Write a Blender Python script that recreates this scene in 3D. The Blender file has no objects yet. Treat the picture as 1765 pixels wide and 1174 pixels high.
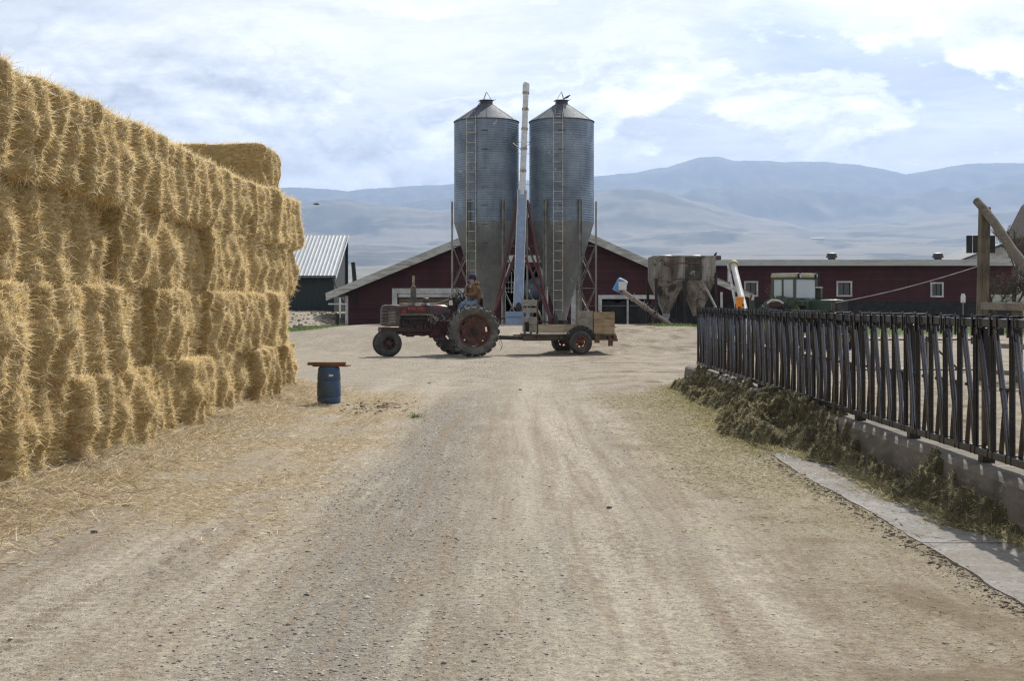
import bpy, math, random
import numpy as np
from mathutils import Vector, Matrix
from mathutils.geometry import tessellate_polygon

S = bpy.context.scene
COL = S.collection
R = math.radians
F = 2160.0

# ---------------------------------------------------------------- camera, sky, sun, exposure
cam_d = bpy.data.cameras.new('camera')
cam = bpy.data.objects.new('camera', cam_d)
COL.objects.link(cam)
cam.location = (0, 0, 1.5)
cam.rotation_euler = (R(90), 0, 0)
cam_d.lens = 36.0 * F / 1765
cam_d.sensor_width = 36
cam_d.shift_y = -59 / 1765
cam_d.shift_x = -5.5 / 1765
cam_d.clip_start = 0.1
cam_d.clip_end = 40000
cam_d.dof.use_dof = False
S.camera = cam

SUN_EL, SUN_AZ = 43.5, 19.0          # azimuth measured right of the road direction (+Y)
sd = Vector((math.sin(R(SUN_AZ)) * math.cos(R(SUN_EL)), math.cos(R(SUN_AZ)) * math.cos(R(SUN_EL)), math.sin(R(SUN_EL))))
sun_d = bpy.data.lights.new('sun', 'SUN')
sun_d.energy = 4.8
sun_d.angle = R(0.6)
sun_d.color = (1.0, 0.95, 0.87)
sun = bpy.data.objects.new('sun', sun_d)
COL.objects.link(sun)
sun.rotation_euler = sd.to_track_quat('Z', 'Y').to_euler()

world = bpy.data.worlds.new('World')
S.world = world
world.use_nodes = True
S.view_settings.view_transform = 'Standard'
S.view_settings.look = 'None'
S.view_settings.exposure = 0.28
S.view_settings.gamma = 1.0
S.cycles.use_denoising = True
S.cycles.denoiser = 'OPENIMAGEDENOISE'
S.cycles.denoising_prefilter = 'NONE'
S.cycles.denoising_input_passes = 'RGB_ALBEDO_NORMAL'
S.cycles.use_adaptive_sampling = False
S.cycles.pixel_filter_type = 'BLACKMAN_HARRIS'
S.cycles.filter_width = 1.25
S.cycles.sample_clamp_indirect = 4.0
S.cycles.max_bounces = 6
S.cycles.transparent_max_bounces = 8
S.cycles.volume_bounces = 0


class NT:
    """tiny node-tree helper"""
    def __init__(s, tree):
        s.t = tree
        s.n = tree.nodes
        s.l = tree.links

    def node(s, typ, **kw):
        n = s.n.new(typ)
        for k, v in kw.items():
            setattr(n, k, v)
        return n

    def link(s, a, b):
        s.l.new(a, b)

    def inp(s, n, key, val):
        if hasattr(val, 'is_output') or isinstance(val, bpy.types.NodeSocket):
            s.l.new(val, n.inputs[key])
        else:
            n.inputs[key].default_value = val

    def math(s, op, a, b=None, c=None, clamp=False):
        n = s.node('ShaderNodeMath', operation=op, use_clamp=clamp)
        s.inp(n, 0, a)
        if b is not None: s.inp(n, 1, b)
        if c is not None: s.inp(n, 2, c)
        return n.outputs[0]

    def noise(s, vec, scale, detail=4, rough=.55, dist=0.0, out=0, dim='3D'):
        n = s.node('ShaderNodeTexNoise', noise_dimensions=dim)
        if vec is not None: s.link(vec, n.inputs['Vector'])
        n.inputs['Scale'].default_value = scale
        n.inputs['Detail'].default_value = detail
        n.inputs['Roughness'].default_value = rough
        n.inputs['Distortion'].default_value = dist
        return n.outputs[out]

    def ramp(s, fac, stops, interp='LINEAR'):
        n = s.node('ShaderNodeValToRGB')
        n.color_ramp.interpolation = interp
        e = n.color_ramp.elements
        while len(e) < len(stops): e.new(0.5)
        for i, (p, c) in enumerate(stops):
            e[i].position = p
            e[i].color = c if len(c) == 4 else (*c, 1)
        s.link(fac, n.inputs[0])
        return n.outputs[0]

    def mix(s, fac, a, b, blend='MIX'):
        n = s.node('ShaderNodeMix', data_type='RGBA', blend_type=blend)
        s.inp(n, 0, fac)
        for k, v in ((6, a), (7, b)):
            if isinstance(v, (tuple, list)):
                n.inputs[k].default_value = v if len(v) == 4 else (*v, 1)
            else:
                s.link(v, n.inputs[k])
        return n.outputs[2]

    def mapping(s, vec, scale=(1, 1, 1), loc=(0, 0, 0), rot=(0, 0, 0)):
        n = s.node('ShaderNodeMapping')
        s.link(vec, n.inputs[0])
        n.inputs['Scale'].default_value = scale
        n.inputs['Location'].default_value = loc
        n.inputs['Rotation'].default_value = rot
        return n.outputs[0]


def build_world():
    t = NT(world.node_tree)
    t.n.clear()
    out = t.node('ShaderNodeOutputWorld')
    bg = t.node('ShaderNodeBackground')
    t.link(bg.outputs[0], out.inputs[0])
    sky = t.node('ShaderNodeTexSky', sky_type='NISHITA')
    sky.sun_disc = False
    sky.sun_elevation = R(SUN_EL)
    sky.sun_rotation = R(SUN_AZ)
    sky.altitude = 1200
    sky.air_density = 1.0
    sky.dust_density = 0.6
    sky.ozone_density = 1.2
    tc = t.node('ShaderNodeTexCoord')
    d = tc.outputs['Generated']
    sep = t.node('ShaderNodeSeparateXYZ')
    t.link(d, sep.inputs[0])
    X, Y, Z = sep.outputs
    # nearness to the sun lights the clouds from behind
    dn = t.node('ShaderNodeVectorMath', operation='DOT_PRODUCT')
    t.link(d, dn.inputs[0]); dn.inputs[1].default_value = sd
    cs = dn.outputs['Value']
    glow = t.math('POWER', t.math('MAXIMUM', cs, 0.0), 2.2)
    amb = t.math('ADD', t.math('MULTIPLY', t.math('MINIMUM', glow, 1.0), 0.88), 0.42)

    def grey(k, tint=(1, 1, 1)):
        n = t.node('ShaderNodeCombineColor')
        for q in range(3): t.link(t.math('MULTIPLY', amb, k * tint[q]), n.inputs[q])
        return n.outputs[0]
    zz = t.math('ADD', t.math('MAXIMUM', Z, 0.0), 0.07)
    comb = t.node('ShaderNodeCombineXYZ')
    t.link(t.math('DIVIDE', X, zz), comb.inputs[0])
    t.link(t.math('DIVIDE', Y, zz), comb.inputs[1])
    comb.inputs[2].default_value = 3.7
    layer = comb.outputs[0]
    base = t.mix(1.0, sky.outputs[0], (0.085, 0.092, 0.10), 'MULTIPLY')
    # thin high sheet with soft edges
    n1 = t.noise(layer, 0.42, 12, .60, .5)
    sheet = t.ramp(n1, [(.34, (.14, .14, .14)), (.44, (.70, .70, .70)), (.54, (1, 1, 1))])
    body = t.noise(t.mapping(layer, (1, 1, 1), (.13, .4, 0)), 1.1, 10, .62, .3)
    tone = t.ramp(body, [(.34, (.64, .66, .70)), (.52, (1.02, 1.02, 1.02)), (.68, (1.25, 1.25, 1.25))])
    c1 = t.mix(sheet, base, t.mix(1.0, grey(1.08, (1.005, 1.0, .995)), tone, 'MULTIPLY'))
    # cumulus banks standing above the mountains, crisp lit tops and greyer bases
    m = t.mapping(d, (1, 1, 2.1), (4.4, 2.0, 0.85))
    n2 = t.noise(m, 6.2, 15, .58, .12)
    n3 = t.noise(t.mapping(d, (1, 1, 2.1), (4.4, 2.0, .825)), 6.2, 13, .58, .12)
    puff = t.ramp(n2, [(.452, (0, 0, 0)), (.492, (1, 1, 1))])
    lit = t.ramp(t.math('SUBTRACT', n2, n3), [(.0, (0, 0, 0)), (.5, (.5, .5, .5)), (1, (1, 1, 1))])
    edge = t.math('MULTIPLY_ADD', t.math('SUBTRACT', n2, n3), 5.0, .45, clamp=True)
    rimm = t.ramp(n2, [(.475, (1, 1, 1)), (.56, (0, 0, 0))])
    edge = t.math('MAXIMUM', edge, t.math('MULTIPLY', rimm, .6))
    low = t.ramp(Z, [(.0, (1, 1, 1)), (.17, (.95, .95, .95)), (.25, (0, 0, 0))])
    pcol = t.mix(edge, grey(.66, (.96, .99, 1.04)), grey(1.9, (1.0, .99, .97)))
    c2 = t.mix(t.math('MULTIPLY', puff, low), c1, pcol)
    t.link(c2, bg.inputs[0])
    bg.inputs[1].default_value = 1.0


build_world()

# ---------------------------------------------------------------- helpers
rng = np.random.default_rng(7)
random.seed(11)


def tag(o, label=None, cat=None, group=None, kind=None):
    if label: o['label'] = label
    if cat: o['category'] = cat
    if group: o['group'] = group
    if kind: o['kind'] = kind
    return o


def empty(name, loc=(0, 0, 0), rz=0.0, label=None, cat=None, group=None):
    o = bpy.data.objects.new(name, None)
    o.empty_display_size = .2
    COL.objects.link(o)
    o.location = loc
    o.rotation_euler = (0, 0, rz)
    return tag(o, label, cat, group)


def P(px, py, Z):
    """photo point at a distance Z down the road -> world"""
    return Vector(((px - 888) / F * Z, Z, 1.5 - (py - 528) / F * Z))


def frame_from(p0, p1, up=(0, 0, 1)):
    p0, p1 = Vector(p0), Vector(p1)
    z = (p1 - p0).normalized()
    u = Vector(up)
    if abs(z.dot(u)) > .98: u = Vector((0, 1, 0))
    x = u.cross(z).normalized()
    y = z.cross(x)
    return Matrix(((x.x, y.x, z.x, p0.x), (x.y, y.y, z.y, p0.y), (x.z, y.z, z.z, p0.z), (0, 0, 0, 1))), (p1 - p0).length


class MB:
    def __init__(s):
        s.v = []
        s.f = []

    def add(s, vs, fs, M=None):
        o = len(s.v)
        if M is not None: vs = [M @ Vector(v) for v in vs]
        s.v += [tuple(v) for v in vs]
        s.f += [tuple(i + o for i in f) for f in fs]
        return s

    def box(s, c, d, M=None, rz=0.0, taper=1.0):
        x, y, z = d[0] / 2, d[1] / 2, d[2] / 2
        t = taper
        vs = [Vector(v) for v in ((-x, -y, -z), (x, -y, -z), (x, y, -z), (-x, y, -z), (-x * t, -y * t, z), (x * t, -y * t, z), (x * t, y * t, z), (-x * t, y * t, z))]
        T = Matrix.Translation(c) @ Matrix.Rotation(rz, 4, 'Z')
        if M is not None: T = M @ T
        return s.add(vs, [(0, 3, 2, 1), (4, 5, 6, 7), (0, 1, 5, 4), (1, 2, 6, 5), (2, 3, 7, 6), (3, 0, 4, 7)], T)

    def bar(s, p0, p1, w, h=None, up=(0, 0, 1), M=None):
        h = h or w
        T, L = frame_from(p0, p1, up)
        if M is not None: T = M @ T
        return s.box((0, 0, L / 2), (w, h, L), T)

    def tube(s, p0, p1, r0, r1=None, n=10, caps=True, M=None):
        r1 = r0 if r1 is None else r1
        T, L = frame_from(p0, p1)
        if M is not None: T = M @ T
        vs, fs = [], []
        for k, (r, z) in enumerate(((r0, 0), (r1, L))):
            for i in range(n):
                a = 2 * math.pi * i / n
                vs.append((r * math.cos(a), r * math.sin(a), z))
        for i in range(n):
            j = (i + 1) % n
            fs.append((i, j, n + j, n + i))
        if caps:
            fs.append(tuple(reversed(range(n))))
            fs.append(tuple(range(n, 2 * n)))
        return s.add(vs, fs, T)

    def path(s, pts, r, n=8, M=None):
        rr = r if isinstance(r, (list, tuple)) else [r] * len(pts)
        pts = [Vector(p) for p in pts]
        vs, fs = [], []
        prevx = None
        for i, p in enumerate(pts):
            d = (pts[min(i + 1, len(pts) - 1)] - pts[max(i - 1, 0)]).normalized()
            if prevx is None:
                u = Vector((0, 0, 1)) if abs(d.z) < .9 else Vector((0, 1, 0))
                x = u.cross(d).normalized()
            else:
                x = (prevx - d * prevx.dot(d)).normalized()
            prevx = x
            y = d.cross(x)
            for k in range(n):
                a = 2 * math.pi * k / n
                vs.append(p + x * (rr[i] * math.cos(a)) + y * (rr[i] * math.sin(a)))
        for i in range(len(pts) - 1):
            for k in range(n):
                j = (k + 1) % n
                fs.append((i * n + k, i * n + j, (i + 1) * n + j, (i + 1) * n + k))
        fs.append(tuple(reversed(range(n))))
        fs.append(tuple(range((len(pts) - 1) * n, len(pts) * n)))
        return s.add(vs, fs, M)

    def lathe(s, prof, n=32, M=None, a0=0.0, a1=2 * math.pi):
        """prof: (r, z) pairs round local Z"""
        full = abs(a1 - a0 - 2 * math.pi) < 1e-6
        m = n if full else n + 1
        vs, fs = [], []
        for r, z in prof:
            for i in range(m):
                a = a0 + (a1 - a0) * i / n
                vs.append((max(r, 1e-4) * math.cos(a), max(r, 1e-4) * math.sin(a), z))
        for k in range(len(prof) - 1):
            for i in range(n):
                j = (i + 1) % m
                fs.append((k * m + i, k * m + j, (k + 1) * m + j, (k + 1) * m + i))
        return s.add(vs, fs, M)

    def prism(s, poly, th, M=None, holes=()):
        """poly: (u, v) outline in local XZ plane, thickness along +Y (0..th); holes likewise"""
        loops = [list(poly)] + [list(h) for h in holes]
        tri = tessellate_polygon([[Vector((u, v, 0)) for u, v in lp] for lp in loops])
        flat = [p for lp in loops for p in lp]
        n = len(flat)
        vs = [(u, 0, v) for u, v in flat] + [(u, th, v) for u, v in flat]
        fs = []
        for t in tri:
            a, b, c = [flat[i] for i in t]
            cr = (b[0] - a[0]) * (c[1] - a[1]) - (b[1] - a[1]) * (c[0] - a[0])
            t = tuple(t) if cr > 0 else tuple(reversed(t))
            fs.append(t)
            fs.append(tuple(i + n for i in reversed(t)))
        o = 0
        for k, lp in enumerate(loops):
            m = len(lp)
            area = sum(lp[i][0] * lp[(i + 1) % m][1] - lp[(i + 1) % m][0] * lp[i][1] for i in range(m))
            ccw = (area > 0) == (k == 0)
            for i in range(m):
                j = (i + 1) % m
                q = (o + i, o + i + n, o + j + n, o + j)
                fs.append(tuple(reversed(q)) if ccw else q)
            o += m
        return s.add(vs, fs, M)

    def ball(s, c, r, n=12, m=8, M=None):
        rx, ry, rz = r if isinstance(r, (tuple, list)) else (r, r, r)
        vs, fs = [], []
        for j in range(m + 1):
            ph = math.pi * j / m
            for i in range(n):
                a = 2 * math.pi * i / n
                vs.append((c[0] + rx * max(math.sin(ph), 1e-3) * math.cos(a), c[1] + ry * max(math.sin(ph), 1e-3) * math.sin(a), c[2] + rz * math.cos(ph)))
        for j in range(m):
            for i in range(n):
                k = (i + 1) % n
                fs.append((j * n + i, (j + 1) * n + i, (j + 1) * n + k, j * n + k))
        return s.add(vs, fs, M)

    def mesh(s, name, smooth=35):
        me = bpy.data.meshes.new(name)
        me.from_pydata(s.v, [], s.f)
        if smooth:
            me.polygons.foreach_set('use_smooth', [True] * len(me.polygons))
            me.set_sharp_from_angle(angle=R(smooth))
        me.update()
        return me

    def build(s, name, mat=None, parent=None, bevel=0.0, smooth=35):
        me = s.mesh(name, smooth)
        o = bpy.data.objects.new(name, me)
        if mat: me.materials.append(mat)
        COL.objects.link(o)
        if parent is not None: o.parent = parent
        if bevel:
            b = o.modifiers.new('bevel', 'BEVEL')
            b.width = bevel
            b.segments = 2
            b.limit_method = 'ANGLE'
            b.angle_limit = R(40)
        return o


def np_mesh(name, verts, quads=None, tris=None, mat=None, smooth=True, parent=None, attrs=None):
    me = bpy.data.meshes.new(name)
    nq = 0 if quads is None else len(quads)
    nt = 0 if tris is None else len(tris)
    me.vertices.add(len(verts))
    me.vertices.foreach_set('co', np.ascontiguousarray(verts, np.float32).ravel())
    nl = nq * 4 + nt * 3
    me.loops.add(nl)
    li = []
    if nq: li.append(np.asarray(quads, np.int32).ravel())
    if nt: li.append(np.asarray(tris, np.int32).ravel())
    me.loops.foreach_set('vertex_index', np.concatenate(li))
    me.polygons.add(nq + nt)
    st = np.concatenate([np.arange(nq) * 4, nq * 4 + np.arange(nt) * 3]).astype(np.int32)
    me.polygons.foreach_set('loop_start', st)
    if smooth:
        me.polygons.foreach_set('use_smooth', np.ones(nq + nt, bool))
    if attrs:
        for k, a in attrs.items():
            a = np.asarray(a, np.float32)
            if a.ndim == 2:
                at = me.color_attributes.new(k, 'FLOAT_COLOR', 'POINT')
                at.data.foreach_set('color', a.ravel())
            else:
                at = me.attributes.new(k, 'FLOAT', 'POINT')
                at.data.foreach_set('value', a)
    me.update(calc_edges=True)
    me.validate()
    if mat: me.materials.append(mat)
    o = bpy.data.objects.new(name, me)
    COL.objects.link(o)
    if parent is not None: o.parent = parent
    return o


def hsh(ix, iy, iz, seed):
    h = (ix.astype(np.int64) * 374761393 + iy.astype(np.int64) * 668265263 + iz.astype(np.int64) * 2147483647 + seed * 974711) & 0xffffffff
    h = ((h ^ (h >> 13)) * 1274126177) & 0xffffffff
    h = (h ^ (h >> 16)) & 0xffffffff
    return h.astype(np.float64) / 4294967295.0 * 2 - 1


def vnoise(x, y, z=None, seed=0):
    x = np.asarray(x, float); y = np.asarray(y, float)
    z = np.zeros_like(x) if z is None else np.asarray(z, float)
    ix, iy, iz = np.floor(x), np.floor(y), np.floor(z)
    fx, fy, fz = x - ix, y - iy, z - iz
    ix, iy, iz = ix.astype(np.int64), iy.astype(np.int64), iz.astype(np.int64)
    u, v, w = fx * fx * (3 - 2 * fx), fy * fy * (3 - 2 * fy), fz * fz * (3 - 2 * fz)
    r = 0
    for a in (0, 1):
        for b in (0, 1):
            for c in (0, 1):
                r = r + hsh(ix + a, iy + b, iz + c, seed) * (u if a else 1 - u) * (v if b else 1 - v) * (w if c else 1 - w)
    return r


def fbm(x, y, z=None, oct=4, seed=0, gain=.5):
    r, a, t = 0, 1.0, 0
    for i in range(oct):
        r = r + a * vnoise(x * 2**i, y * 2**i, None if z is None else z * 2**i, seed + i * 17)
        t += a
        a *= gain
    return r / t


def sm(a, b, x):
    t = np.clip((np.asarray(x, float) - a) / (b - a), 0, 1)
    return t * t * (3 - 2 * t)


# ---------------------------------------------------------------- materials
def new_mat(name):
    m = bpy.data.materials.new(name)
    m.use_nodes = True
    t = NT(m.node_tree)
    b = t.n['Principled BSDF']
    return m, t, b


def objvec(t, rand=True):
    tc = t.node('ShaderNodeTexCoord')
    v = tc.outputs['Object']
    if rand:
        oi = t.node('ShaderNodeObjectInfo')
        mu = t.math('MULTIPLY', oi.outputs['Random'], 37.0)
        ad = t.node('ShaderNodeVectorMath', operation='ADD')
        t.link(v, ad.inputs[0]); t.link(mu, ad.inputs[1])
        v = ad.outputs[0]
    return v


def bump(t, b, h, strength=.4, dist=.01):
    n = t.node('ShaderNodeBump')
    n.inputs['Strength'].default_value = strength
    n.inputs['Distance'].default_value = dist
    t.link(h, n.inputs['Height'])
    t.link(n.outputs[0], b.inputs['Normal'])


def surf(name, c, c2=None, c3=None, rough=.7, metal=0.0, scale=3.0, detail=6, t2=(.45, .6), t3=(.58, .68), stretch=(1, 1, 1), bmp=.3, bdist=.01, bscale=None, var=.25, spec=.5):
    """base colour with patches of a second and third, mottled, bumped"""
    m, t, b = new_mat(name)
    v = objvec(t)
    vs = t.mapping(v, stretch)
    n = t.noise(vs, scale, detail, .6, .3)
    col = (*c, 1)
    fine = t.noise(vs, scale * 6, 5, .65)
    k = t.math('MULTIPLY_ADD', t.math('SUBTRACT', fine, .5), var * 2.4, 1.0)
    cc = t.node('ShaderNodeRGB'); cc.outputs[0].default_value = col
    cur = cc.outputs[0]
    if c2: cur = t.mix(t.ramp(n, [(t2[0], (0, 0, 0)), (t2[1], (1, 1, 1))]), cur, c2)
    if c3:
        n3 = t.noise(t.mapping(vs, loc=(5, 9, 2)), scale * 1.7, detail, .65, .5)
        cur = t.mix(t.ramp(n3, [(t3[0], (0, 0, 0)), (t3[1], (1, 1, 1))]), cur, c3)
    kk = t.node('ShaderNodeCombineColor')
    for i in range(3): t.link(k, kk.inputs[i])
    cur = t.mix(1.0, cur, kk.outputs[0], 'MULTIPLY')
    t.link(cur, b.inputs['Base Color'])
    rr = t.math('MULTIPLY_ADD', t.math('SUBTRACT', fine, .5), .4, rough, clamp=True)
    t.link(rr, b.inputs['Roughness'])
    b.inputs['Metallic'].default_value = metal
    b.inputs['Specular IOR Level'].default_value = spec
    if bmp: bump(t, b, t.noise(vs, bscale or scale * 8, 6, .6), bmp, bdist)
    return m


def wood(name, c, c2, axis='X', rough=.85, plank=0.0, plank_axis=2, dark=(.03, .025, .02)):
    """weathered timber, grain along axis"""
    m, t, b = new_mat(name)
    v = objvec(t)
    st = {'X': (1.2, 14, 14), 'Y': (14, 1.2, 14), 'Z': (14, 14, 1.2)}[axis]
    vs = t.mapping(v, st)
    n = t.noise(vs, 2.0, 8, .62, .8)
    big = t.noise(v, 1.6, 4, .6)
    cur = t.mix(t.ramp(n, [(.35, (0, 0, 0)), (.65, (1, 1, 1))]), c, c2)
    cur = t.mix(t.ramp(big, [(.5, (0, 0, 0)), (.75, (.7, .7, .7))]), cur, dark)
    if plank:
        sep = t.node('ShaderNodeSeparateXYZ'); t.link(v, sep.inputs[0])
        q = t.math('DIVIDE', sep.outputs[plank_axis], plank)
        fr = t.math('FRACT', q)
        gap = t.math('LESS_THAN', fr, .07)
        idn = t.node('ShaderNodeTexWhiteNoise', noise_dimensions='1D')
        t.link(t.math('FLOOR', q), idn.inputs['W'])
        g = t.math('MULTIPLY_ADD', idn.outputs['Value'], .5, .7)
        kk = t.node('ShaderNodeCombineColor')
        for i in range(3): t.link(g, kk.inputs[i])
        cur = t.mix(1.0, cur, kk.outputs[0], 'MULTIPLY')
        cur = t.mix(gap, cur, (.01, .008, .007))
    t.link(cur, b.inputs['Base Color'])
    b.inputs['Roughness'].default_value = rough
    b.inputs['Specular IOR Level'].default_value = .25
    bump(t, b, n, .5, .01)
    return m


def straw_mat(name, cols, rough=.5, transl=.45, spec=.5):
    m, t, b = new_mat(name)
    g = t.node('ShaderNodeNewGeometry')
    rnd = g.outputs['Random Per Island']
    c = t.ramp(rnd, [(i / (len(cols) - 1), k) for i, k in enumerate(cols)])
    t.link(c, b.inputs['Base Color'])
    b.inputs['Roughness'].default_value = rough
    b.inputs['Specular IOR Level'].default_value = spec
    tr = t.node('ShaderNodeBsdfTranslucent'); t.link(c, tr.inputs[0])
    mx = t.node('ShaderNodeMixShader'); mx.inputs[0].default_value = transl
    t.link(b.outputs[0], mx.inputs[1]); t.link(tr.outputs[0], mx.inputs[2])
    t.link(mx.outputs[0], t.n['Material Output'].inputs[0])
    return m


M = {}
M['straw'] = straw_mat('straw', [(.44, .295, .11), (.73, .54, .245), (.87, .69, .36), (.94, .81, .50), (.98, .93, .75)])
M['straw_core'] = surf('straw_core', (.48, .34, .145), (.66, .50, .25), (.20, .13, .055), rough=.95, scale=9, stretch=(1, 1, 3), bmp=1.0, bdist=.04, bscale=40, var=.5)
M['chaff'] = straw_mat('chaff', [(.24, .175, .10), (.46, .36, .21), (.62, .51, .33), (.84, .76, .58)])
M['litter_core'] = surf('litter_core', (.38, .30, .19), (.26, .20, .13), (.48, .40, .27), rough=1, scale=12, bmp=1, bdist=.03, var=.5)
M['alfalfa'] = straw_mat('alfalfa', [(.085, .080, .034), (.19, .172, .075), (.33, .295, .135), (.50, .44, .225), (.74, .65, .42)], transl=.4)
M['alfalfa_core'] = surf('alfalfa_core', (.10, .088, .042), (.19, .16, .08), (.04, .035, .018), rough=1, scale=14, bmp=1, bdist=.04, var=.5)
M['green_chaff'] = straw_mat('green_chaff', [(.11, .10, .05), (.22, .19, .10), (.40, .34, .20), (.60, .53, .36)])
M['grass'] = straw_mat('grass_blades', [(.05, .10, .02), (.09, .17, .03), (.17, .24, .06), (.26, .27, .10)], transl=.35)
M['stone'] = straw_mat('stones', [(.10, .088, .074), (.18, .155, .125), (.27, .235, .185), (.36, .32, .255), (.58, .54, .47)], transl=0, rough=.85)
M['red_barn'] = None
M['galv_post'] = surf('galvanised_post', (.36, .36, .34), (.25, .24, .22), (.30, .17, .09), rough=.55, metal=.6, scale=2, t3=(.64, .72), bmp=.1)
M['brace'] = surf('brace_steel', (.26, .25, .23), (.16, .13, .10), (.25, .13, .07), rough=.6, metal=.5, scale=3, bmp=.1)
M['ladder'] = surf('ladder_steel', (.60, .57, .50), (.40, .34, .26), (.28, .12, .05), rough=.5, metal=.35, scale=4, t3=(.62, .7), bmp=.1)
M['white_paint'] = surf('old_white_paint', (.68, .69, .69), (.52, .52, .50), (.30, .27, .23), rough=.7, scale=2.2, t3=(.66, .74), bmp=.2)
M['white_trim'] = surf('grey_white_trim', (.60, .60, .58), (.38, .37, .34), (.16, .14, .12), rough=.8, scale=2.4, stretch=(.5, 1, 3), t3=(.60, .7), bmp=.3)
M['black'] = surf('black_paint', (.020, .020, .022), (.035, .033, .032), rough=.8, scale=3, bmp=.2)
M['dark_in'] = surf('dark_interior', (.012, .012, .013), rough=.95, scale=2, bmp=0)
M['rubber'] = surf('old_rubber', (.045, .044, .042), (.10, .095, .085), (.15, .135, .115), rough=.9, scale=5, t2=(.42, .7), t3=(.60, .8), bmp=.4, bscale=30)
M['rubber_dusty'] = surf('dusty_rubber', (.085, .082, .076), (.16, .15, .13), (.05, .048, .045), rough=.95, scale=4, bmp=.4, bscale=30)
M['rust_red'] = surf('rusty_red_wheel', (.082, .036, .028), (.115, .060, .046), (.045, .024, .019), rough=.85, scale=6, bmp=.3)
M['rim_orange'] = surf('rusty_orange_wheel', (.22, .075, .035), (.15, .06, .04), (.08, .035, .02), rough=.85, scale=6, bmp=.3)
M['tractor_red'] = surf('faded_tractor_red', (.065, .014, .014), (.030, .017, .016), (.020, .019, .018), rough=.5, scale=3.5, t2=(.46, .60), t3=(.52, .66), bmp=.2)
M['tank_sheen'] = surf('worn_tank_red', (.11, .018, .020), (.045, .028, .028), (.22, .19, .18), rough=.25, scale=2.2, t3=(.72, .82), bmp=.1)
M['engine'] = surf('oily_engine_iron', (.022, .016, .015), (.06, .022, .018), (.010, .009, .009), rough=.6, scale=7, bmp=.6, bdist=.02)
M['dark_steel'] = surf('dark_steel', (.05, .048, .046), (.09, .08, .07), (.10, .055, .035), rough=.5, metal=.5, scale=5, bmp=.2)
M['bright_steel'] = surf('bright_steel', (.50, .49, .47), (.30, .28, .25), rough=.35, metal=.9, scale=5, bmp=.1)
M['muffler'] = surf('muffler', (.07, .068, .062), (.16, .12, .08), rough=.6, metal=.4, scale=6, bmp=.2)
M['wood_old'] = wood('grey_boards', (.30, .265, .21), (.17, .145, .115), 'X')
M['wood_warm'] = wood('warm_boards', (.42, .32, .20), (.28, .20, .125), 'X')
M['wood_board'] = wood('brown_board', (.24, .13, .07), (.12, .06, .03), 'X')
M['wood_post'] = wood('weathered_post', (.20, .175, .13), (.10, .085, .06), 'Z')
M['wood_pole'] = wood('weathered_pole', (.25, .215, .165), (.13, .11, .085), 'X')
M['jacket'] = surf('brown_duck_jacket', (.165, .095, .045), (.11, .062, .03), (.25, .165, .09), rough=.95, scale=6, bmp=.4, bdist=.02)
M['jeans'] = surf('faded_jeans', (.13, .19, .31), (.22, .29, .42), rough=.95, scale=8, bmp=.2)
M['skin'] = surf('skin', (.42, .24, .17), rough=.6, scale=8, bmp=.05)
M['navy'] = surf('navy_knit', (.012, .015, .045), (.03, .035, .07), rough=.95, scale=20, bmp=.4)
M['glove'] = surf('blue_glove', (.03, .05, .30), rough=.6, scale=10, bmp=.2)
M['hood_grey'] = surf('grey_hood', (.40, .37, .33), rough=.95, scale=10, bmp=.2)
M['boot'] = surf('boot_leather', (.05, .035, .025), rough=.7, scale=10)
M['glass'] = None


def siding():
    m, t, b = new_mat('barn_red_siding')
    v = objvec(t, False)
    sep = t.node('ShaderNodeSeparateXYZ'); t.link(v, sep.inputs[0])
    q = t.math('DIVIDE', sep.outputs[2], .18)
    fr = t.math('FRACT', q)
    gap = t.ramp(fr, [(0, (.25, .25, .25)), (.07, (1, 1, 1)), (1, (.85, .85, .85))])
    idn = t.node('ShaderNodeTexWhiteNoise', noise_dimensions='1D'); t.link(t.math('FLOOR', q), idn.inputs['W'])
    g = t.math('MULTIPLY_ADD', idn.outputs['Value'], .25, .87)
    n = t.noise(t.mapping(v, (1.0, 1, .35)), 1.3, 7, .65, .3)
    cur = t.mix(t.ramp(n, [(.35, (0, 0, 0)), (.7, (1, 1, 1))]), (.095, .034, .040), (.062, .026, .031))
    n2 = t.noise(t.mapping(v, (.6, 1, 5)), 4, 8, .7, .2)
    cur = t.mix(t.ramp(n2, [(.60, (0, 0, 0)), (.74, (.50, .50, .50))]), cur, (.15, .09, .085))
    kk = t.node('ShaderNodeCombineColor')
    for i in range(3): t.link(g, kk.inputs[i])
    cur = t.mix(1, cur, kk.outputs[0], 'MULTIPLY')
    cur = t.mix(1, cur, gap, 'MULTIPLY')
    t.link(cur, b.inputs['Base Color'])
    b.inputs['Roughness'].default_value = .8
    b.inputs['Specular IOR Level'].default_value = .3
    bump(t, b, t.math('ADD', fr, t.math('MULTIPLY', n2, .5)), .4, .01)
    return m


M['red_barn'] = siding()


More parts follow.
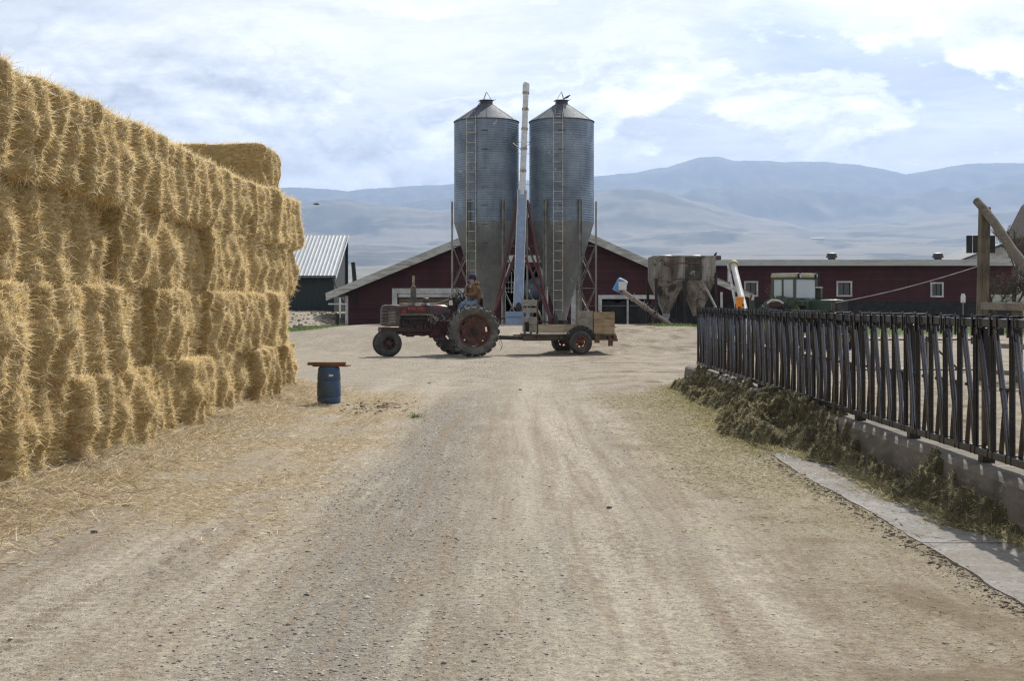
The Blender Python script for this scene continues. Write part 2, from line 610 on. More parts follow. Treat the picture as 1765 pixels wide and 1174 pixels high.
def silo_steel(name, dull):
    m, t, b = new_mat(name)
    v = objvec(t, True)
    sep = t.node('ShaderNodeSeparateXYZ'); t.link(v, sep.inputs[0])
    n = t.noise(t.mapping(v, (1, 1, .8)), 1.5, 6, .6, .3)
    st = t.noise(t.mapping(v, (5, 5, .25)), 2, 6, .6)
    sheets = t.node('ShaderNodeTexWhiteNoise', noise_dimensions='1D')
    t.link(t.math('FLOOR', t.math('DIVIDE', sep.outputs[2], .82)), sheets.inputs['W'])
    ca, cb, cc_ = ((.25, .262, .262), (.18, .19, .195), (.36, .37, .37)) if dull else ((.27, .33, .41), (.165, .21, .27), (.62, .66, .68))
    cur = t.mix(t.ramp(n, [(.35, (0, 0, 0)), (.65, (1, 1, 1))]), ca, cb)
    cur = t.mix(t.ramp(st, [(.50, (0, 0, 0)), (.75, (.5, .5, .5))]), cur, tuple(q * .66 for q in cb))
    pn = t.noise(t.mapping(v, (1, 1, 1), (7, 3, 1)), 1.1, 5, .7, 1.2)
    cur = t.mix(t.ramp(pn, [(.64, (0, 0, 0)), (.68, (.75, .75, .75))]), cur, cc_)
    rs = t.noise(t.mapping(v, (1, 1, .5), (1, 8, 4)), 2.6, 8, .75, .6)
    cur = t.mix(t.ramp(rs, [(.72, (0, 0, 0)), (.76, (.9, .9, .9))]), cur, (.16, .075, .03))
    g = t.math('MULTIPLY_ADD', sheets.outputs['Value'], .2, .88)
    kk = t.node('ShaderNodeCombineColor')
    for i in range(3): t.link(g, kk.inputs[i])
    cur = t.mix(1, cur, kk.outputs[0], 'MULTIPLY')
    t.link(cur, b.inputs['Base Color'])
    b.inputs['Metallic'].default_value = .40 if not dull else .25
    t.link(t.math('MULTIPLY_ADD', n, .3, .32 if not dull else .5), b.inputs['Roughness'])
    bump(t, b, t.noise(v, 6, 4), .08, .02)
    return m


M['silo_roof'] = surf('dull_roof_steel', (.10, .12, .145), (.07, .085, .105), (.16, .18, .20), rough=.75, metal=.1, scale=2, bmp=.1)
M['silo'] = silo_steel('corrugated_galvanised_steel', False)
M['silo_dull'] = silo_steel('dull_galvanised_steel', True)


def glass_mat(name, col=(.02, .025, .03), rough=.08):
    m, t, b = new_mat(name)
    b.inputs['Base Color'].default_value = (*col, 1)
    b.inputs['Roughness'].default_value = rough
    b.inputs['Specular IOR Level'].default_value = .8
    return m


M['glass'] = glass_mat('dark_window_glass')


def clear_glass():
    m, t, b = new_mat('cab_glass')
    tr = t.node('ShaderNodeBsdfTransparent'); tr.inputs[0].default_value = (.86, .93, .92, 1)
    gl = t.node('ShaderNodeBsdfGlossy'); gl.inputs['Roughness'].default_value = .12
    df = t.node('ShaderNodeBsdfDiffuse'); df.inputs[0].default_value = (.74, .76, .74, 1)
    a = t.node('ShaderNodeMixShader'); a.inputs[0].default_value = .8
    t.link(gl.outputs[0], a.inputs[1]); t.link(df.outputs[0], a.inputs[2])
    mx = t.node('ShaderNodeMixShader'); mx.inputs[0].default_value = .55
    t.link(tr.outputs[0], mx.inputs[1]); t.link(a.outputs[0], mx.inputs[2])
    t.link(mx.outputs[0], t.n['Material Output'].inputs[0])
    return m


M['clear'] = clear_glass()

# ---------------------------------------------------------------- terrain: ONE ground sheet from the road to the mountains
RIDGE = [(-400, 330), (200, 345), (400, 335), (500, 322), (560, 325), (600, 331), (640, 325), (700, 321), (760, 320), (800, 316), (900, 311), (1000, 307), (1050, 302), (1100, 296), (1150, 289), (1175, 279), (1205, 271), (1240, 270), (1268, 277), (1340, 279), (1420, 281), (1480, 286), (1530, 294), (1560, 301), (1590, 296), (1640, 286), (1690, 282), (1765, 281), (2100, 270)]
FOOT = [(-400, 385), (300, 375), (500, 356), (560, 349), (620, 350), (700, 362), (760, 366), (900, 350), (1000, 342), (1060, 334), (1110, 335), (1160, 345), (1230, 360), (1300, 378), (1400, 392), (1480, 385), (1560, 378), (1650, 368), (1765, 362), (2100, 350)]
MIDR = [(-400, 330), (400, 345), (520, 342), (600, 348), (700, 352), (780, 346), (900, 338), (1050, 325), (1150, 330), (1250, 330), (1350, 330), (1450, 335), (1520, 345), (1580, 340), (1640, 325), (1700, 318), (1765, 316), (2100, 300)]


def ev(tab, px):
    xs, ys = zip(*tab)
    return (528 - np.interp(px, xs, ys)) / F


def ground_h(x, y):
    x = np.asarray(x, float); y = np.asarray(y, float)
    A = .50 + .28 * sm(-10, -5.5, x)
    right = sm(6.3, 8.5, x)
    near = sm(38.5, 45.5, y) * (A + (.50 - A) * sm(50, 56, y))
    nr = sm(47, 57, y) * .50
    h = near * (1 - right) + nr * right
    h = h + .72 * (1 - sm(-10.5, -8.0, x)) * sm(57, 64, y) * (1 - sm(90, 140, y))
    h = h + .10 * sm(3.7, 3.8, x) * (1 - sm(23, 27, y))
    # valley and hills
    px = np.clip(888 + F * x / np.maximum(y, 1), -400, 2100)
    e0 = -0.004
    r = y
    E = np.zeros_like(r)
    ks = [(700, None, e0), (2000, None, .013), (3200, None, .030), (4500, None, .044), (5600, None, .056)]
    lv = [np.full_like(px, k[2]) for k in ks]
    rs = [k[0] for k in ks]
    rs += [6600, 7300, 8600, 9100, 10800, 12200]
    lv += [ev(FOOT, px), ev(FOOT, px) - .006, ev(MIDR, px), ev(MIDR, px) - .004, ev(RIDGE, px), ev(RIDGE, px) - .012]
    for i in range(len(rs) - 1):
        k = (r >= rs[i]) & (r < rs[i + 1])
        w = sm(rs[i], rs[i + 1], r)
        E = np.where(k, lv[i] * (1 - w) + lv[i + 1] * w, E)
    E = np.where(r >= rs[-1], lv[-1], E)
    far = E * r + 1.5
    n = fbm(x / 900., y / 900., oct=6, seed=5) * 60 * sm(2500, 6500, r) * (1 - .75 * sm(9300, 10800, r)) + fbm(x / 300., y / 260., oct=4, seed=9) * 12 * sm(1500, 3000, r)
    gul = fbm(x / 520., y / 900., oct=6, seed=33, gain=.6)
    n = n + (28 - 150 * np.abs(gul)) * sm(7200, 8600, r) * (1 - .82 * sm(9600, 10700, r)) + (8 - 45 * np.abs(gul)) * sm(4200, 5200, r) * (1 - sm(7200, 8600, r))
    far = far + n
    mid = h - (np.clip(y, 120, 700) - 120) * .0075
    w = sm(500, 1500, r)
    return np.where(y < 90, h, mid * (1 - w) + far * w)


def near_relief(x, y):
    """ruts, clods and the tumbled straw border"""
    f = 1 - sm(40, 60, y)
    z = .010 * fbm(x / .5, y / .8, oct=5, seed=21) + .010 * fbm(x / 2.2, y / 5, oct=3, seed=3)
    z = z + .007 * fbm(x / .07, y / .07, oct=3, seed=31, gain=.7) * (.5 + sm(-.2, .5, fbm(x / 1.1, y / 1.6, oct=2, seed=32)))
    for c, w, d in ((-1.45, .26, .016), (.55, .28, .018), (1.28, .22, .012), (-2.35, .22, .014)):
        wob = .12 * vnoise(y / 4.0, y * 0 + c)
        g = np.exp(-((x - c - wob) / w) ** 2)
        z = z - d * g + .010 * g * np.sin(y * 2 * math.pi / .115 + 3 * vnoise(x * 6, y * .7, seed=8)) * sm(-.1, .5, vnoise(y / 2., x * 0 + c, seed=77))
    # torn tread prints on the left
    g = np.exp(-((x + 2.05 + (y - 8) * .02) / .09) ** 2) * sm(6, 7, y) * (1 - sm(9.5, 11, y))
    z = z + .022 * g * vnoise(x * 14, y * 12, seed=4)
    z = z + .015 * np.exp(-((x - 2.47) / .10) ** 2) * (vnoise(x * 9, y * 7, seed=44)) * (1 - sm(12.5, 13.5, y))
    pen = sm(3.8, 4.0, x) * (1 - sm(26, 32, y))
    z = z + pen * .03 * fbm(x / .12, y / .12, oct=3, seed=71)
    return z * f * (1 - sm(4, 12, np.abs(x)) * .5)


def build_ground():
    ys = [-40., -20, -8, -3, 0, 1.5, 3.0]
    y = 3.0
    while y < 26: y *= 1.0042; ys.append(y)
    while y < 70: y *= 1.007; ys.append(y)
    while y < 2500: y *= 1.03; ys.append(y)
    while y < 13500: y *= 1.0085; ys.append(y)
    ys = np.array(ys)
    n = 760
    s = np.linspace(-1, 1, n)
    u = .42 * s + .58 * np.sign(s) * np.abs(s) ** 5
    half = np.maximum(ys, 3) * 1.05 + 6
    X = u[None, :] * half[:, None]
    Y = np.repeat(ys[:, None], n, 1)
    Zg = ground_h(X, Y) + near_relief(X, Y)
    V = np.stack([X, Y, Zg], -1).reshape(-1, 3)
    i = np.arange(len(ys) - 1)[:, None] * n + np.arange(n - 1)[None, :]
    q = np.stack([i, i + 1, i + 1 + n, i + n], -1).reshape(-1, 4)
    x, y = V[:, 0], V[:, 1]
    # R straw litter, G grass, B forest, A wear
    nz = fbm(x / .8, y / 1.2, oct=4, seed=12)
    left = sm(-1.25, -1.9, x + .35 * nz) * (1 - sm(21.0, 22.5, y + nz)) * sm(7.0, 9.5, y + 1.5 * nz)
    left = left * (.35 + .65 * sm(-.25, .15, fbm(x / .5, y / .5, oct=3, seed=90)))
    left = np.maximum(left, sm(-3.1, -3.6, x + .2 * nz) * (1 - sm(22.5, 23.5, y)))
    right = sm(1.0, 2.0, x + .4 * nz) * (1 - sm(4, 4.2, x)) * (1 - sm(21.0, 22.5, y + nz)) * (.35 + .65 * sm(7, 11, y + nz))
    grass = np.zeros_like(x)
    grass = np.maximum(grass, sm(43.5, 46, y) * (1 - sm(55, 57, y)) * (1 - sm(-7.6, -6.6, x + .3 * nz)) )
    grass = np.maximum(grass, sm(52, 54, y) * (1 - sm(59, 60, y)) * sm(7.5, 8.5, x))
    grass = np.maximum(grass, .75 * sm(70, 120, y) * (1 - sm(1500, 2500, y)))
    px = 888 + F * x / np.maximum(y, 1)
    el = (V[:, 2] - 1.5) / np.maximum(y, 1)
    fn = fbm(x / 500., y / 700., oct=5, seed=55)
    forest = sm(9000, 9700, y) * sm(-.62, -.25, fn + .15) 
    forest = np.maximum(forest, sm(7400, 8000, y) * sm(-.45, -.1, fn))
    patch = sm(.12, .26, fbm(x / 420., y / 650., oct=4, seed=77)) * sm(2600, 3500, y) * (1 - sm(7400, 8000, y))
    stripe = sm(.22, .38, fbm(x / 900., y / 160., oct=4, seed=78)) * sm(1800, 2600, y) * (1 - sm(6500, 7000, y)) * .8
    knob = np.exp(-(((px - 1085) / 42) ** 2 + ((y - 6700) / 420) ** 2) * 1.0)
    forest = np.clip((.82 + .5 * fbm(x / 90., y / 140., oct=3, seed=91)) * np.maximum(np.maximum(forest, patch), np.maximum(stripe, sm(.35, .6, knob + .15 * fn))), 0, 1)
    wear = np.zeros_like(x)
    for c, w in ((-1.45, .30), (.55, .30), (1.28, .22), (-2.35, .25), (.15, .15)):
        wear += np.exp(-((x - c - .12 * vnoise(y / 4.0, y * 0 + c)) / w) ** 2)
    wear = np.clip(wear, 0, 1) * (1 - sm(22, 30, y))
    col = np.stack([np.maximum(left, 0), grass, forest, wear], -1)
    chaf = right
    gn = fbm(x / .9, y / 2.5, oct=3, seed=61)
    gravel = np.exp(-((x + .80 + .25 * gn) / .50) ** 2) * (1 - sm(17, 24, y)) * np.clip(.75 + .9 * gn, 0, 1)
    gravel = np.maximum(gravel, .7 * np.exp(-((x - .28 + .2 * gn) / .20) ** 2) * sm(-.2, .4, gn) * (1 - sm(17, 24, y)))
    o = np_mesh('ground', V, q, mat=ground_mat(), attrs={'zone': col, 'chaff': chaf, 'gravel': gravel})
    tag(o, kind='structure')
    return o


def ground_mat():
    m, t, b = new_mat('farm_ground')
    tc = t.node('ShaderNodeTexCoord')
    v = tc.outputs['Object']
    at = t.node('ShaderNodeAttribute', attribute_name='zone')
    sep = t.node('ShaderNodeSeparateColor'); t.link(at.outputs['Color'], sep.inputs[0])
    A = at.outputs['Alpha']
    ch = t.node('ShaderNodeAttribute', attribute_name='chaff').outputs['Fac']
    n1 = t.noise(v, .35, 6, .6, .5)
    n2 = t.noise(t.mapping(v, (1, .55, 1)), 2.2, 8, .62, .4)
    n3 = t.noise(v, 26, 5, .7)
    n4 = t.noise(v, 130, 3, .7)
    dirt = t.mix(t.ramp(n2, [(.35, (0, 0, 0)), (.66, (1, 1, 1))]), (.365, .322, .250), (.260, .220, .165))
    dirt = t.mix(t.ramp(n1, [(.42, (0, 0, 0)), (.62, (.6, .6, .6))]), dirt, (.285, .252, .205))
    dirt = t.mix(t.math('MULTIPLY', A, .5), dirt, (.45, .40, .315))
    gv = t.node('ShaderNodeAttribute', attribute_name='gravel').outputs['Fac']
    dirt = t.mix(t.math('MULTIPLY', gv, .62), dirt, t.mix(n3, (.15, .138, .12), (.27, .25, .22)))
    # long drag and tyre streaks down the road
    stv = t.mapping(v, (5.5, .22, 1), rot=(0, 0, .015))
    sn_ = t.noise(stv, 1.0, 7, .68, .5)
    near_ = t.node('ShaderNodeSeparateXYZ'); t.link(v, near_.inputs[0])
    inroad = t.math('MULTIPLY', t.math('SUBTRACT', 26.0, near_.outputs[1]), .12, clamp=True)
    dk = t.math('MULTIPLY', t.ramp(sn_, [(.48, (0, 0, 0)), (.64, (.80, .80, .80))]), inroad)
    dirt = t.mix(dk, dirt, (.26, .205, .145))
    lt = t.math('MULTIPLY', t.ramp(sn_, [(.30, (.6, .6, .6)), (.44, (0, 0, 0))]), inroad)
    dirt = t.mix(lt, dirt, (.50, .44, .34))
    acr = t.math('SUBTRACT', 1.0, inroad)
    cn = t.noise(t.mapping(v, (.16, 2.6, 1), rot=(0, 0, .06)), 1.0, 7, .68, .6)
    dirt = t.mix(t.math('MULTIPLY', t.ramp(cn, [(.46, (0, 0, 0)), (.68, (.45, .45, .45))]), acr), dirt, (.30, .25, .19))
    # gravel specks
    vo = t.node('ShaderNodeTexVoronoi', feature='F1'); t.link(v, vo.inputs['Vector']); vo.inputs['Scale'].default_value = 75
    vc = t.node('ShaderNodeSeparateColor'); t.link(vo.outputs['Color'], vc.inputs[0])
    spk = t.math('MULTIPLY', t.math('GREATER_THAN', vc.outputs[0], .80), t.math('LESS_THAN', vo.outputs['Distance'], .42))
    scol = t.ramp(vc.outputs[1], [(0, (.05, .045, .042)), (.6, (.16, .14, .125)), (.85, (.24, .22, .2)), (1, (.55, .53, .49))])
    dirt = t.mix(t.math('MULTIPLY', spk, t.math('MULTIPLY_ADD', A, -.5, .85)), dirt, scol)
    k = t.math('MULTIPLY_ADD', t.math('SUBTRACT', n3, .5), 1.9, 1.0)
    k = t.math('MULTIPLY', k, t.math('MULTIPLY_ADD', t.math('SUBTRACT', n4, .5), 1.6, 1.0))
    kk = t.node('ShaderNodeCombineColor')
    for i in range(3): t.link(k, kk.inputs[i])
    dirt = t.mix(1, dirt, kk.outputs[0], 'MULTIPLY')
    # brown crumbs on the right verge
    br = t.ramp(t.noise(t.mapping(v, (1, 1, 1), (3, 0, 0)), 1.1, 7, .65, .6), [(.48, (0, 0, 0)), (.62, (1, 1, 1))])
    sx = t.node('ShaderNodeSeparateXYZ'); t.link(v, sx.inputs[0])
    rgt = t.math('MULTIPLY', t.math('SUBTRACT', sx.outputs[0], .7), .9, clamp=True)
    dirt = t.mix(t.math('MULTIPLY', t.math('MULTIPLY', br, rgt), .85), dirt, (.15, .105, .065))
    strawn = t.noise(t.mapping(v, (1, 1, 1), rot=(0, 0, .6)), 45, 6, .75, 2.0)
    straw = t.ramp(strawn, [(.35, (.16, .125, .08)), (.5, (.36, .29, .18)), (.64, (.60, .51, .35))])
    cur = t.mix(t.math('MULTIPLY', sep.outputs[0], .60), dirt, straw)
    chf = t.ramp(strawn, [(.35, (.15, .13, .085)), (.5, (.30, .26, .165)), (.66, (.48, .41, .28))])
    cur = t.mix(t.math('MULTIPLY', ch, .8), cur, chf)
    gr = t.ramp(n3, [(.35, (.05, .085, .02)), (.55, (.10, .16, .035)), (.7, (.20, .22, .08))])
    cur = t.mix(sep.outputs[1], cur, gr)
    # far valley: pale dry grass, dark conifers
    yy = t.math('MULTIPLY', t.math('SUBTRACT', sx.outputs[1], 900), .0012, clamp=True)
    fv = t.noise(t.mapping(v, (.002, .0045, .002)), 1.0, 8, .62, .8)
    dry = t.mix(t.ramp(fv, [(.35, (0, 0, 0)), (.65, (1, 1, 1))]), (.255, .225, .17), (.16, .15, .115))
    cur = t.mix(yy, cur, dry)
    cur = t.mix(t.math('MULTIPLY', sep.outputs[2], .85), cur, (.018, .030, .026))
    # snow streaks in the high bowls
    snn = t.noise(t.mapping(v, (.004, .0016, .012)), 1.0, 6, .6, .4)
    hi = t.math('MULTIPLY', t.math('SUBTRACT', sx.outputs[2], 930), .004, clamp=True)
    sn = t.math('MULTIPLY', t.math('GREATER_THAN', snn, .70), hi)
    cur = t.mix(sn, cur, (.75, .76, .78))
    t.link(cur, b.inputs['Base Color'])
    b.inputs['Roughness'].default_value = .95
    b.inputs['Specular IOR Level'].default_value = .15
    h = t.math('ADD', t.math('MULTIPLY', n3, .8), t.math('MULTIPLY', n4, .45))
    h = t.math('ADD', h, t.math('MULTIPLY', spk, .35))
    bump(t, b, h, .8, .024)
    return m


build_ground()


def gz(x, y):
    return float(ground_h(np.array([x]), np.array([y]))[0])


# ---------------------------------------------------------------- straws, blades and stones (numpy)
def blades(P0, D, L, W, bend, up=None):
    """two-segment tapering ribbons: P0 roots, D directions, L lengths, W widths"""
    n = len(P0)
    rv = rng.normal(size=(n, 3))
    side = np.cross(D, rv); side /= np.linalg.norm(side, axis=1, keepdims=True) + 1e-9
    off = np.cross(D, side)
    P1 = P0 + D * (L * .55)[:, None] + off * (bend * .25 * L)[:, None]
    P2 = P0 + D * L[:, None] + off * (bend * L * .9)[:, None]
    w = (W / 2)[:, None] * side
    V = np.stack([P0 - w, P0 + w, P1 + w * .9, P1 - w * .9, P2 + w * .35, P2 - w * .35], 1).reshape(-1, 3)
    k = np.arange(n)[:, None] * 6
    Q = np.concatenate([k + np.array([[0, 1, 2, 3]]), k + np.array([[3, 2, 4, 5]])])
    return V, Q


# ---------------------------------------------------------------- straw bales
BL, BW, BH = 2.3, 1.24, .855


def bale_mesh(seed, straws=24000, L=BL, W=BW, H=BH, sides='front'):
    r = np.random.default_rng(seed)
    verts, quads = [], []
    off = 0

    def face(n1, n2, f):
        nonlocal off
        a, b = np.meshgrid(np.linspace(0, 1, n1), np.linspace(0, 1, n2), indexing='ij')
        verts.append(f(a.ravel(), b.ravel()))
        i = np.arange(n1 - 1)[:, None] * n2 + np.arange(n2 - 1)[None, :]
        quads.append(np.stack([i, i + n2, i + n2 + 1, i + 1], -1).reshape(-1, 4) + off)
        off += n1 * n2
    st = np.stack
    nW, nH, nL = 40, 28, 40
    face(nW, nH, lambda a, b: st([a * 0, (a - .5) * W, (b - .5) * H], -1))              # +X
    face(nH, nW, lambda a, b: st([a * 0 - L, (b - .5) * W, (a - .5) * H], -1))          # -X
    face(nL, nH, lambda a, b: st([-L * (1 - a), a * 0 - W / 2, (b - .5) * H], -1))      # -Y
    face(nH, nL, lambda a, b: st([-L * (1 - b), a * 0 + W / 2, (a - .5) * H], -1))      # +Y
    face(nL, nW, lambda a, b: st([-L * (1 - a), (b - .5) * W, a * 0 + H / 2], -1))      # +Z
    face(nW, nL, lambda a, b: st([-L * (1 - b), (a - .5) * W, a * 0 - H / 2], -1))      # -Z
    V = np.concatenate(verts); Q = np.concatenate(quads)
    # rounded block
    rad = .075
    lo = np.array([-L + rad, -W / 2 + rad, -H / 2 + rad]); hi = np.array([-rad, W / 2 - rad, H / 2 - rad])
    c = np.clip(V, lo, hi)
    d = V - c
    N = d / (np.linalg.norm(d, axis=1, keepdims=True) + 1e-9)
    V = c + N * rad
    o = seed * 13.7
    x, y, z = V.T
    ph = r.uniform(0, 9)
    # vertical flakes that bulge apart, waisted where twine pulls
    lob = np.abs(np.sin(math.pi * (y / r.uniform(.36, .50) + .10 * np.sin(z * 3.1 + ph) + ph)))
    lob = lob ** .6
    big = fbm(y * 1.7 + o, z * 2.6, x * 1.5, oct=3, seed=seed)
    med = fbm(y * 6 + o, z * 5, x * 5, oct=3, seed=seed + 50)
    tw = np.exp(-((np.abs(z) - .17) / .05) ** 2)
    ao = N[:, 0].clip(0, 1)
    fine = fbm(y * 22 + o, z * 16, x * 16, oct=2, seed=seed + 90)
    disp = N * (.030 * big + .022 * med + .010 * fine)[:, None]
    disp[:, 0] += ao * (.19 * lob + .10 * big - .03 * tw * .6 - .08)
    sag = (.5 - np.abs(z) / H)
    disp[:, 0] += ao * (.02 * sag)
    V = V + disp
    # straws
    F0 = V[Q]
    e1 = F0[:, 1] - F0[:, 0]; e2 = F0[:, 3] - F0[:, 0]
    nn = np.cross(e1, e2); area = np.linalg.norm(nn, axis=1); nn = nn / (area[:, None] + 1e-12)
    cen = F0.mean(1)
    if sides == 'front':
        wgt = np.where(nn[:, 0] > .35, 1.0, np.where(cen[:, 0] > -1.0, .55, .06))
        wgt = wgt * np.where((cen[:, 0] < -1.2), .35, 1)
    else:
        wgt = np.where(nn[:, 2] < -.8, .05, 1.0)
    pr = area * wgt; pr /= pr.sum()
    idx = r.choice(len(Q), straws, p=pr)
    a, b = r.random((2, straws, 1))
    P0 = F0[idx, 0] + (F0[idx, 1] - F0[idx, 0]) * a + (F0[idx, 3] - F0[idx, 0]) * b
    n = nn[idx]
    rnd = r.normal(size=(straws, 3))
    grp = st([fbm(P0[:, 1] * 5 + o, P0[:, 2] * 5, oct=2, seed=3), fbm(P0[:, 1] * 5, P0[:, 2] * 5 + o, oct=2, seed=8), fbm(P0[:, 1] * 5 + o, P0[:, 2] * 5 + 9, oct=2, seed=11)], -1)
    long = r.random(straws) < .09
    out = np.where(long, r.uniform(.35, 1.1, straws), r.uniform(.0, .45, straws))[:, None]
    D = n * out + rnd * .60 + grp * .7
    D[:, 2] -= .10
    D /= np.linalg.norm(D, axis=1, keepdims=True)
    dn = (D * n).sum(1, keepdims=True)
    D = np.where(dn < .05, D + n * (.12 - dn), D)
    D /= np.linalg.norm(D, axis=1, keepdims=True)
    Ls = np.where(long, r.uniform(.06, .14, straws), r.uniform(.02, .075, straws))
    Ws = r.uniform(.0026, .0050, straws)
    global rng
    sv, rng = rng, r
    BV, BQ = blades(P0 - n * .015, D, Ls, Ws, r.normal(0, .22, straws))
    rng = sv
    nv = len(V)
    allV = np.concatenate([V, BV]); allQ = np.concatenate([Q, BQ + nv])
    me_o = np_mesh('straw_bale', allV, allQ, smooth=False)
    me = me_o.data
    me.materials.append(M['straw_core']); me.materials.append(M['straw'])
    mi = np.concatenate([np.zeros(len(Q), np.int32), np.ones(len(BQ), np.int32)])
    me.polygons.foreach_set('material_index', mi)
    sf = np.concatenate([np.ones(len(Q), bool), np.zeros(len(BQ), bool)])
    me.polygons.foreach_set('use_smooth', sf)
    bpy.data.objects.remove(me_o)
    return me


ORD = ['first', 'second', 'third', 'fourth', 'fifth', 'sixth', 'seventh', 'eighth', 'ninth', 'tenth', 'eleventh', 'twelfth', 'thirteenth', 'fourteenth']


def build_stack():
    variants = [bale_mesh(100 + i) for i in range(8)]
    wr = random.Random(5)
    widths = [wr.uniform(1.10, 1.32) for _ in range(16)]
    rows = ['bottom row', 'second row up', 'third row up', 'top row']
    for rr in range(4):
        y = 22.75 + (.05 if rr == 3 else -.05 * (rr % 2)) - (.2 if rr < 3 else 0)
        k = 0
        while y > 7.4:
            w = widths[k] + random.uniform(-.03, .03)
            me = variants[random.randrange(8)]
            o = bpy.data.objects.new('straw_bale', me)
            COL.objects.link(o)
            jx = random.uniform(-.13, .09) + (.09 if (rr == 3 and y > 21) else 0) + (.05 if rr == 0 else 0) - (.05 if rr == 2 else 0)
            flip = random.random() < .5
            o.location = (-4.02 + jx, y - w / 2, .43 + rr * .845 + random.uniform(-.012, .012))
            o.rotation_euler = (math.pi if flip else 0, random.uniform(-.03, .03), random.uniform(-.05, .05))
            o.scale = (1, w / BW * 1.02, 1.045)
            k += 1
            tag(o, 'straw bale in the %s, %s from the far end of the long stack' % (rows[rr], ORD[k - 1]), 'straw bale', 'straw bales of the long stack')
            y -= w
    # the bales lying across the top at the far end
    me = bale_mesh(300, 30000, 2.4, 1.25, .86, 'all')
    for i, (x, yy, lab) in enumerate(((-4.33, 21.7, 'straw bale lying crosswise on top of the stack at its far end, right end showing'),
                                      (-6.83, 21.7, 'straw bale lying crosswise on top of the stack, half hidden behind the top row'))):
        o = bpy.data.objects.new('straw_bale', me)
        COL.objects.link(o)
        o.location = (x, yy, 3.38 + .44)
        o.rotation_euler = (0 if i == 0 else math.pi, 0, R(1.5))
        tag(o, lab, 'straw bale', 'straw bales lying on top of the stack')


build_stack()


def surf_z(x, y):
    return ground_h(x, y) + near_relief(x, y)


def litter(name, x, y, mat, lmin, lmax, wmin, wmax, lift=.004, tilt=.25, label=None, cat=None, zoff=None):
    n = len(x)
    z = surf_z(x, y) + rng.uniform(.001, lift, n)
    if zoff is not None: z = z + zoff
    a = rng.uniform(0, 2 * math.pi, n)
    D = np.stack([np.cos(a), np.sin(a), rng.normal(0, tilt, n)], -1)
    D[:, 2] = np.abs(D[:, 2])
    D /= np.linalg.norm(D, axis=1, keepdims=True)
    V, Q = blades(np.stack([x, y, z], -1), D, rng.uniform(lmin, lmax, n), rng.uniform(wmin, wmax, n), rng.normal(0, .15, n))
    o = np_mesh(name, V, Q, mat=mat, smooth=False)
    return tag(o, label, cat, kind='stuff')


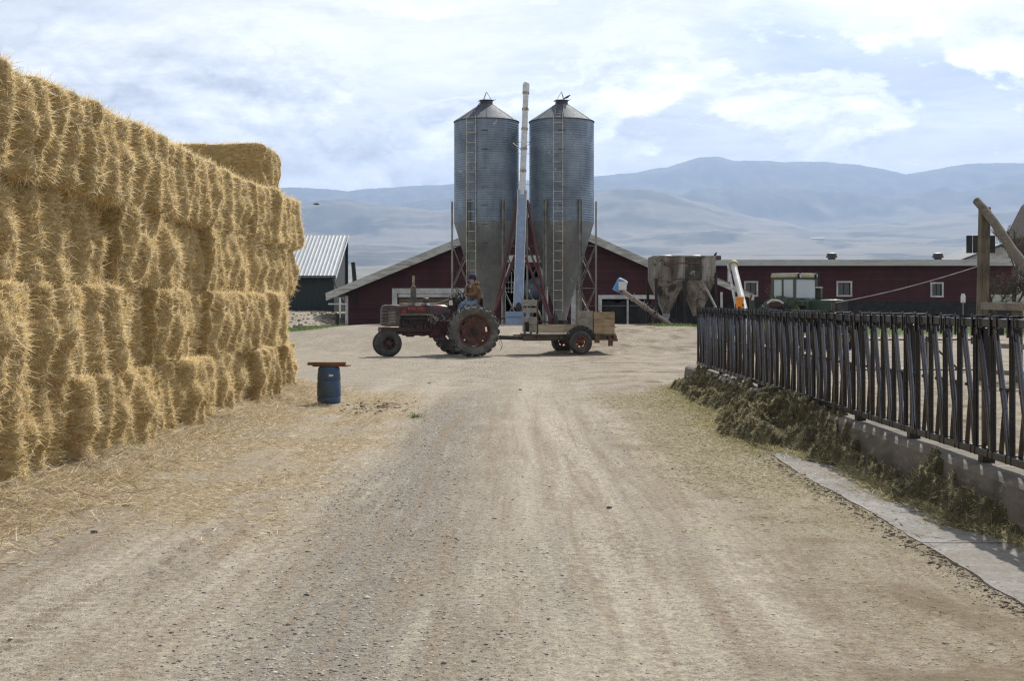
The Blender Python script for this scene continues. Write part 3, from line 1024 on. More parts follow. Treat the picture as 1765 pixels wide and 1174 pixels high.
def build_litter():
    # loose straw heaped along the foot of the stack
    ys = np.arange(6.0, 23.6, .04)
    xs = np.linspace(-4.2, -2.9, 34)
    X, Y = np.meshgrid(xs, ys)
    edge = -3.35 + .28 * fbm(Y / 1.1, Y * 0 + 2, oct=3, seed=6)
    h = .17 * sm(0, .75, edge - X) * (.65 + .5 * fbm(X / .3, Y / .3, oct=3, seed=14)) - .02 + .02 * fbm(X / .08, Y / .08, oct=2, seed=15)
    Z = ground_h(X, Y) + h
    n = len(xs)
    V = np.stack([X, Y, Z], -1).reshape(-1, 3)
    i = np.arange(len(ys) - 1)[:, None] * n + np.arange(n - 1)[None, :]
    Q = np.stack([i, i + 1, i + 1 + n, i + n], -1).reshape(-1, 4)
    N = 42000
    bx = rng.uniform(-4.1, -2.85, N)
    by = 6 + 17.4 * rng.random(N) ** 1.4
    be = -3.35 + .28 * fbm(by / 1.1, by * 0 + 2, oct=3, seed=6)
    keep = rng.random(N) < np.clip(.12 + 1.3 * sm(-.25, .35, be - bx), 0, 1)
    bx, by, be = bx[keep], by[keep], be[keep]
    bh = .17 * sm(0, .75, be - bx) * (.65 + .5 * fbm(bx / .3, by / .3, oct=3, seed=14)) - .02
    a = rng.uniform(0, 6.28, len(bx))
    D = np.stack([np.cos(a), np.sin(a), np.abs(rng.normal(.12, .28, len(bx)))], -1)
    D /= np.linalg.norm(D, axis=1, keepdims=True)
    zb = np.maximum(ground_h(bx, by) + bh, surf_z(bx, by)) + rng.uniform(0, .02, len(bx))
    BV, BQ = blades(np.stack([bx, by, zb], -1), D, rng.uniform(.05, .17, len(bx)), rng.uniform(.003, .0055, len(bx)), rng.normal(0, .25, len(bx)))
    o = np_mesh('loose_straw', np.concatenate([V, BV]), np.concatenate([Q, BQ + len(V)]), smooth=False)
    o.data.materials.append(M['litter_core']); o.data.materials.append(M['chaff'])
    o.data.polygons.foreach_set('material_index', np.concatenate([np.zeros(len(Q), np.int32), np.ones(len(BQ), np.int32)]))
    tag(o, 'loose golden straw heaped along the foot of the bale stack', 'loose straw', kind='stuff')
    # straw strewn over the left half of the yard
    N = 90000
    y = 6.2 + 16.5 * rng.random(N) ** 1.25
    x = rng.uniform(-3.6, -.7, N)
    nz = fbm(x / .8, y / 1.2, oct=4, seed=12)
    d = sm(-1.15, -1.9, x + .35 * nz) * (1 - sm(20.8, 22.3, y + nz)) * sm(6.8, 9.6, y + 1.5 * nz)
    d = d * (.15 + .85 * sm(-.25, .2, fbm(x / .5, y / .5, oct=3, seed=90))) + .012
    k = rng.random(N) < d
    litter('straw_litter', x[k], y[k], M['chaff'], .015, .085, .002, .0045, .012, .12, 'pale straw strewn over the dirt beside the bale stack', 'straw litter')
    # greenish chaff on the right verge
    N = 90000
    y = 5.2 + 17.3 * rng.random(N) ** 1.15
    x = rng.uniform(.4, 3.15, N)
    nz = fbm(x / .8, y / 1.2, oct=4, seed=12)
    d = sm(1.0, 2.1, x + .45 * nz) * (1 - sm(20.5, 22.3, y + nz)) * (.10 + .90 * sm(7.5, 12, y + nz)) + .006
    slab = (x > 2.53) & (y < 12.6)
    d = np.where(slab, d * .12, d)
    k = rng.random(N) < d
    litter('hay_chaff', x[k], y[k], M['green_chaff'], .010, .060, .0018, .004, .010, .12, 'greenish hay chaff scattered along the feed lane', 'hay chaff', zoff=np.where(slab, .012, 0)[k])


def ico_pts():
    t = (1 + 5 ** .5) / 2
    v = np.array([(-1, t, 0), (1, t, 0), (-1, -t, 0), (1, -t, 0), (0, -1, t), (0, 1, t), (0, -1, -t), (0, 1, -t), (t, 0, -1), (t, 0, 1), (-t, 0, -1), (-t, 0, 1)], float)
    v /= np.linalg.norm(v[0])
    f = np.array([(0, 11, 5), (0, 5, 1), (0, 1, 7), (0, 7, 10), (0, 10, 11), (1, 5, 9), (5, 11, 4), (11, 10, 2), (10, 7, 6), (7, 1, 8), (3, 9, 4), (3, 4, 2), (3, 2, 6), (3, 6, 8), (3, 8, 9), (4, 9, 5), (2, 4, 11), (6, 2, 10), (8, 6, 7), (9, 8, 1)])
    return v, f


def pebbles(name, x, y, s, mat, flat=.55):
    v, f = ico_pts()
    n = len(x)
    V = v[None] * (1 + rng.uniform(-.22, .22, (n, 12, 1)))
    sc = np.stack([s * rng.uniform(.8, 1.5, n), s * rng.uniform(.8, 1.4, n), s * flat * rng.uniform(.6, 1.2, n)], -1)
    V = V * sc[:, None]
    a = rng.uniform(0, 6.28, n); c, q = np.cos(a)[:, None], np.sin(a)[:, None]
    V = np.stack([V[..., 0] * c - V[..., 1] * q, V[..., 0] * q + V[..., 1] * c, V[..., 2]], -1)
    z = surf_z(x, y) + s * .02
    V += np.stack([x, y, z], -1)[:, None]
    T = (f[None] + (np.arange(n) * 12)[:, None, None]).reshape(-1, 3)
    return np_mesh(name, V.reshape(-1, 3), None, T, mat=mat, smooth=False)


def build_stones():
    N = 150000
    y = 4.4 + 30 * rng.random(N) ** 2.0
    x = rng.uniform(-1, 1, N) * (2.2 + .14 * y)
    nz = fbm(x / .9, y / 2.5, oct=3, seed=61)
    band = np.exp(-((x + .75 + .25 * nz) / .62) ** 2)
    d = .05 + .95 * band * sm(-.5, .3, nz) + .22 * sm(.05, .4, nz)
    d = d * (1 - .8 * sm(2.3, 2.5, x))
    k = rng.random(N) < d
    x, y = x[k], y[k]
    s = .0022 + .0085 * rng.random(len(x)) ** 5 * (1 + (rng.random(len(x)) < .02) * .7)
    s = np.maximum(s, .00030 * y)
    o = pebbles('gravel', x, y, s, M['stone'])
    tag(o, 'small grey gravel and grit strewn along the dirt road', 'gravel', kind='stuff')
    # single stones one can point to
    spots = [(218, 872, .026, 'dark stone lying on bare dirt near the foot of the straw bales'),
             (162, 919, .022, 'blue-grey stone at the lower left, on the dirt beside the straw litter'),
             (528, 1027, .015, 'small dark stone in the road, left of centre near the camera'),
             (740, 660, .035, 'brown dirt lump on the yard between the tractor and the road'),
             (897, 673, .03, 'pale lump of dirt where the road meets the yard'),
             (1050, 873, .020, 'dark flat clod in the right wheel track of the road')]
    v, f = ico_pts()
    for px, py, s, lab in spots:
        Z = 1.5 * F / (py - 528)
        X = (px - 888) / F * Z
        mb = MB()
        r2 = random.Random(px)
        vv = [(a[0] * s * r2.uniform(1, 1.5), a[1] * s * r2.uniform(.9, 1.2), a[2] * s * .6 * r2.uniform(.8, 1.2)) for a in v]
        mb.add(vv, [tuple(q) for q in f])
        o = mb.build('stone', surf('stone_%d' % px, (.10, .10, .105) if py > 800 else (.2, .165, .125), (.06, .06, .065) if py > 800 else (.12, .1, .08), rough=.8, scale=30, bmp=.5), bevel=s * .15)
        o.location = (X, Z, float(surf_z(np.array([X]), np.array([Z]))[0]) + s * .3)
        tag(o, lab, 'stone')


build_litter()
build_stones()


# clods of dung and earth beside the litter, and a tuft of grass
def clod_heap():
    Z0 = 1.5 * F / (700 - 528)
    N = 170
    x = (655 - 888) / F * Z0 + rng.normal(0, .22, N); y = Z0 + rng.normal(0, .65, N)
    s = .008 + .032 * rng.random(N) ** 2.5
    o = pebbles('dirt_clods', x, y, s, surf('dark_clods', (.15, .115, .08), (.24, .19, .13), rough=1, scale=20, bmp=.6), .9)
    tag(o, 'dark earth clods churned up in the straw right of the blue barrel', 'dirt clods', kind='stuff')


clod_heap()


def edge_crumbs():
    N = 2600
    y = 4.6 + 8.2 * rng.random(N) ** 1.2
    x = 2.49 + rng.normal(0, .06, N) + .02 * vnoise(y * 5, y * 0)
    s = .003 + .013 * rng.random(N) ** 4
    o = pebbles('soil_crumbs', x, y, s, surf('soil_crumbs', (.13, .10, .07), (.22, .175, .125), rough=1, scale=25, bmp=.5), .8)
    tag(o, 'dark crumbled soil along the edge of the concrete slab', 'soil crumbs', kind='stuff')


edge_crumbs()


def tuft(px, py, lab, n=90, r=.07, h=.10):
    Z = 1.5 * F / (py - 528); X = (px - 888) / F * Z
    x = rng.normal(0, r * .5, n); y = rng.normal(0, r * .5, n)
    D = np.stack([rng.normal(0, .55, n), rng.normal(0, .55, n), np.ones(n)], -1); D /= np.linalg.norm(D, axis=1, keepdims=True)
    V, Q = blades(np.stack([x, y, x * 0], -1), D, rng.uniform(.4, 1.0, n) * h, rng.uniform(.003, .006, n), rng.normal(0, .4, n))
    o = np_mesh('grass_tuft', V, Q, mat=M['grass'], smooth=False)
    o.location = (X, Z, float(surf_z(np.array([X]), np.array([Z]))[0]))
    return tag(o, lab, 'grass tuft')


tuft(716, 720, 'small green tuft of grass at the edge of the straw litter, right of the clods', 120, .10, .09)
tuft(225, 790, 'thin green blades of grass growing at the foot of the straw stack', 40, .12, .22)


# ---------------------------------------------------------------- concrete slab, curb and hay feed
def concrete(name, c, c2, c3=None):
    return surf(name, c, c2, c3, rough=.9, scale=2.5, detail=8, bmp=.5, bdist=.006, bscale=60, var=.35)


def build_slab():
    pts = [(2.53, -6), (2.53, 3), (2.50, 5), (2.55, 7), (2.57, 9), (2.53, 11), (2.56, 12.3), (2.60, 12.75), (3.0, 12.6), (3.28, 12.4), (3.28, -6)]
    fine = []
    for i in range(len(pts)):
        a, b = pts[i], pts[(i + 1) % len(pts)]
        L = math.hypot(b[0] - a[0], b[1] - a[1])
        m = max(1, int(L / .12)) if i < 9 else 1
        for k in range(m):
            u = k / m
            x = a[0] + (b[0] - a[0]) * u; y = a[1] + (b[1] - a[1]) * u
            if i < 8: x += .016 * float(vnoise(np.array(y * 3.), np.array(.5))) + .010 * float(vnoise(np.array(y * 11.), np.array(1.5)))
            fine.append((x, y))
    mb = MB()
    T = Matrix(((1, 0, 0, 0), (0, 0, 1, 0), (0, 1, 0, 0), (0, 0, 0, 1)))
    # prism in XZ plane -> lay flat: u->x, v->y, thickness->z
    mb.prism(fine, .16, Matrix(((1, 0, 0, 0), (0, 0, 1, 0), (0, 1, 0, -.146), (0, 0, 0, 1))))
    m, t, b = new_mat('feed_apron_concrete')
    v = objvec(t, False)
    n = t.noise(v, 2.6, 10, .72, .6)
    n2 = t.noise(v, 40, 6, .7)
    vo = t.node('ShaderNodeTexVoronoi'); vo.inputs['Scale'].default_value = 90; t.link(v, vo.inputs['Vector'])
    sp = t.math('LESS_THAN', vo.outputs['Distance'], .28)
    cur = t.mix(t.ramp(n, [(.35, (0, 0, 0)), (.65, (1, 1, 1))]), (.36, .35, .33), (.21, .195, .175))
    cur = t.mix(t.math('MULTIPLY', sp, t.ramp(n2, [(.5, (0, 0, 0)), (.6, (.6, .6, .6))])), cur, (.55, .53, .50))
    cur = t.mix(t.ramp(n2, [(.50, (0, 0, 0)), (.66, (.9, .9, .9))]), cur, (.14, .12, .10))
    sy_ = t.node('ShaderNodeSeparateXYZ'); t.link(v, sy_.inputs[0])
    jn = t.math('LESS_THAN', t.math('FRACT', t.math('MULTIPLY_ADD', sy_.outputs[1], .38, t.math('MULTIPLY', n, .03))), .007)
    cur = t.mix(jn, cur, (.04, .035, .03))
    ck = t.node('ShaderNodeTexVoronoi', feature='DISTANCE_TO_EDGE'); ck.inputs['Scale'].default_value = 1.3
    t.link(t.mapping(v, (1, .5, 1)), ck.inputs['Vector'])
    crk = t.math('MULTIPLY', t.math('LESS_THAN', ck.outputs['Distance'], .006), t.math('GREATER_THAN', n, .52))
    cur = t.mix(crk, cur, (.06, .05, .045))
    st_ = t.ramp(t.noise(v, 1.1, 7, .7, .8), [(.48, (0, 0, 0)), (.70, (.6, .6, .6))])
    cur = t.mix(st_, cur, (.20, .17, .13))
    t.link(cur, b.inputs['Base Color'])
    b.inputs['Roughness'].default_value = .95
    b.inputs['Specular IOR Level'].default_value = .15
    bump(t, b, n2, .8, .01)
    o = mb.build('concrete_slab', m, smooth=0)
    # face orientation is fixed up by recalculating through a tiny bmesh pass
    import bmesh
    bm = bmesh.new(); bm.from_mesh(o.data); bmesh.ops.recalc_face_normals(bm, faces=bm.faces); bm.to_mesh(o.data); bm.free()
    tag(o, kind='structure')


def build_curb():
    ys = np.concatenate([np.arange(-6, 4, 1.0), np.arange(4, 23.9, .10)])
    prof = [(3.215, -.15), (3.205, .10), (3.212, .25), (3.225, .335), (3.25, .365), (3.29, .378), (3.40, .381), (3.55, .38), (3.66, .378), (3.70, .35), (3.71, .2), (3.71, -.15)]
    pr = np.array(prof)
    X = np.repeat(pr[None, :, 0], len(ys), 0); Z = np.repeat(pr[None, :, 1], len(ys), 0); Y = np.repeat(ys[:, None], len(pr), 1)
    w = .016 * fbm(Y / .7, Z / .3, oct=4, seed=2)
    X = X + w + .006 * fbm(Y / .12, Z / .1, X / .1, oct=2, seed=5)
    Z = Z + (.010 * fbm(Y / .5, X / .3, oct=4, seed=8)) * (Z > .2)
    V = np.stack([X, Y, Z], -1).reshape(-1, 3)
    n = len(pr)
    i = np.arange(len(ys) - 1)[:, None] * n + np.arange(n - 1)[None, :]
    Q = np.stack([i, i + 1, i + 1 + n, i + n], -1).reshape(-1, 4)
    # end cap
    last = (len(ys) - 1) * n
    caps = [tuple(last + k for k in range(n))]
    me = bpy.data.meshes.new('feed_curb')
    me.from_pydata([tuple(v) for v in V], [], [tuple(q) for q in Q] + caps)
    me.update()
    o = bpy.data.objects.new('concrete_curb', me); COL.objects.link(o)
    me.materials.append(surf('worn_curb_concrete', (.155, .135, .105), (.095, .080, .062), (.25, .22, .175), rough=.92, scale=2.2, stretch=(1, 1, 3), detail=9, bmp=.6, bdist=.01, bscale=45, var=.4))
    tag(o, 'long worn concrete curb under the black feed fence', 'curb')


build_slab()
build_curb()


def build_hay_feed():
    LX = [(5.0, 3.24), (6.5, 3.16), (7.6, 3.10), (8.4, 2.99), (9.0, 2.93), (10.0, 2.90), (11.0, 2.98), (11.5, 3.02), (11.9, 2.95), (12.4, 2.76), (13.2, 2.50), (14.2, 2.38), (15.2, 2.46), (16, 2.58), (17, 2.66), (18.5, 2.62), (20, 2.70), (21.5, 2.68), (22.6, 2.74), (23.3, 3.0)]
    LH = [(5.0, .30), (7.0, .36), (8.6, .42), (9.5, .44), (10.3, .38), (11.3, .30), (12.2, .36), (13.5, .42), (15, .46), (17, .44), (20, .42), (22.3, .36), (23.3, .05)]

    def shape(x, y):
        xl = np.interp(y, *zip(*LX)) - .03 + .20 * fbm(y / .40, y * 0, oct=4, seed=40)
        H = np.interp(y, *zip(*LH))
        u = x - xl
        s = .55 * sm(0, .22, u) + .45 * sm(.25, .60, u)
        lum = .62 + .85 * fbm(x / .17 + y * .5, y / .38, oct=3, seed=41) + .42 * fbm(x / .09, y / .09, oct=3, seed=42)
        h = H * s * np.clip(lum, .05, 1.7)
        h = np.minimum(h, .45)
        h = h * (1 - .45 * sm(3.15, 3.40, x) * (1 - sm(11.5, 12.5, y))) * (1 - sm(3.42, 3.55, x))
        return h - .03 + .05 * (x > 2.55)

    ys = np.arange(5.0, 23.4, .025)
    xs = np.arange(2.15, 3.56, .022)
    X, Y = np.meshgrid(xs, ys)
    Z = shape(X, Y)
    n = len(xs)
    V = np.stack([X, Y, Z], -1).reshape(-1, 3)
    i = np.arange(len(ys) - 1)[:, None] * n + np.arange(n - 1)[None, :]
    Q = np.stack([i, i + 1, i + 1 + n, i + n], -1).reshape(-1, 4)
    qz = Z.reshape(-1)[Q].max(1)
    Q = Q[qz > .07]
    N = 190000
    y = 5 + 18.2 * rng.random(N) ** 1.35
    x = rng.uniform(2.15, 3.54, N)
    h = shape(x, y)
    keep = h > .025
    x, y, h = x[keep], y[keep], h[keep]
    e = .01
    gx = (shape(x + e, y) - shape(x - e, y)) / (2 * e); gy = (shape(x, y + e) - shape(x, y - e)) / (2 * e)
    Nn = np.stack([-gx, -gy, np.ones_like(gx)], -1); Nn /= np.linalg.norm(Nn, axis=1, keepdims=True)
    g = np.stack([fbm(x * 6, y * 6, oct=2, seed=1), fbm(x * 6, y * 6, oct=2, seed=2), fbm(x * 6, y * 6, oct=2, seed=3)], -1)
    D = Nn * .02 + rng.normal(size=(len(x), 3)) * .8 + g * 1.0 + np.array([-.25, -.1, -.25])
    D /= np.linalg.norm(D, axis=1, keepdims=True)
    dn = (D * Nn).sum(1, keepdims=True)
    D = np.where(dn < 0, D - 1.15 * dn * Nn, D)
    # stems spilling outward over the lane
    ns = 26000
    ys_ = 5.2 + 17.8 * rng.random(ns) ** 1.3
    xs_ = np.interp(ys_, *zip(*LX)) + .08 - rng.exponential(.16, ns) * np.where(ys_ < 12.4, .4, 1.0) * (.6 + .8 * sm(-.3, .4, fbm(ys_ / .6, ys_ * 0, oct=2, seed=66)))
    zs_ = surf_z(xs_, ys_) + np.where(xs_ > 2.55, .03, .004) + rng.random(ns) * .02
    a_ = rng.uniform(0, 6.28, ns)
    Ds_ = np.stack([np.cos(a_), np.sin(a_), np.abs(rng.normal(.1, .3, ns))], -1); Ds_ /= np.linalg.norm(Ds_, axis=1, keepdims=True)
    SV, SQ = blades(np.stack([xs_, ys_, zs_], -1), Ds_, rng.uniform(.02, .08, ns), rng.uniform(.002, .004, ns), rng.normal(0, .5, ns))
    BV, BQ = blades(np.stack([x, y, h - .006], -1), D, rng.uniform(.012, .045, len(x)), rng.uniform(.0022, .0048, len(x)), rng.normal(0, .8, len(x)))
    BQ = np.concatenate([BQ, SQ + len(BV)]); BV = np.concatenate([BV, SV])
    o = np_mesh('alfalfa_hay', np.concatenate([V, BV]), np.concatenate([Q, BQ + len(V)]), smooth=False)
    o.data.materials.append(M['alfalfa_core']); o.data.materials.append(M['alfalfa'])
    o.data.polygons.foreach_set('material_index', np.concatenate([np.zeros(len(Q), np.int32), np.ones(len(BQ), np.int32)]))
    tag(o, 'dark green alfalfa hay strewn in lumps along the curb below the feed fence', 'hay', kind='stuff')


build_hay_feed()

# ---------------------------------------------------------------- headlock feed fence
FX = 3.36
M['fence_dark'] = surf('fence_dark_steel', (.022, .020, .020), (.013, .012, .012), (.050, .034, .024), rough=.30, metal=.3, scale=4, t3=(.60, .75), bmp=.15, var=.3)
M['fence_rusty'] = surf('fence_rusty_brown', (.075, .055, .040), (.045, .035, .028), (.11, .08, .055), rough=.65, metal=.3, scale=5, bmp=.2)
M['fence_shiny'] = surf('fence_polished_tube', (.14, .14, .155), (.085, .082, .088), (.06, .045, .035), rough=.16, metal=.75, scale=3, stretch=(1, 1, .4), t3=(.62, .75), bmp=.08)


def build_fence():
    pitch = .33
    npan = 10
    zt, zb = 1.425, .455
    lock = []
    # one stall: fixed round tube, slanted locking tube with rubber, latch fingers
    a = MB(); a.tube((0, 0, zb), (0, 0, zt - .02), .0215, n=12)
    upright = a.mesh('upright_tube')
    upright.materials.append(M['fence_dark'])
    b = MB(); b.tube((-.012, -.085, zt - .05), (-.012, -.235, zb + .36), .0205, n=14); b.tube((-.012, -.235, zb + .36), (-.012, -.295, zb + .02), .018, n=14)
    lockb = b.mesh('locking_bar'); lockb.materials.append(M['fence_shiny'])
    c = MB(); c.tube((0.02, -.185, zb + .50), (0.015, -.105, zb + .03), .0175, n=10)
    c.tube((-.03, -.195, zb + .50), (0.03, -.195, zb + .50), .013, n=10)
    brace_m = c.mesh('lower_brace'); brace_m.materials.append(M['fence_rusty'])
    d = MB()
    d.bar((-.034, -.005, zt - .10), (-.034, -.012, zt + .065), .010, .022)
    d.bar((-.034, -.125, zt - .07), (-.034, -.118, zt + .045), .009, .014)
    d.bar((.045, -.01, zt - .06), (.045, -.01, zt + .06), .010, .02)
    d.box((.005, -.05, zt + .048), (.085, .12, .010))
    d.box((0.0, -.06, zt - .062), (.05, .10, .05))
    d.path([(-.03, -.115, zt - .05), (-.035, -.145, zt - .07), (-.03, -.14, zt - .11), (-.02, -.115, zt - .12)], .008, 6)
    d.tube((.02, -.13, zt + .042), (.02, .12, zt + .042), .008, n=6)
    latch = d.mesh('latch'); latch.materials.append(M['fence_dark'])
    names = ['nearest', 'second nearest', 'third nearest', 'fourth nearest', 'farthest']
    plen = pitch * npan
    y_far = 23.05
    k = 0
    pan = 0
    y = y_far
    total = 6
    for p in range(total):
        y0 = y_far - (p + 1) * plen * 1.0
        y1 = y_far - p * plen
        r = empty('headlock_panel', (FX, y0, 0), 0)
        lab = {0: 'farthest panel of the black headlock feed fence, ending beside the yard', 1: 'second farthest panel of the black headlock feed fence, above heaped hay', 2: 'third farthest panel of the black headlock feed fence, in the middle of its run',
               3: 'panel of the black headlock fence next to the nearest one, with light showing between bars', 4: 'nearest fully seen panel of the black headlock feed fence at the right edge', 5: 'panel of the black headlock fence cut off by the right edge'}[p]
        tag(r, lab, 'feed fence', 'panels of the black headlock feed fence')
        dz = [.0, -.012, -.026, -.036, -.042, -.042][p]
        m = MB(); m.box((0, plen / 2, zt + dz), (.05, plen - .012, .062)); m.build('top_rail', M['fence_dark'], r, bevel=.006)
        m = MB(); m.tube((.07, 0, zt + .012 + dz), (.07, plen, zt + .012 + dz), .018, n=8); m.build('control_rod', M['fence_shiny'], r)
        m = MB(); m.box((0, plen / 2, zb), (.055, plen - .012, .055))
        for i in range(npan):
            yy = plen - (i + .18) * pitch
            m.box((0, yy - .04, zb + .003), (.064, .014, .066)); m.box((0, yy - .285, zb + .003), (.064, .014, .066))
        m.build('bottom_rail', M['fence_dark'], r, bevel=.006)
        for q in (.25, .75):
            m = MB(); m.box((.035, plen * q, .41), (.09, .10, .07)); m.box((.035, plen * q, (zb + zt) / 2 - .02), (.06, .05, zt - zb - .12)); m.build('post', M['fence_dark'], r, bevel=.006)
        for i in range(npan):
            yy = plen - (i + .18) * pitch
            for me in (upright, lockb, brace_m, latch):
                o = bpy.data.objects.new(me.name, me); COL.objects.link(o); o.parent = r
                o.location = (random.uniform(-.004, .004), yy, 0)
                o.scale = (1, 1, 1 + dz / zt)
                if me is lockb or me is latch:
                    o.rotation_euler = (random.uniform(-.012, .012), 0, random.uniform(-.08, .08))
        for i in range(npan):
            yy = plen - (i + .18) * pitch


build_fence()

# ---------------------------------------------------------------- yard furniture: barrel and board
def build_barrel():
    Z = 1.5 * F / (695 - 528); X = (567 - 888) / F * Z
    r = empty('plastic_barrel', (X, Z, gz(X, Z) + float(near_relief(np.array([X]), np.array([Z]))[0])), 0, 'small faded blue barrel standing upright on the dirt near the end of the straw stack', 'barrel')
    rr = .178
    prof = [(0, 0), (rr - .02, 0), (rr, .02), (rr + .004, .08), (rr - .004, .10), (rr + .006, .12), (rr + .004, .2), (rr + .002, .33), (rr - .006, .35), (rr + .002, .37), (rr - .004, .47), (rr - .012, .49), (rr - .010, .53), (rr - .02, .56), (rr - .04, .57), (0, .565)]
    MB().lathe(prof, 40).build('barrel_body', surf('faded_blue_plastic', (.035, .075, .16), (.05, .085, .13), (.09, .10, .11), rough=.45, scale=3, t3=(.6, .8), bmp=.1), r)
    m = MB(); m.box((.05, -.178, .44), (.05, .006, .035)); m.ball((.075, -.172, .44), (.02, .012, .012)); m.build('white_mark', M['white_paint'], r)
    o = MB().box((0, 0, .022), (.58, .20, .045)).build('wooden_board', M['wood_board'], bevel=.004)
    o.location = (X - .03, Z - .02, r.location.z + .595); o.rotation_euler = (0, 0, R(5))
    tag(o, 'thick brown board lying uppermost across the blue barrel', 'board')
    o = MB().box((0, 0, .01), (.55, .26, .02)).build('wooden_board', M['wood_board'], bevel=.003)
    o.location = (X + .04, Z + .02, r.location.z + .572); o.rotation_euler = (0, 0, R(-4))
    tag(o, 'thin reddish board lying directly on the blue barrel under the thicker board', 'board')


build_barrel()

# ---------------------------------------------------------------- grain silos
SZ = 56.0
SC = SZ / 48.0
PS = F / SZ


def build_silo(pxc, label, ladder_px, seedrot, bird=False):
    X = (pxc - 888) / PS
    g = gz(X, SZ)
    r = empty('grain_silo', (X, SZ, g), 0, label, 'grain silo')
    rad = 1.235 * SC
    z = lambda py: 1.5 - (py - 528) / PS - g
    z0, z1, zc, zl = z(383), z(210), z(179), z(174)
    # corrugated shell, real wave
    prof = []
    per = .105
    nst = int((z1 - z0) / per * 6)
    for i in range(nst + 1):
        zz = z0 + (z1 - z0) * i / nst
        prof.append((rad + .009 * math.sin(2 * math.pi * zz / per), zz))
    MB().lathe(prof, 72).build('corrugated_shell', M['silo'], r, smooth=80)
    # cone roof with standing ribs
    m = MB(); m.lathe([(rad + .03, z1 - .03), (rad + .03, z1), (.28, zc)], 60)
    for k in range(7):
        a = 2 * math.pi * (k + .3) / 7
        ca, sa = math.cos(a), math.sin(a)
        m.bar(((rad + .02) * ca, (rad + .02) * sa, z1 + .01), (.25 * ca, .25 * sa, zc + .01), .03, .03)
    m.build('roof', M['silo_roof'], r, smooth=50)
    m = MB(); m.lathe([(.28, zc - .02), (.28, zl), (.30, zl + .01), (.33, zl + .03), (0, zl + .05)], 28); m.build('roof_collar', M['dark_steel'], r)
    m = MB()
    apex = (0, 0, z(158))
    for a in (seedrot, seedrot + 2.2, seedrot + 4.1):
        m.tube((.26 * math.cos(a), .2 * math.sin(a), zl), apex, .011, n=6)
    m.tube((-.36, -.05, zl - .02), (-.20, -.05, zl + .03), .02, n=6)
    m.tube((.20, -.05, zl + .03), (.42, 0, zl + .07), .014, n=6)
    m.build('lid_opener', M['dark_steel'], r)
    # hopper cone of flat sheets
    zb = z(548)
    zs = z(479)
    w = lambda py: rad * 1.0 + (.235 - rad) * (z0 - z(py)) / (z0 - zb)
    m = MB(); m.lathe([(rad, z0 + .01), (rad + .006, z0 - .03), (w(430), z(430)), (w(431) - .006, z(431)), (w(478), z(478)), (w(480) - .012, z(480)), (.235, zb), (.235, zb - .10)], 40); 
    m.build('hopper_cone', M['silo_dull'], r, smooth=30)
    m = MB(); m.lathe([(.22, zb - .10), (.28, zb - .12), (.20, zb - .3), (.05, zb - .34)], 20)
    m.build('outlet_boot', M['dark_steel'], r)
    # six legs
    zt = z(347)
    ang = [0, 60, 120, 180, 240, 300]
    lr = rad + .06
    feet = []
    for a in ang:
        c, s = math.cos(R(a)), math.sin(R(a))
        m = MB()
        T = Matrix.Rotation(R(a), 4, 'Z')
        m.box((lr, 0, (zt - .25) / 2), (.014, .13, zt + .25), T)
        m.box((lr + .04, .06, (zt - .25) / 2), (.07, .012, zt + .25), T)
        m.box((lr + .04, -.06, (zt - .25) / 2), (.07, .012, zt + .25), T)
        m.box((lr, 0, -.23), (.22, .22, .03), T)
        m.build('leg', M['galv_post'], r)
        feet.append(Vector((lr * c, lr * s, 0)))
    h1, h2 = z(424), z(497)
    m2 = []
    for i in range(6):
        a, b = feet[i], feet[(i + 1) % 6]
        for h in (h1, h2):
            m = MB(); m.bar(a + Vector((0, 0, h)), b + Vector((0, 0, h)), .06, .02)
            m.build('cross_rail', M['brace'], r)
        for (p, q) in ((h1, h2), (h2, .15)):
            m = MB()
            m.bar(a + Vector((0, 0, p)), b + Vector((0, 0, q)), .055, .014)
            m.bar(b * 1.012 + Vector((0, 0, p)), a * 1.012 + Vector((0, 0, q)), .055, .014)
            m.build('cross_brace', M['brace'], r)
    # wall ladder
    lx = (ladder_px - pxc) / PS
    ly = -math.sqrt(max(rad**2 - lx**2, 0)) - .14
    m = MB()
    top, bot = z(206), z(540)
    lw = .20
    for sx in (-lw, lw):
        m.bar((lx + sx, ly, bot), (lx + sx, ly, top), .026, .05)
    k = bot + .15
    while k < top - .1:
        m.tube((lx - lw, ly, k), (lx + lw, ly, k), .016, n=6); k += .43
    for h in np.arange(z0 + .3, top, 1.1):
        for sx in (-lw, lw):
            m.bar((lx + sx, ly, h), (lx + sx, ly + .15, h), .02, .02)
    m.build('ladder', M['ladder'], r)
    m = MB()
    a0 = math.atan2(ly, lx)
    d = Vector((math.cos(a0), math.sin(a0), 0)); tn = Vector((-d.y, d.x, 0))
    for sx in (-.16, .16):
        m.bar(d * rad + tn * sx + Vector((0, 0, z1 + .06)), d * .27 + tn * sx + Vector((0, 0, zc + .06)), .03, .02)
    for k in range(5):
        u = .1 + k * .19
        c = d * (rad + (.27 - rad) * u) + Vector((0, 0, z1 + (zc - z1) * u + .07))
        m.bar(c - tn * .16, c + tn * .16, .025, .015)
    m.build('roof_ladder', M['dark_steel'], r)
    m = MB()
    for zz in np.arange(z0 - 1.0, z1, .82):
        if zz > z0 - .5 or True:
            rr_ = rad if zz > z0 else w(528 - (zz + g - 1.5) * PS)
            a = R(-92)
            m.box((rr_ * math.cos(a), rr_ * math.sin(a) - .012, zz), (.28, .02, .022))
    m.build('sheet_lap', M['dark_steel'], r)
    return r, z


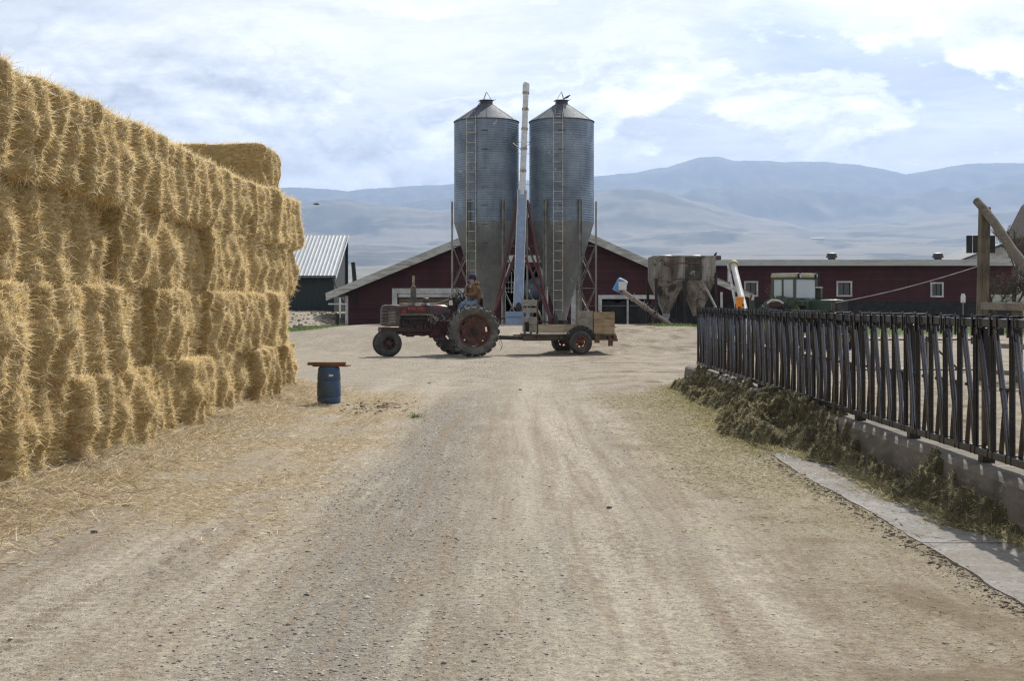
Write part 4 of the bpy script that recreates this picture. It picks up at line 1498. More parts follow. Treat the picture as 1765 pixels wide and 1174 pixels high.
build_silo(838.5, 'left of two tall corrugated grain silos with cone roof, ladder and hopper legs', 814, .2)
build_silo(968, 'right of two tall corrugated grain silos, a bird perched on its lid', 960, .9)


def bird(name, loc, s, rz, flying, label):
    m = MB()
    T = Matrix.Translation(loc) @ Matrix.Rotation(rz, 4, 'Z') @ Matrix.Scale(s, 4)
    if flying:
        m.path([(-.5, 0, 0), (-.3, 0, .02), (0, 0, .03), (.3, 0, .02), (.5, 0, .03), (.62, 0, .02)], [.02, .09, .15, .12, .09, .01], 10, T)
        for sg in (-1, 1):
            m.add([(.2, sg * .05, .05), (-.15, sg * .05, .04), (-.2, sg * .5, .22), (.12, sg * .55, .25), (-.3, sg * 1.0, .12), (-.1, sg * 1.05, .13),
                   (.2, sg * .05, .02), (-.15, sg * .05, .01), (-.2, sg * .5, .19), (.12, sg * .55, .22)],
                  [(0, 1, 2, 3), (3, 2, 4, 5), (6, 9, 8, 7), (0, 3, 9, 6), (1, 7, 8, 2)], T)
    else:
        m.path([(-.75, 0, -.15), (-.45, 0, -.02), (-.15, 0, .12), (.15, 0, .25), (.32, 0, .40), (.42, 0, .50), (.52, 0, .52), (.64, 0, .50)], [.05, .09, .17, .18, .12, .10, .08, .01], 10, T)
        for sg in (-1, 1):
            m.tube((0, sg * .06, .05), (.04, sg * .06, -.17), .015, n=5, M=T)
    o = m.build(name, surf('bird_feathers_' + ('a' if flying else 'b'), (.05, .045, .045), (.10, .09, .085), rough=.8, scale=9))
    return tag(o, label, 'bird')


bird('bird', P(971.5, 171.5, SZ) + Vector((.15, 0, .07)), .26, 0, False, 'small dark bird perched on the lid of the right silo')
bird('bird', P(545, 352, 34), .16, .5, True, 'small dark bird flying in front of the mountains beside the straw stack')


# ---------------------------------------------------------------- tall auger between the silos
def build_tall_auger():
    Bz, Tz = 44.9 * SC, 46.6 * SC
    b, t = P(893, 530, Bz), P(907, 143, Tz)
    g = gz(b.x, b.y)
    r = empty('grain_auger', (b.x, b.y, g), 0, 'tall white and blue auger on red A-frame legs rising between the two silos', 'auger')
    I = Matrix.Translation(-Vector((b.x, b.y, g)))
    blue = surf('faded_blue_paint', (.24, .32, .48), (.32, .40, .53), (.50, .53, .57), rough=.5, scale=3, t3=(.63, .75), bmp=.1)
    M['faded_blue'] = blue
    whitep = surf('auger_white', (.66, .67, .67), (.55, .55, .53), (.35, .25, .16), rough=.5, scale=4, t3=(.68, .74), bmp=.1)
    d = (t - b)
    at = lambda u: b + d * u
    uj = (530 - 332) / (530 - 143)
    m = MB(); m.tube(at(uj - .02), at(.985), .135, .12, n=18, M=I); m.build('auger_tube', whitep, r)
    m = MB(); T, L = frame_from(at(0), at(uj), (0, -1, 0)); T = I @ T
    m.box((0, 0, L / 2), (.34, .22, L), T); m.build('lower_housing', blue, r, bevel=.01)
    m = MB()
    for sx in (-.19, .19): m.box((sx, 0, L / 2), (.035, .27, L), T)
    m.build('housing_flange', whitep, r, bevel=.004)
    m = MB()
    for u in (.60, .70, .79, .88, .955):
        q = at(u)
        m.tube(q - d.normalized() * .04, q + d.normalized() * .04, .150, n=16, M=I)
        m.box(tuple(q + Vector((0, -.13, 0))), (.10, .05, .14), I)
    m.build('tube_coupling', surf('rusty_coupling', (.45, .42, .38), (.22, .12, .06), rough=.7, scale=6), r)
    m = MB(); T, L = frame_from(at(.955), at(1.0)); T = I @ T
    m.lathe([(.13, 0), (.15, .02), (.15, L * .8), (.13, L), (.07, L + .06), (0, L + .075)], 18, T)
    m.box((0, -.12, L * .2), (.18, .16, .40), T)
    m.build('discharge_head', whitep, r, bevel=.01)
    # guy rods across the joint
    m = MB()
    for py, w in ((246, 22), (266, 18), (319, 16)):
        q = P(900, py, 47 * SC); m.tube(q - Vector((w / 46 / 1., .3, 0)), q + Vector((w / 46, -.3, 0)), .010, n=5, M=I)
    m.path([P(884, 246, 45.9 * SC), P(899, 258, 45.7 * SC), P(915, 246, 45.9 * SC)], .010, 5, I)
    m.build('truss_rod', M['dark_steel'], r)
    red = surf('auger_red_paint', (.11, .018, .020), (.07, .016, .016), (.20, .10, .08), rough=.5, scale=4, t3=(.62, .74), bmp=.1)
    legs = [((893, 340, 46.2), (861, 500, 45.2)), ((887, 442, 45.9), (853, 536, 44.6)), ((909, 345, 46.2), (937, 505, 45.2)), ((905, 442, 45.9), (953, 560, 44.6))]
    for a, c in legs:
        m = MB(); m.bar(P(a[0], a[1], a[2] * SC), P(c[0], c[1], c[2] * SC), .085, .085, M=I); m.build('a_frame_leg', red, r, bevel=.006)
    for a, c in (((861, 500, 45.2), (853, 536, 44.6)), ((937, 505, 45.2), (953, 560, 44.6))):
        m = MB(); m.bar(P(a[0], a[1], a[2] * SC), P(c[0], c[1], c[2] * SC), .07, .07, M=I); m.build('lower_leg', red, r, bevel=.006)
    m = MB(); m.bar(P(853, 536, 44.6 * SC), P(853, 562, 44.6 * SC), .07, M=I); m.bar(P(851, 548, 44.6 * SC), P(957, 556, 44.6 * SC), .06, M=I); m.build('axle_beam', red, r, bevel=.006)
    for px in (850, 958):
        c = P(px, 556, 44.6 * SC) - Vector((b.x, b.y, g)); c.z = .27
        T = Matrix.Translation(c) @ Matrix.Rotation(R(90), 4, 'Y')
        w = MB().lathe([(.13, -.05), (.24, -.07), (.27, -.05), (.27, .05), (.24, .07), (.13, .05)], 24, T).build('wheel', M['rubber'], r)
        MB().lathe([(0, -.04), (.13, -.045), (.13, .045), (0, .04)], 16, T).build('rim', M['rim_orange'], w)
    # intake hopper
    a = P(871, 537, 44.4 * SC) - Vector((b.x, b.y, g)); c = P(913, 559, 44.4 * SC) - Vector((b.x, b.y, g))
    w, h = c.x - a.x, a.z - c.z
    m = MB(); T = Matrix.Translation(((a.x + c.x) / 2, -.35, 0))
    m.box((0, 0, c.z + h * .78), (w, .7, h * .44), T); m.box((0, 0, c.z + h * .27), (w * .98, .66, h * .54), T, taper=1.0)
    m.build('intake_hopper', blue, r, bevel=.01)
    m = MB(); m.box(((a.x + c.x) / 2, -.35, c.z / 2 - .02), (w * .95, .6, c.z + .02)); m.build('hopper_base', M['black'], r)
    m = MB(); m.ball(tuple(P(894, 530, 44.7 * SC)), (.13, .12, .22), M=I); m.build('drive_boot', M['engine'], r)


build_tall_auger()


# ---------------------------------------------------------------- gable barn
GZ = 63.0
PG = F / GZ


def build_gable_barn():
    r = empty('gable_barn', (0, GZ, .5), 0, 'dark red gable barn with white door frames behind the silos', 'barn')
    I = Matrix.Translation((0, 0, 0))
    q = lambda px, py: ((px - 888) / PG, 1.5 - (py - 528) / PG - .5)
    bot = -.3
    out = [q(597, 0)[:1] + (bot,), (q(1131, 0)[0], bot), q(1131, 458), q(917, 369), q(597, 500)]
    doorL = [(q(687, 0)[0], bot + .02), (q(806, 0)[0], bot + .02), (q(806, 0)[0], q(0, 514)[1]), (q(687, 0)[0], q(0, 514)[1])]
    ctr = [(q(869, 0)[0], bot + .02), (q(941, 0)[0], bot + .02), q(941, 492), q(927, 452), q(880, 452), q(869, 492)]
    rt = [(q(1038, 0)[0], bot + .02), (q(1122, 0)[0], bot + .02), (q(1122, 0)[0], q(0, 516)[1]), (q(1038, 0)[0], q(0, 516)[1])]
    m = MB(); m.prism(out, .18, holes=[doorL, ctr, rt]); m.build('front_wall', M['red_barn'], r, smooth=0)
    # side and rear walls, dark inside
    m = MB()
    xl, xr = out[0][0], out[1][0]
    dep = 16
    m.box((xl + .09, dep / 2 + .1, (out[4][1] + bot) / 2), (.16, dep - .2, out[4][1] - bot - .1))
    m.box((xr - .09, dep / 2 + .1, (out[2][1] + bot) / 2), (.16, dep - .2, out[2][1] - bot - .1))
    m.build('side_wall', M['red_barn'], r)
    m = MB(); m.prism(out, .16, Matrix.Translation((0, dep, 0))); m.build('rear_wall', M['red_barn'], r, smooth=0)
    m = MB(); m.prism([(xl + .2, bot + .1), (xr - .2, bot + .1), (xr - .2, out[2][1] - .2), (q(917, 0)[0], out[3][1] - .3), (xl + .2, out[4][1] - .2)], .05, Matrix.Translation((0, 5.0, 0))); m.build('inner_shade_sheet', M['dark_in'], r, smooth=0)  # near-black sheet: the shade inside the barn is painted into its colour
    # roof slabs with the weathered rake board showing
    ap = q(917, 366); L = q(565, 511); Rr = q(1150, 470)
    for a, c in ((ap, L), (ap, Rr)):
        v = Vector((c[0] - a[0], 0, c[1] - a[1]))
        m = MB()
        n = Vector((-v.z, 0, v.x)).normalized()
        if n.z < 0: n = -n
        A, C = Vector((a[0], 0, a[1])), Vector((c[0], 0, c[1]))
        th = .16
        vs = []
        for yy in (-.62, dep + .6):
            for pp in (A, C):
                vs += [pp + Vector((0, yy, 0)) + n * .02, pp + Vector((0, yy, 0)) + n * (th)]
        m.add(vs, [(0, 1, 3, 2), (4, 6, 7, 5), (1, 5, 7, 3), (0, 2, 6, 4), (2, 3, 7, 6), (0, 4, 5, 1)])
        m.build('roof', surf('weathered_roof', (.30, .29, .27), (.20, .19, .17), (.40, .39, .37), rough=.85, scale=2, stretch=(3, .5, 1), bmp=.3), r, smooth=0)
        m = MB()
        m.add([A + Vector((0, -.66, -.22)), C + Vector((0, -.66, -.22)), C + Vector((0, -.66, .17)), A + Vector((0, -.66, .20)), A + Vector((0, -.62, -.22)), C + Vector((0, -.62, -.22)), C + Vector((0, -.62, .17)), A + Vector((0, -.62, .20))],
              [(0, 1, 2, 3), (7, 6, 5, 4), (3, 2, 6, 7), (1, 0, 4, 5), (2, 1, 5, 6)])
        m.build('rake_board', M['white_trim'], r, smooth=0)
    # corner board, door frames
    m = MB(); m.box((out[0][0] + .02, -.03, (out[4][1] + bot) / 2 - .12), (.15, .05, out[4][1] - bot - .35)); m.build('corner_board', M['white_paint'], r)
    x0, z0 = q(676, 497); x1 = q(812, 0)[0]
    m = MB()
    m.box(((x0 + x1) / 2, -.05, z0 - .13), (x1 - x0, .10, .26)); m.box(((x0 + x1) / 2 + .15, -.02, z0 - .36), (x1 - x0 - .3, .05, .18)); m.box((x0 + .13, -.05, (z0 - .27 + bot) / 2), (.26, .10, z0 - .27 - bot))
    m.box((x1 - .13, -.05, (z0 - .27 + bot) / 2), (.26, .10, z0 - .27 - bot))
    m.build('door_frame', M['white_paint'], r, bevel=.01)
    m = MB(); m.box(((x0 + x1) / 2, .10, (z0 - .4 + bot) / 2), (x1 - x0 - .4, .06, z0 - .4 - bot)); m.build('plank_door', wood('plank_door_wood', (.36, .29, .20), (.22, .175, .12), 'X', plank=.22), r)
    # central doorway: chamfered white header and jambs, red beam
    m = MB()
    hp = [q(872, 452), q(876, 440), q(931, 440), q(936, 452)]
    m.prism(hp, .05, Matrix.Translation((0, -.055, 0)))
    for a, c in (((880, 450), (868, 492)), ((927, 450), (941, 492))):
        a, c = q(*a), q(*c)
        m.bar((a[0], -.04, a[1]), (c[0], -.04, c[1]), .07, .24, up=(0, 1, 0))
    for px in (868, 941):
        x, zz = q(px, 492); m.box((x, -.035, (zz + bot) / 2 - .03), (.22, .06, zz - bot - .06))
    m.build('door_frame', M['white_paint'], r)
    a, c = q(876, 451), q(934, 461)
    m = MB(); m.box(((a[0] + c[0]) / 2, .28, (a[1] + c[1]) / 2), (c[0] - a[0], .1, .26)); m.build('door_beam', surf('red_beam', (.30, .05, .03), (.18, .04, .03), rough=.8), r)
    # small gate inside the doorway
    m = MB()
    for px in (876, 881.5, 885):
        a, c = q(px, 468 if px != 885 else 485), q(px, 506); m.bar((a[0], .6, a[1]), (c[0], .6, c[1]), .05 if px == 881.5 else .02)
    for py in (486, 496, 503):
        a, c = q(872, py), q(893, py); m.bar((a[0], .62, a[1]), (c[0], .62, c[1]), .035)
    m.build('inner_gate', M['white_paint'], r)
    # right opening: frame, posts, black netting
    x0, z0 = q(1031, 508.5); x1 = q(1131, 0)[0]
    m = MB(); m.box(((x0 + x1) / 2, -.05, z0 - .10), (x1 - x0, .10, .20)); m.box((x0 + .09, -.045, (z0 - .2 + bot) / 2), (.18, .09, z0 - .2 - bot)); m.build('opening_frame', M['white_paint'], r)
    m = MB(); x = q(1082, 0)[0]; m.bar((x, .05, bot), (x, .05, z0 - .2), .09, .09); m.build('opening_post', M['white_paint'], r)
    m = MB()
    NX, NZ = 30, 8
    xa, xb = x0 + .2, x1
    vs, fs = [], []
    for i in range(NX + 1):
        u = i / NX
        sag = .06 * abs(math.sin(u * math.pi * 3.1 + .4)) + .1 * (1 - abs(math.sin(u * math.pi * 3.1 + .4))) * 1.8
        for j in range(NZ + 1):
            zz = (z0 - .22 - sag) * (1 - j / NZ) + bot * (j / NZ)
            vs.append((xa + (xb - xa) * u, .13 + .05 * math.sin(u * 40 + j), zz))
    for i in range(NX):
        for j in range(NZ):
            a = i * (NZ + 1) + j
            fs.append((a, a + 1, a + NZ + 2, a + NZ + 1))
    m.add(vs, fs); o = m.build('black_netting', M['black'], r)
    m = MB()
    a, c = q(1000, 551 - 24), q(1131, 527); m.tube((a[0], -.3, a[1]), (c[0], -.3, c[1]), .012, n=5)
    m.build('wire_strand', M['galv_post'], r)
    # white panel door right of the silos' hoppers
    a, c = q(984, 487), q(997, 563)
    m = MB(); m.box(((a[0] + c[0]) / 2, -.04, (a[1] + bot) / 2), (c[0] - a[0], .06, a[1] - bot))
    m.build('white_panel', M['white_paint'], r, bevel=.008)


def build_blue_tank():
    c = P(919, 498, 64.4)
    r = empty('blue_tank', (c.x, c.y, .5), 0, 'light blue rounded tank standing inside the dark barn doorway', 'tank')
    m = MB(); m.lathe([(0, -.62), (.25, -.60), (.44, -.5), (.5, -.35), (.5, .35), (.44, .5), (.25, .6), (0, .62)], 28, Matrix.Translation((-.05, .1, c.z - .5)) @ Matrix.Rotation(R(90), 4, 'Y'))
    m.build('tank_body', M['faded_blue'], r)
    m = MB(); m.lathe([(0, -.3), (.2, -.28), (.33, -.2), (.36, 0), (.33, .2), (.2, .28), (0, .3)], 24, Matrix.Translation((.28, -.2, c.z - .5 + .28)) @ Matrix.Rotation(R(70), 4, 'Y'))
    m.build('tank_dome', M['faded_blue'], r)
    m = MB()
    for x in (-.5, .4):
        for y in (-.25, .45): m.bar((x, y, -.05), (x * .9, y, c.z - .8), .06)
    m.bar((-.6, .1, c.z - 1.02), (.55, .1, c.z - 1.02), .1); m.build('tank_stand', M['dark_steel'], r)


build_gable_barn()
build_blue_tank()

# ---------------------------------------------------------------- long low barn on the right
LZ = 65.0
PL = F / LZ


def build_long_barn():
    r = empty('long_barn', (0, LZ, .5), 0, 'long low dark red barn with small white windows behind the feed fence', 'barn')
    q = lambda px, py: ((px - 888) / PL, 1.5 - (py - 528) / PL - .5)
    bot = -.3
    xl, xr = q(1132, 0)[0], q(1748, 0)[0]
    zt = q(0, 452)[1]
    zk = q(0, 519)[1]
    wins = [(1285, 1304, 487, 509), (1444, 1466, 487, 509), (1606, 1623.5, 489, 510)]
    holes = []
    for a, b, c, d in wins:
        x0, z1 = q(a, c); x1, z0 = q(b, d); holes.append([(x0, z0), (x1, z0), (x1, z1), (x0, z1)])
    m = MB(); m.prism([(xl, zk), (xr, zk), (xr, zt), (xl, zt)], .16, holes=holes); m.build('front_wall', M['red_barn'], r, smooth=0)
    m = MB(); m.box(((xl + xr) / 2, .085, (zk + bot) / 2), (xr - xl, .22, zk - bot)); m.build('black_skirting', M['black'], r)
    dep = 11
    m = MB(); m.box((xr - .08, dep / 2 + .2, (zt + bot) / 2), (.16, dep, zt - bot)); m.box((xl + .2, dep / 2 + 7, (zt + bot) / 2), (.16, 2, zt - bot)); m.box(((xl + xr) / 2, dep, (zt + bot) / 2), (xr - xl, .15, zt - bot)); m.build('side_wall', M['red_barn'], r)
    # low roof with a pale metal edge
    m = MB(); zr = zt + .10
    xe0, xe1 = q(1200, 0)[0], q(1752, 0)[0]
    vs = [(xe0, -.5, zt + .02), (xe1, -.5, zt + .02), (xe1, dep / 2, zr), (xe0, dep / 2, zr), (xe0, dep + .4, zt + .02), (xe1, dep + .4, zt + .02)]
    vs2 = [(x, y, z + .10) for x, y, z in vs]
    m.add(vs + vs2, [(0, 3, 2, 1), (3, 4, 5, 2), (6, 7, 8, 9), (9, 8, 11, 10), (0, 1, 7, 6), (1, 2, 8, 7), (2, 5, 11, 8), (3, 0, 6, 9), (4, 3, 9, 10), (5, 4, 10, 11)])
    m.build('roof', surf('pale_metal_roof', (.55, .56, .56), (.45, .45, .44), rough=.45, metal=.3, scale=2), r, smooth=0)
    m = MB(); m.box(((xe0 + xe1) / 2, -.53, zt - .06), (xe1 - xe0, .05, .27)); m.build('fascia_board', surf('pale_fascia', (.52, .53, .53), (.42, .42, .41), (.14, .13, .12), rough=.8, scale=1.3, stretch=(.5, 1, 4), t3=(.68, .74)), r)
    for k, (a, b, c, d) in enumerate(wins):
        x0, z1 = q(a, c); x1, z0 = q(b, d)
        cx, cz = (x0 + x1) / 2, (z0 + z1) / 2
        w, h = x1 - x0, z1 - z0
        wn = MB().box((cx, .10, cz), (w, .02, h)).build('window', M['glass'], r)
        m = MB(); f = .085
        m.box((cx, -.02, z1 + f / 2 - .01), (w + 2 * f, .05, f)); m.box((cx, -.02, z0 - f / 2 + .01), (w + 2 * f, .05, f))
        for x in (x0 - f / 2 + .01, x1 + f / 2 - .01): m.box((x, -.02, cz), (f, .05, h - .02))
        if k == 0: pass
        m.build('window_frame', M['white_paint'], wn, bevel=.006)
        MB().box((cx, .07, cz), (.03, .03, h)).build('sash_bar', M['black'], wn)
    for px in (1447, 1634.5):
        x, zz = q(px, 449)
        v = empty('roof_vent', (x, 1.6, zz + .1), 0); v.parent = r
        m = MB(); m.lathe([(.20, -.2), (.20, .10), (.30, .10), (.29, .17), (.24, .33), (.12, .36), (0, .365)], 20, Matrix.Translation((0, 0, 0))); m.build('vent_cowl', M['dark_steel'], v)
    # lean-to with a white sloping fascia, dropping to the right
    a, b = P(1226, 486, 62.3), P(1300, 517, 62.3)
    m = MB()
    o3 = Vector((0, LZ, .5))
    A, Bb = a - o3, b - o3
    m.add([A, Bb, Bb + Vector((0, 0, .28)), A + Vector((0, 0, .33)), A + Vector((0, .06, 0)), Bb + Vector((0, .06, 0)), Bb + Vector((0, .06, .28)), A + Vector((0, .06, .33))], [(0, 1, 2, 3), (7, 6, 5, 4), (3, 2, 6, 7), (1, 0, 4, 5), (2, 1, 5, 6), (0, 3, 7, 4)])
    m.build('lean_to_fascia', M['white_trim'], r, smooth=0)
    m = MB()
    U = Vector((0, 0, .30)); 
    m.add([A + U, Bb + U - Vector((0, 0, .04)), Bb + U + Vector((0, 2.35, -.04)), A + U + Vector((0, 2.35, 0)), A + U + Vector((0, 0, .06)), Bb + U + Vector((0, 0, .02)), Bb + U + Vector((0, 2.35, .02)), A + U + Vector((0, 2.35, .06))],
          [(0, 3, 2, 1), (4, 5, 6, 7), (0, 1, 5, 4), (1, 2, 6, 5), (2, 3, 7, 6), (3, 0, 4, 7)])
    m.build('lean_to_roof', M['silo_dull'], r, smooth=0)
    p = P(1243.5, 507, 62.4) - o3
    m = MB(); m.bar((p.x, p.y, bot), (p.x, p.y, p.z + .1), .11); m.build('lean_to_post', M['white_paint'], r)
    return r


build_long_barn()


# ---------------------------------------------------------------- dark green shed with a ribbed metal roof (left)
def build_shed():
    Z0, Z1 = 70.0, 75.0
    k0, k1 = F / Z0, F / Z1
    er, rr = P(576, 474, Z0), P(600, 407, Z1)
    XR = -10.02
    ez, rz = er.z, rr.z
    g = .9
    r = empty('metal_roofed_shed', (XR, Z0, g), 0, 'dark green shed with a steep ribbed white metal roof beside the straw stack', 'shed')
    L = 9.0
    wallm = surf('dark_green_siding', (.018, .030, .032), (.030, .042, .042), rough=.7, scale=3, stretch=(6, 1, .4), bmp=.5, bdist=.02)
    # roof: ribbed sheet
    m = MB()
    n = int(L / .055)
    vs, fs = [], []
    slope = Vector((0, Z1 - Z0, rz - ez)); nrm = Vector((0, -(rz - ez), Z1 - Z0)).normalized()
    for i in range(n + 1):
        x = .0 - L * i / n
        ph = (i % 4)
        h = .020 if ph == 0 else (.006 if ph in (1, 3) else 0)
        for u in (-.06, 1.02):
            p = Vector((x, 0, ez - g)) + slope * u + nrm * h
            vs.append(p)
    for i in range(n): fs.append((i * 2, i * 2 + 1, i * 2 + 3, i * 2 + 2))
    m.add(vs, fs)
    m.build('ribbed_roof', surf('bright_roof_sheet', (.34, .36, .38), (.28, .30, .32), (.17, .18, .19), rough=.55, metal=.2, scale=1.2, stretch=(6, 1, 1), t3=(.66, .72), bmp=.1), r, smooth=0)
    m = MB()
    A = Vector((.03, -.3, ez - g - .10)); 
    m.box((-L / 2, -.2, ez - g - .13), (L, .10, .18)); m.build('eave_board', M['black'], r)
    m = MB()
    p0 = Vector((.04, 0, ez - g)) + slope * -.06; p1 = Vector((.04, 0, ez - g)) + slope * 1.02
    m.add([p0 + Vector((0, 0, -.10)), p1 + Vector((0, 0, -.10)), p1 + Vector((0, 0, .05)), p0 + Vector((0, 0, .05)), p0 + Vector((.03, 0, -.10)), p1 + Vector((.03, 0, -.10)), p1 + Vector((.03, 0, .05)), p0 + Vector((.03, 0, .05))],
          [(3, 2, 1, 0), (4, 5, 6, 7), (2, 3, 7, 6), (0, 1, 5, 4), (0, 4, 7, 3)])
    m.build('roof_edge_trim', M['white_paint'], r, smooth=0)
    m = MB(); m.box((-L / 2 - .05, .1, (ez - g - .2) / 2 - .2), (L - .1, .12, ez - g + .1)); m.build('front_wall', wallm, r)
    m = MB()
    D = Z1 - Z0 + .15
    poly = [(0.05, -.5), (D, -.5), (D, rz - g), (0.05, ez - g - .12)]
    m.prism(poly, .12, Matrix.Translation((-.14, 0, 0)) @ Matrix.Rotation(R(90), 4, 'Z') @ Matrix.Translation((0, 0, 0)))
    m.build('end_wall', wallm, r, smooth=0)
    m = MB(); m.box((-L / 2, D, (rz - g) / 2 - .3), (L, .12, rz - g + .4)); m.build('rear_wall', wallm, r)
    m = MB(); m.bar((-.15, -.25, ez - g - .2), (.55, -.25, ez - g - 1.75), .1, .1); m.build('eave_strut', M['wood_post'], r)


build_shed()


def simple(name, mb, mat, label, cat, bevel=0.0, group=None):
    return tag(mb.build(name, mat, bevel=bevel), label, cat, group)


# leaning pole, low wall, rails at the left
m = MB(); m.path([P(613, 494 + 30, 63), P(611, 480, 63), P(608.5, 452, 63)], [.12, .11, .10], 10); simple('leaning_pole', m, M['black'], 'dark pole leaning above the left eave of the red gable barn', 'pole')
m = MB(); a, b = P(505, 560, 51), P(662, 563, 51)
m.box(((a.x + b.x) / 2, 51, .35), (b.x - a.x, .25, .72)); simple('low_concrete_wall', m, concrete('low_wall_concrete', (.20, .20, .19), (.13, .13, .12)), 'low grey concrete wall along the grass left of the red barn', 'wall', .02)
m = MB(); p = P(582, 542, 53); m.bar((p.x, 53, .3), (p.x, 53, p.z), .16); simple('stub_post', m, M['black'], 'short dark post standing behind the low concrete wall', 'post', .01)
rf = empty('white_rail_fence', P(582, 524, 61), 0, 'white rail on a thin post beside the corner of the red gable barn', 'fence')
m = MB(); m.bar(P(566, 524, 61) - rf.location, P(597, 524, 61) - rf.location, .07, .07); m.build('rail', M['white_paint'], rf)
m = MB(); m.bar(P(586, 513, 61) - rf.location, P(586, 548, 61) - rf.location, .08, .08); m.build('post', M['white_paint'], rf)

# rocky bank left of the barn
def soil_bank():
    N = 1600
    x = rng.uniform(-19, -8.6, N); y = rng.uniform(57, 69, N)
    s = rng.uniform(.02, .075, N)
    o = pebbles('rubble', x, y, s, surf('bank_rubble', (.15, .12, .085), (.08, .065, .05), rough=1, scale=2), .8)
    tag(o, 'brown rubble and soil banked in front of the dark green shed', 'rubble', kind='stuff')


soil_bank()


def grass_strip(name, N, xr, yr, h, label, cond=None):
    x = rng.uniform(*xr, N); y = rng.uniform(*yr, N)
    if cond is not None:
        k = cond(x, y); x, y = x[k], y[k]
    n = len(x)
    D = np.stack([rng.normal(0, .35, n), rng.normal(0, .35, n), np.ones(n)], -1); D /= np.linalg.norm(D, axis=1, keepdims=True)
    V, Q = blades(np.stack([x, y, surf_z(x, y) - .01], -1), D, rng.uniform(.4, 1, n) * h, np.full(n, .012), rng.normal(0, .4, n))
    o = np_mesh(name, V, Q, mat=M['grass'], smooth=False)
    tag(o, label, 'grass', kind='stuff')


grass_strip('grass', 9000, (-11, -6.6), (44.5, 50.8), .14, 'strip of green grass in front of the low concrete wall', lambda x, y: rng.random(len(x)) < sm(-6.6, -8, x + .6 * vnoise(x * 0, y)))
grass_strip('grass', 9000, (7.5, 24), (52, 59), .16, 'green grass along the front of the long red barn')
grass_strip('grass', 1200, (5.0, 7.2), (45.0, 47.5), .14, 'dry green weeds growing around the old feed bin legs')


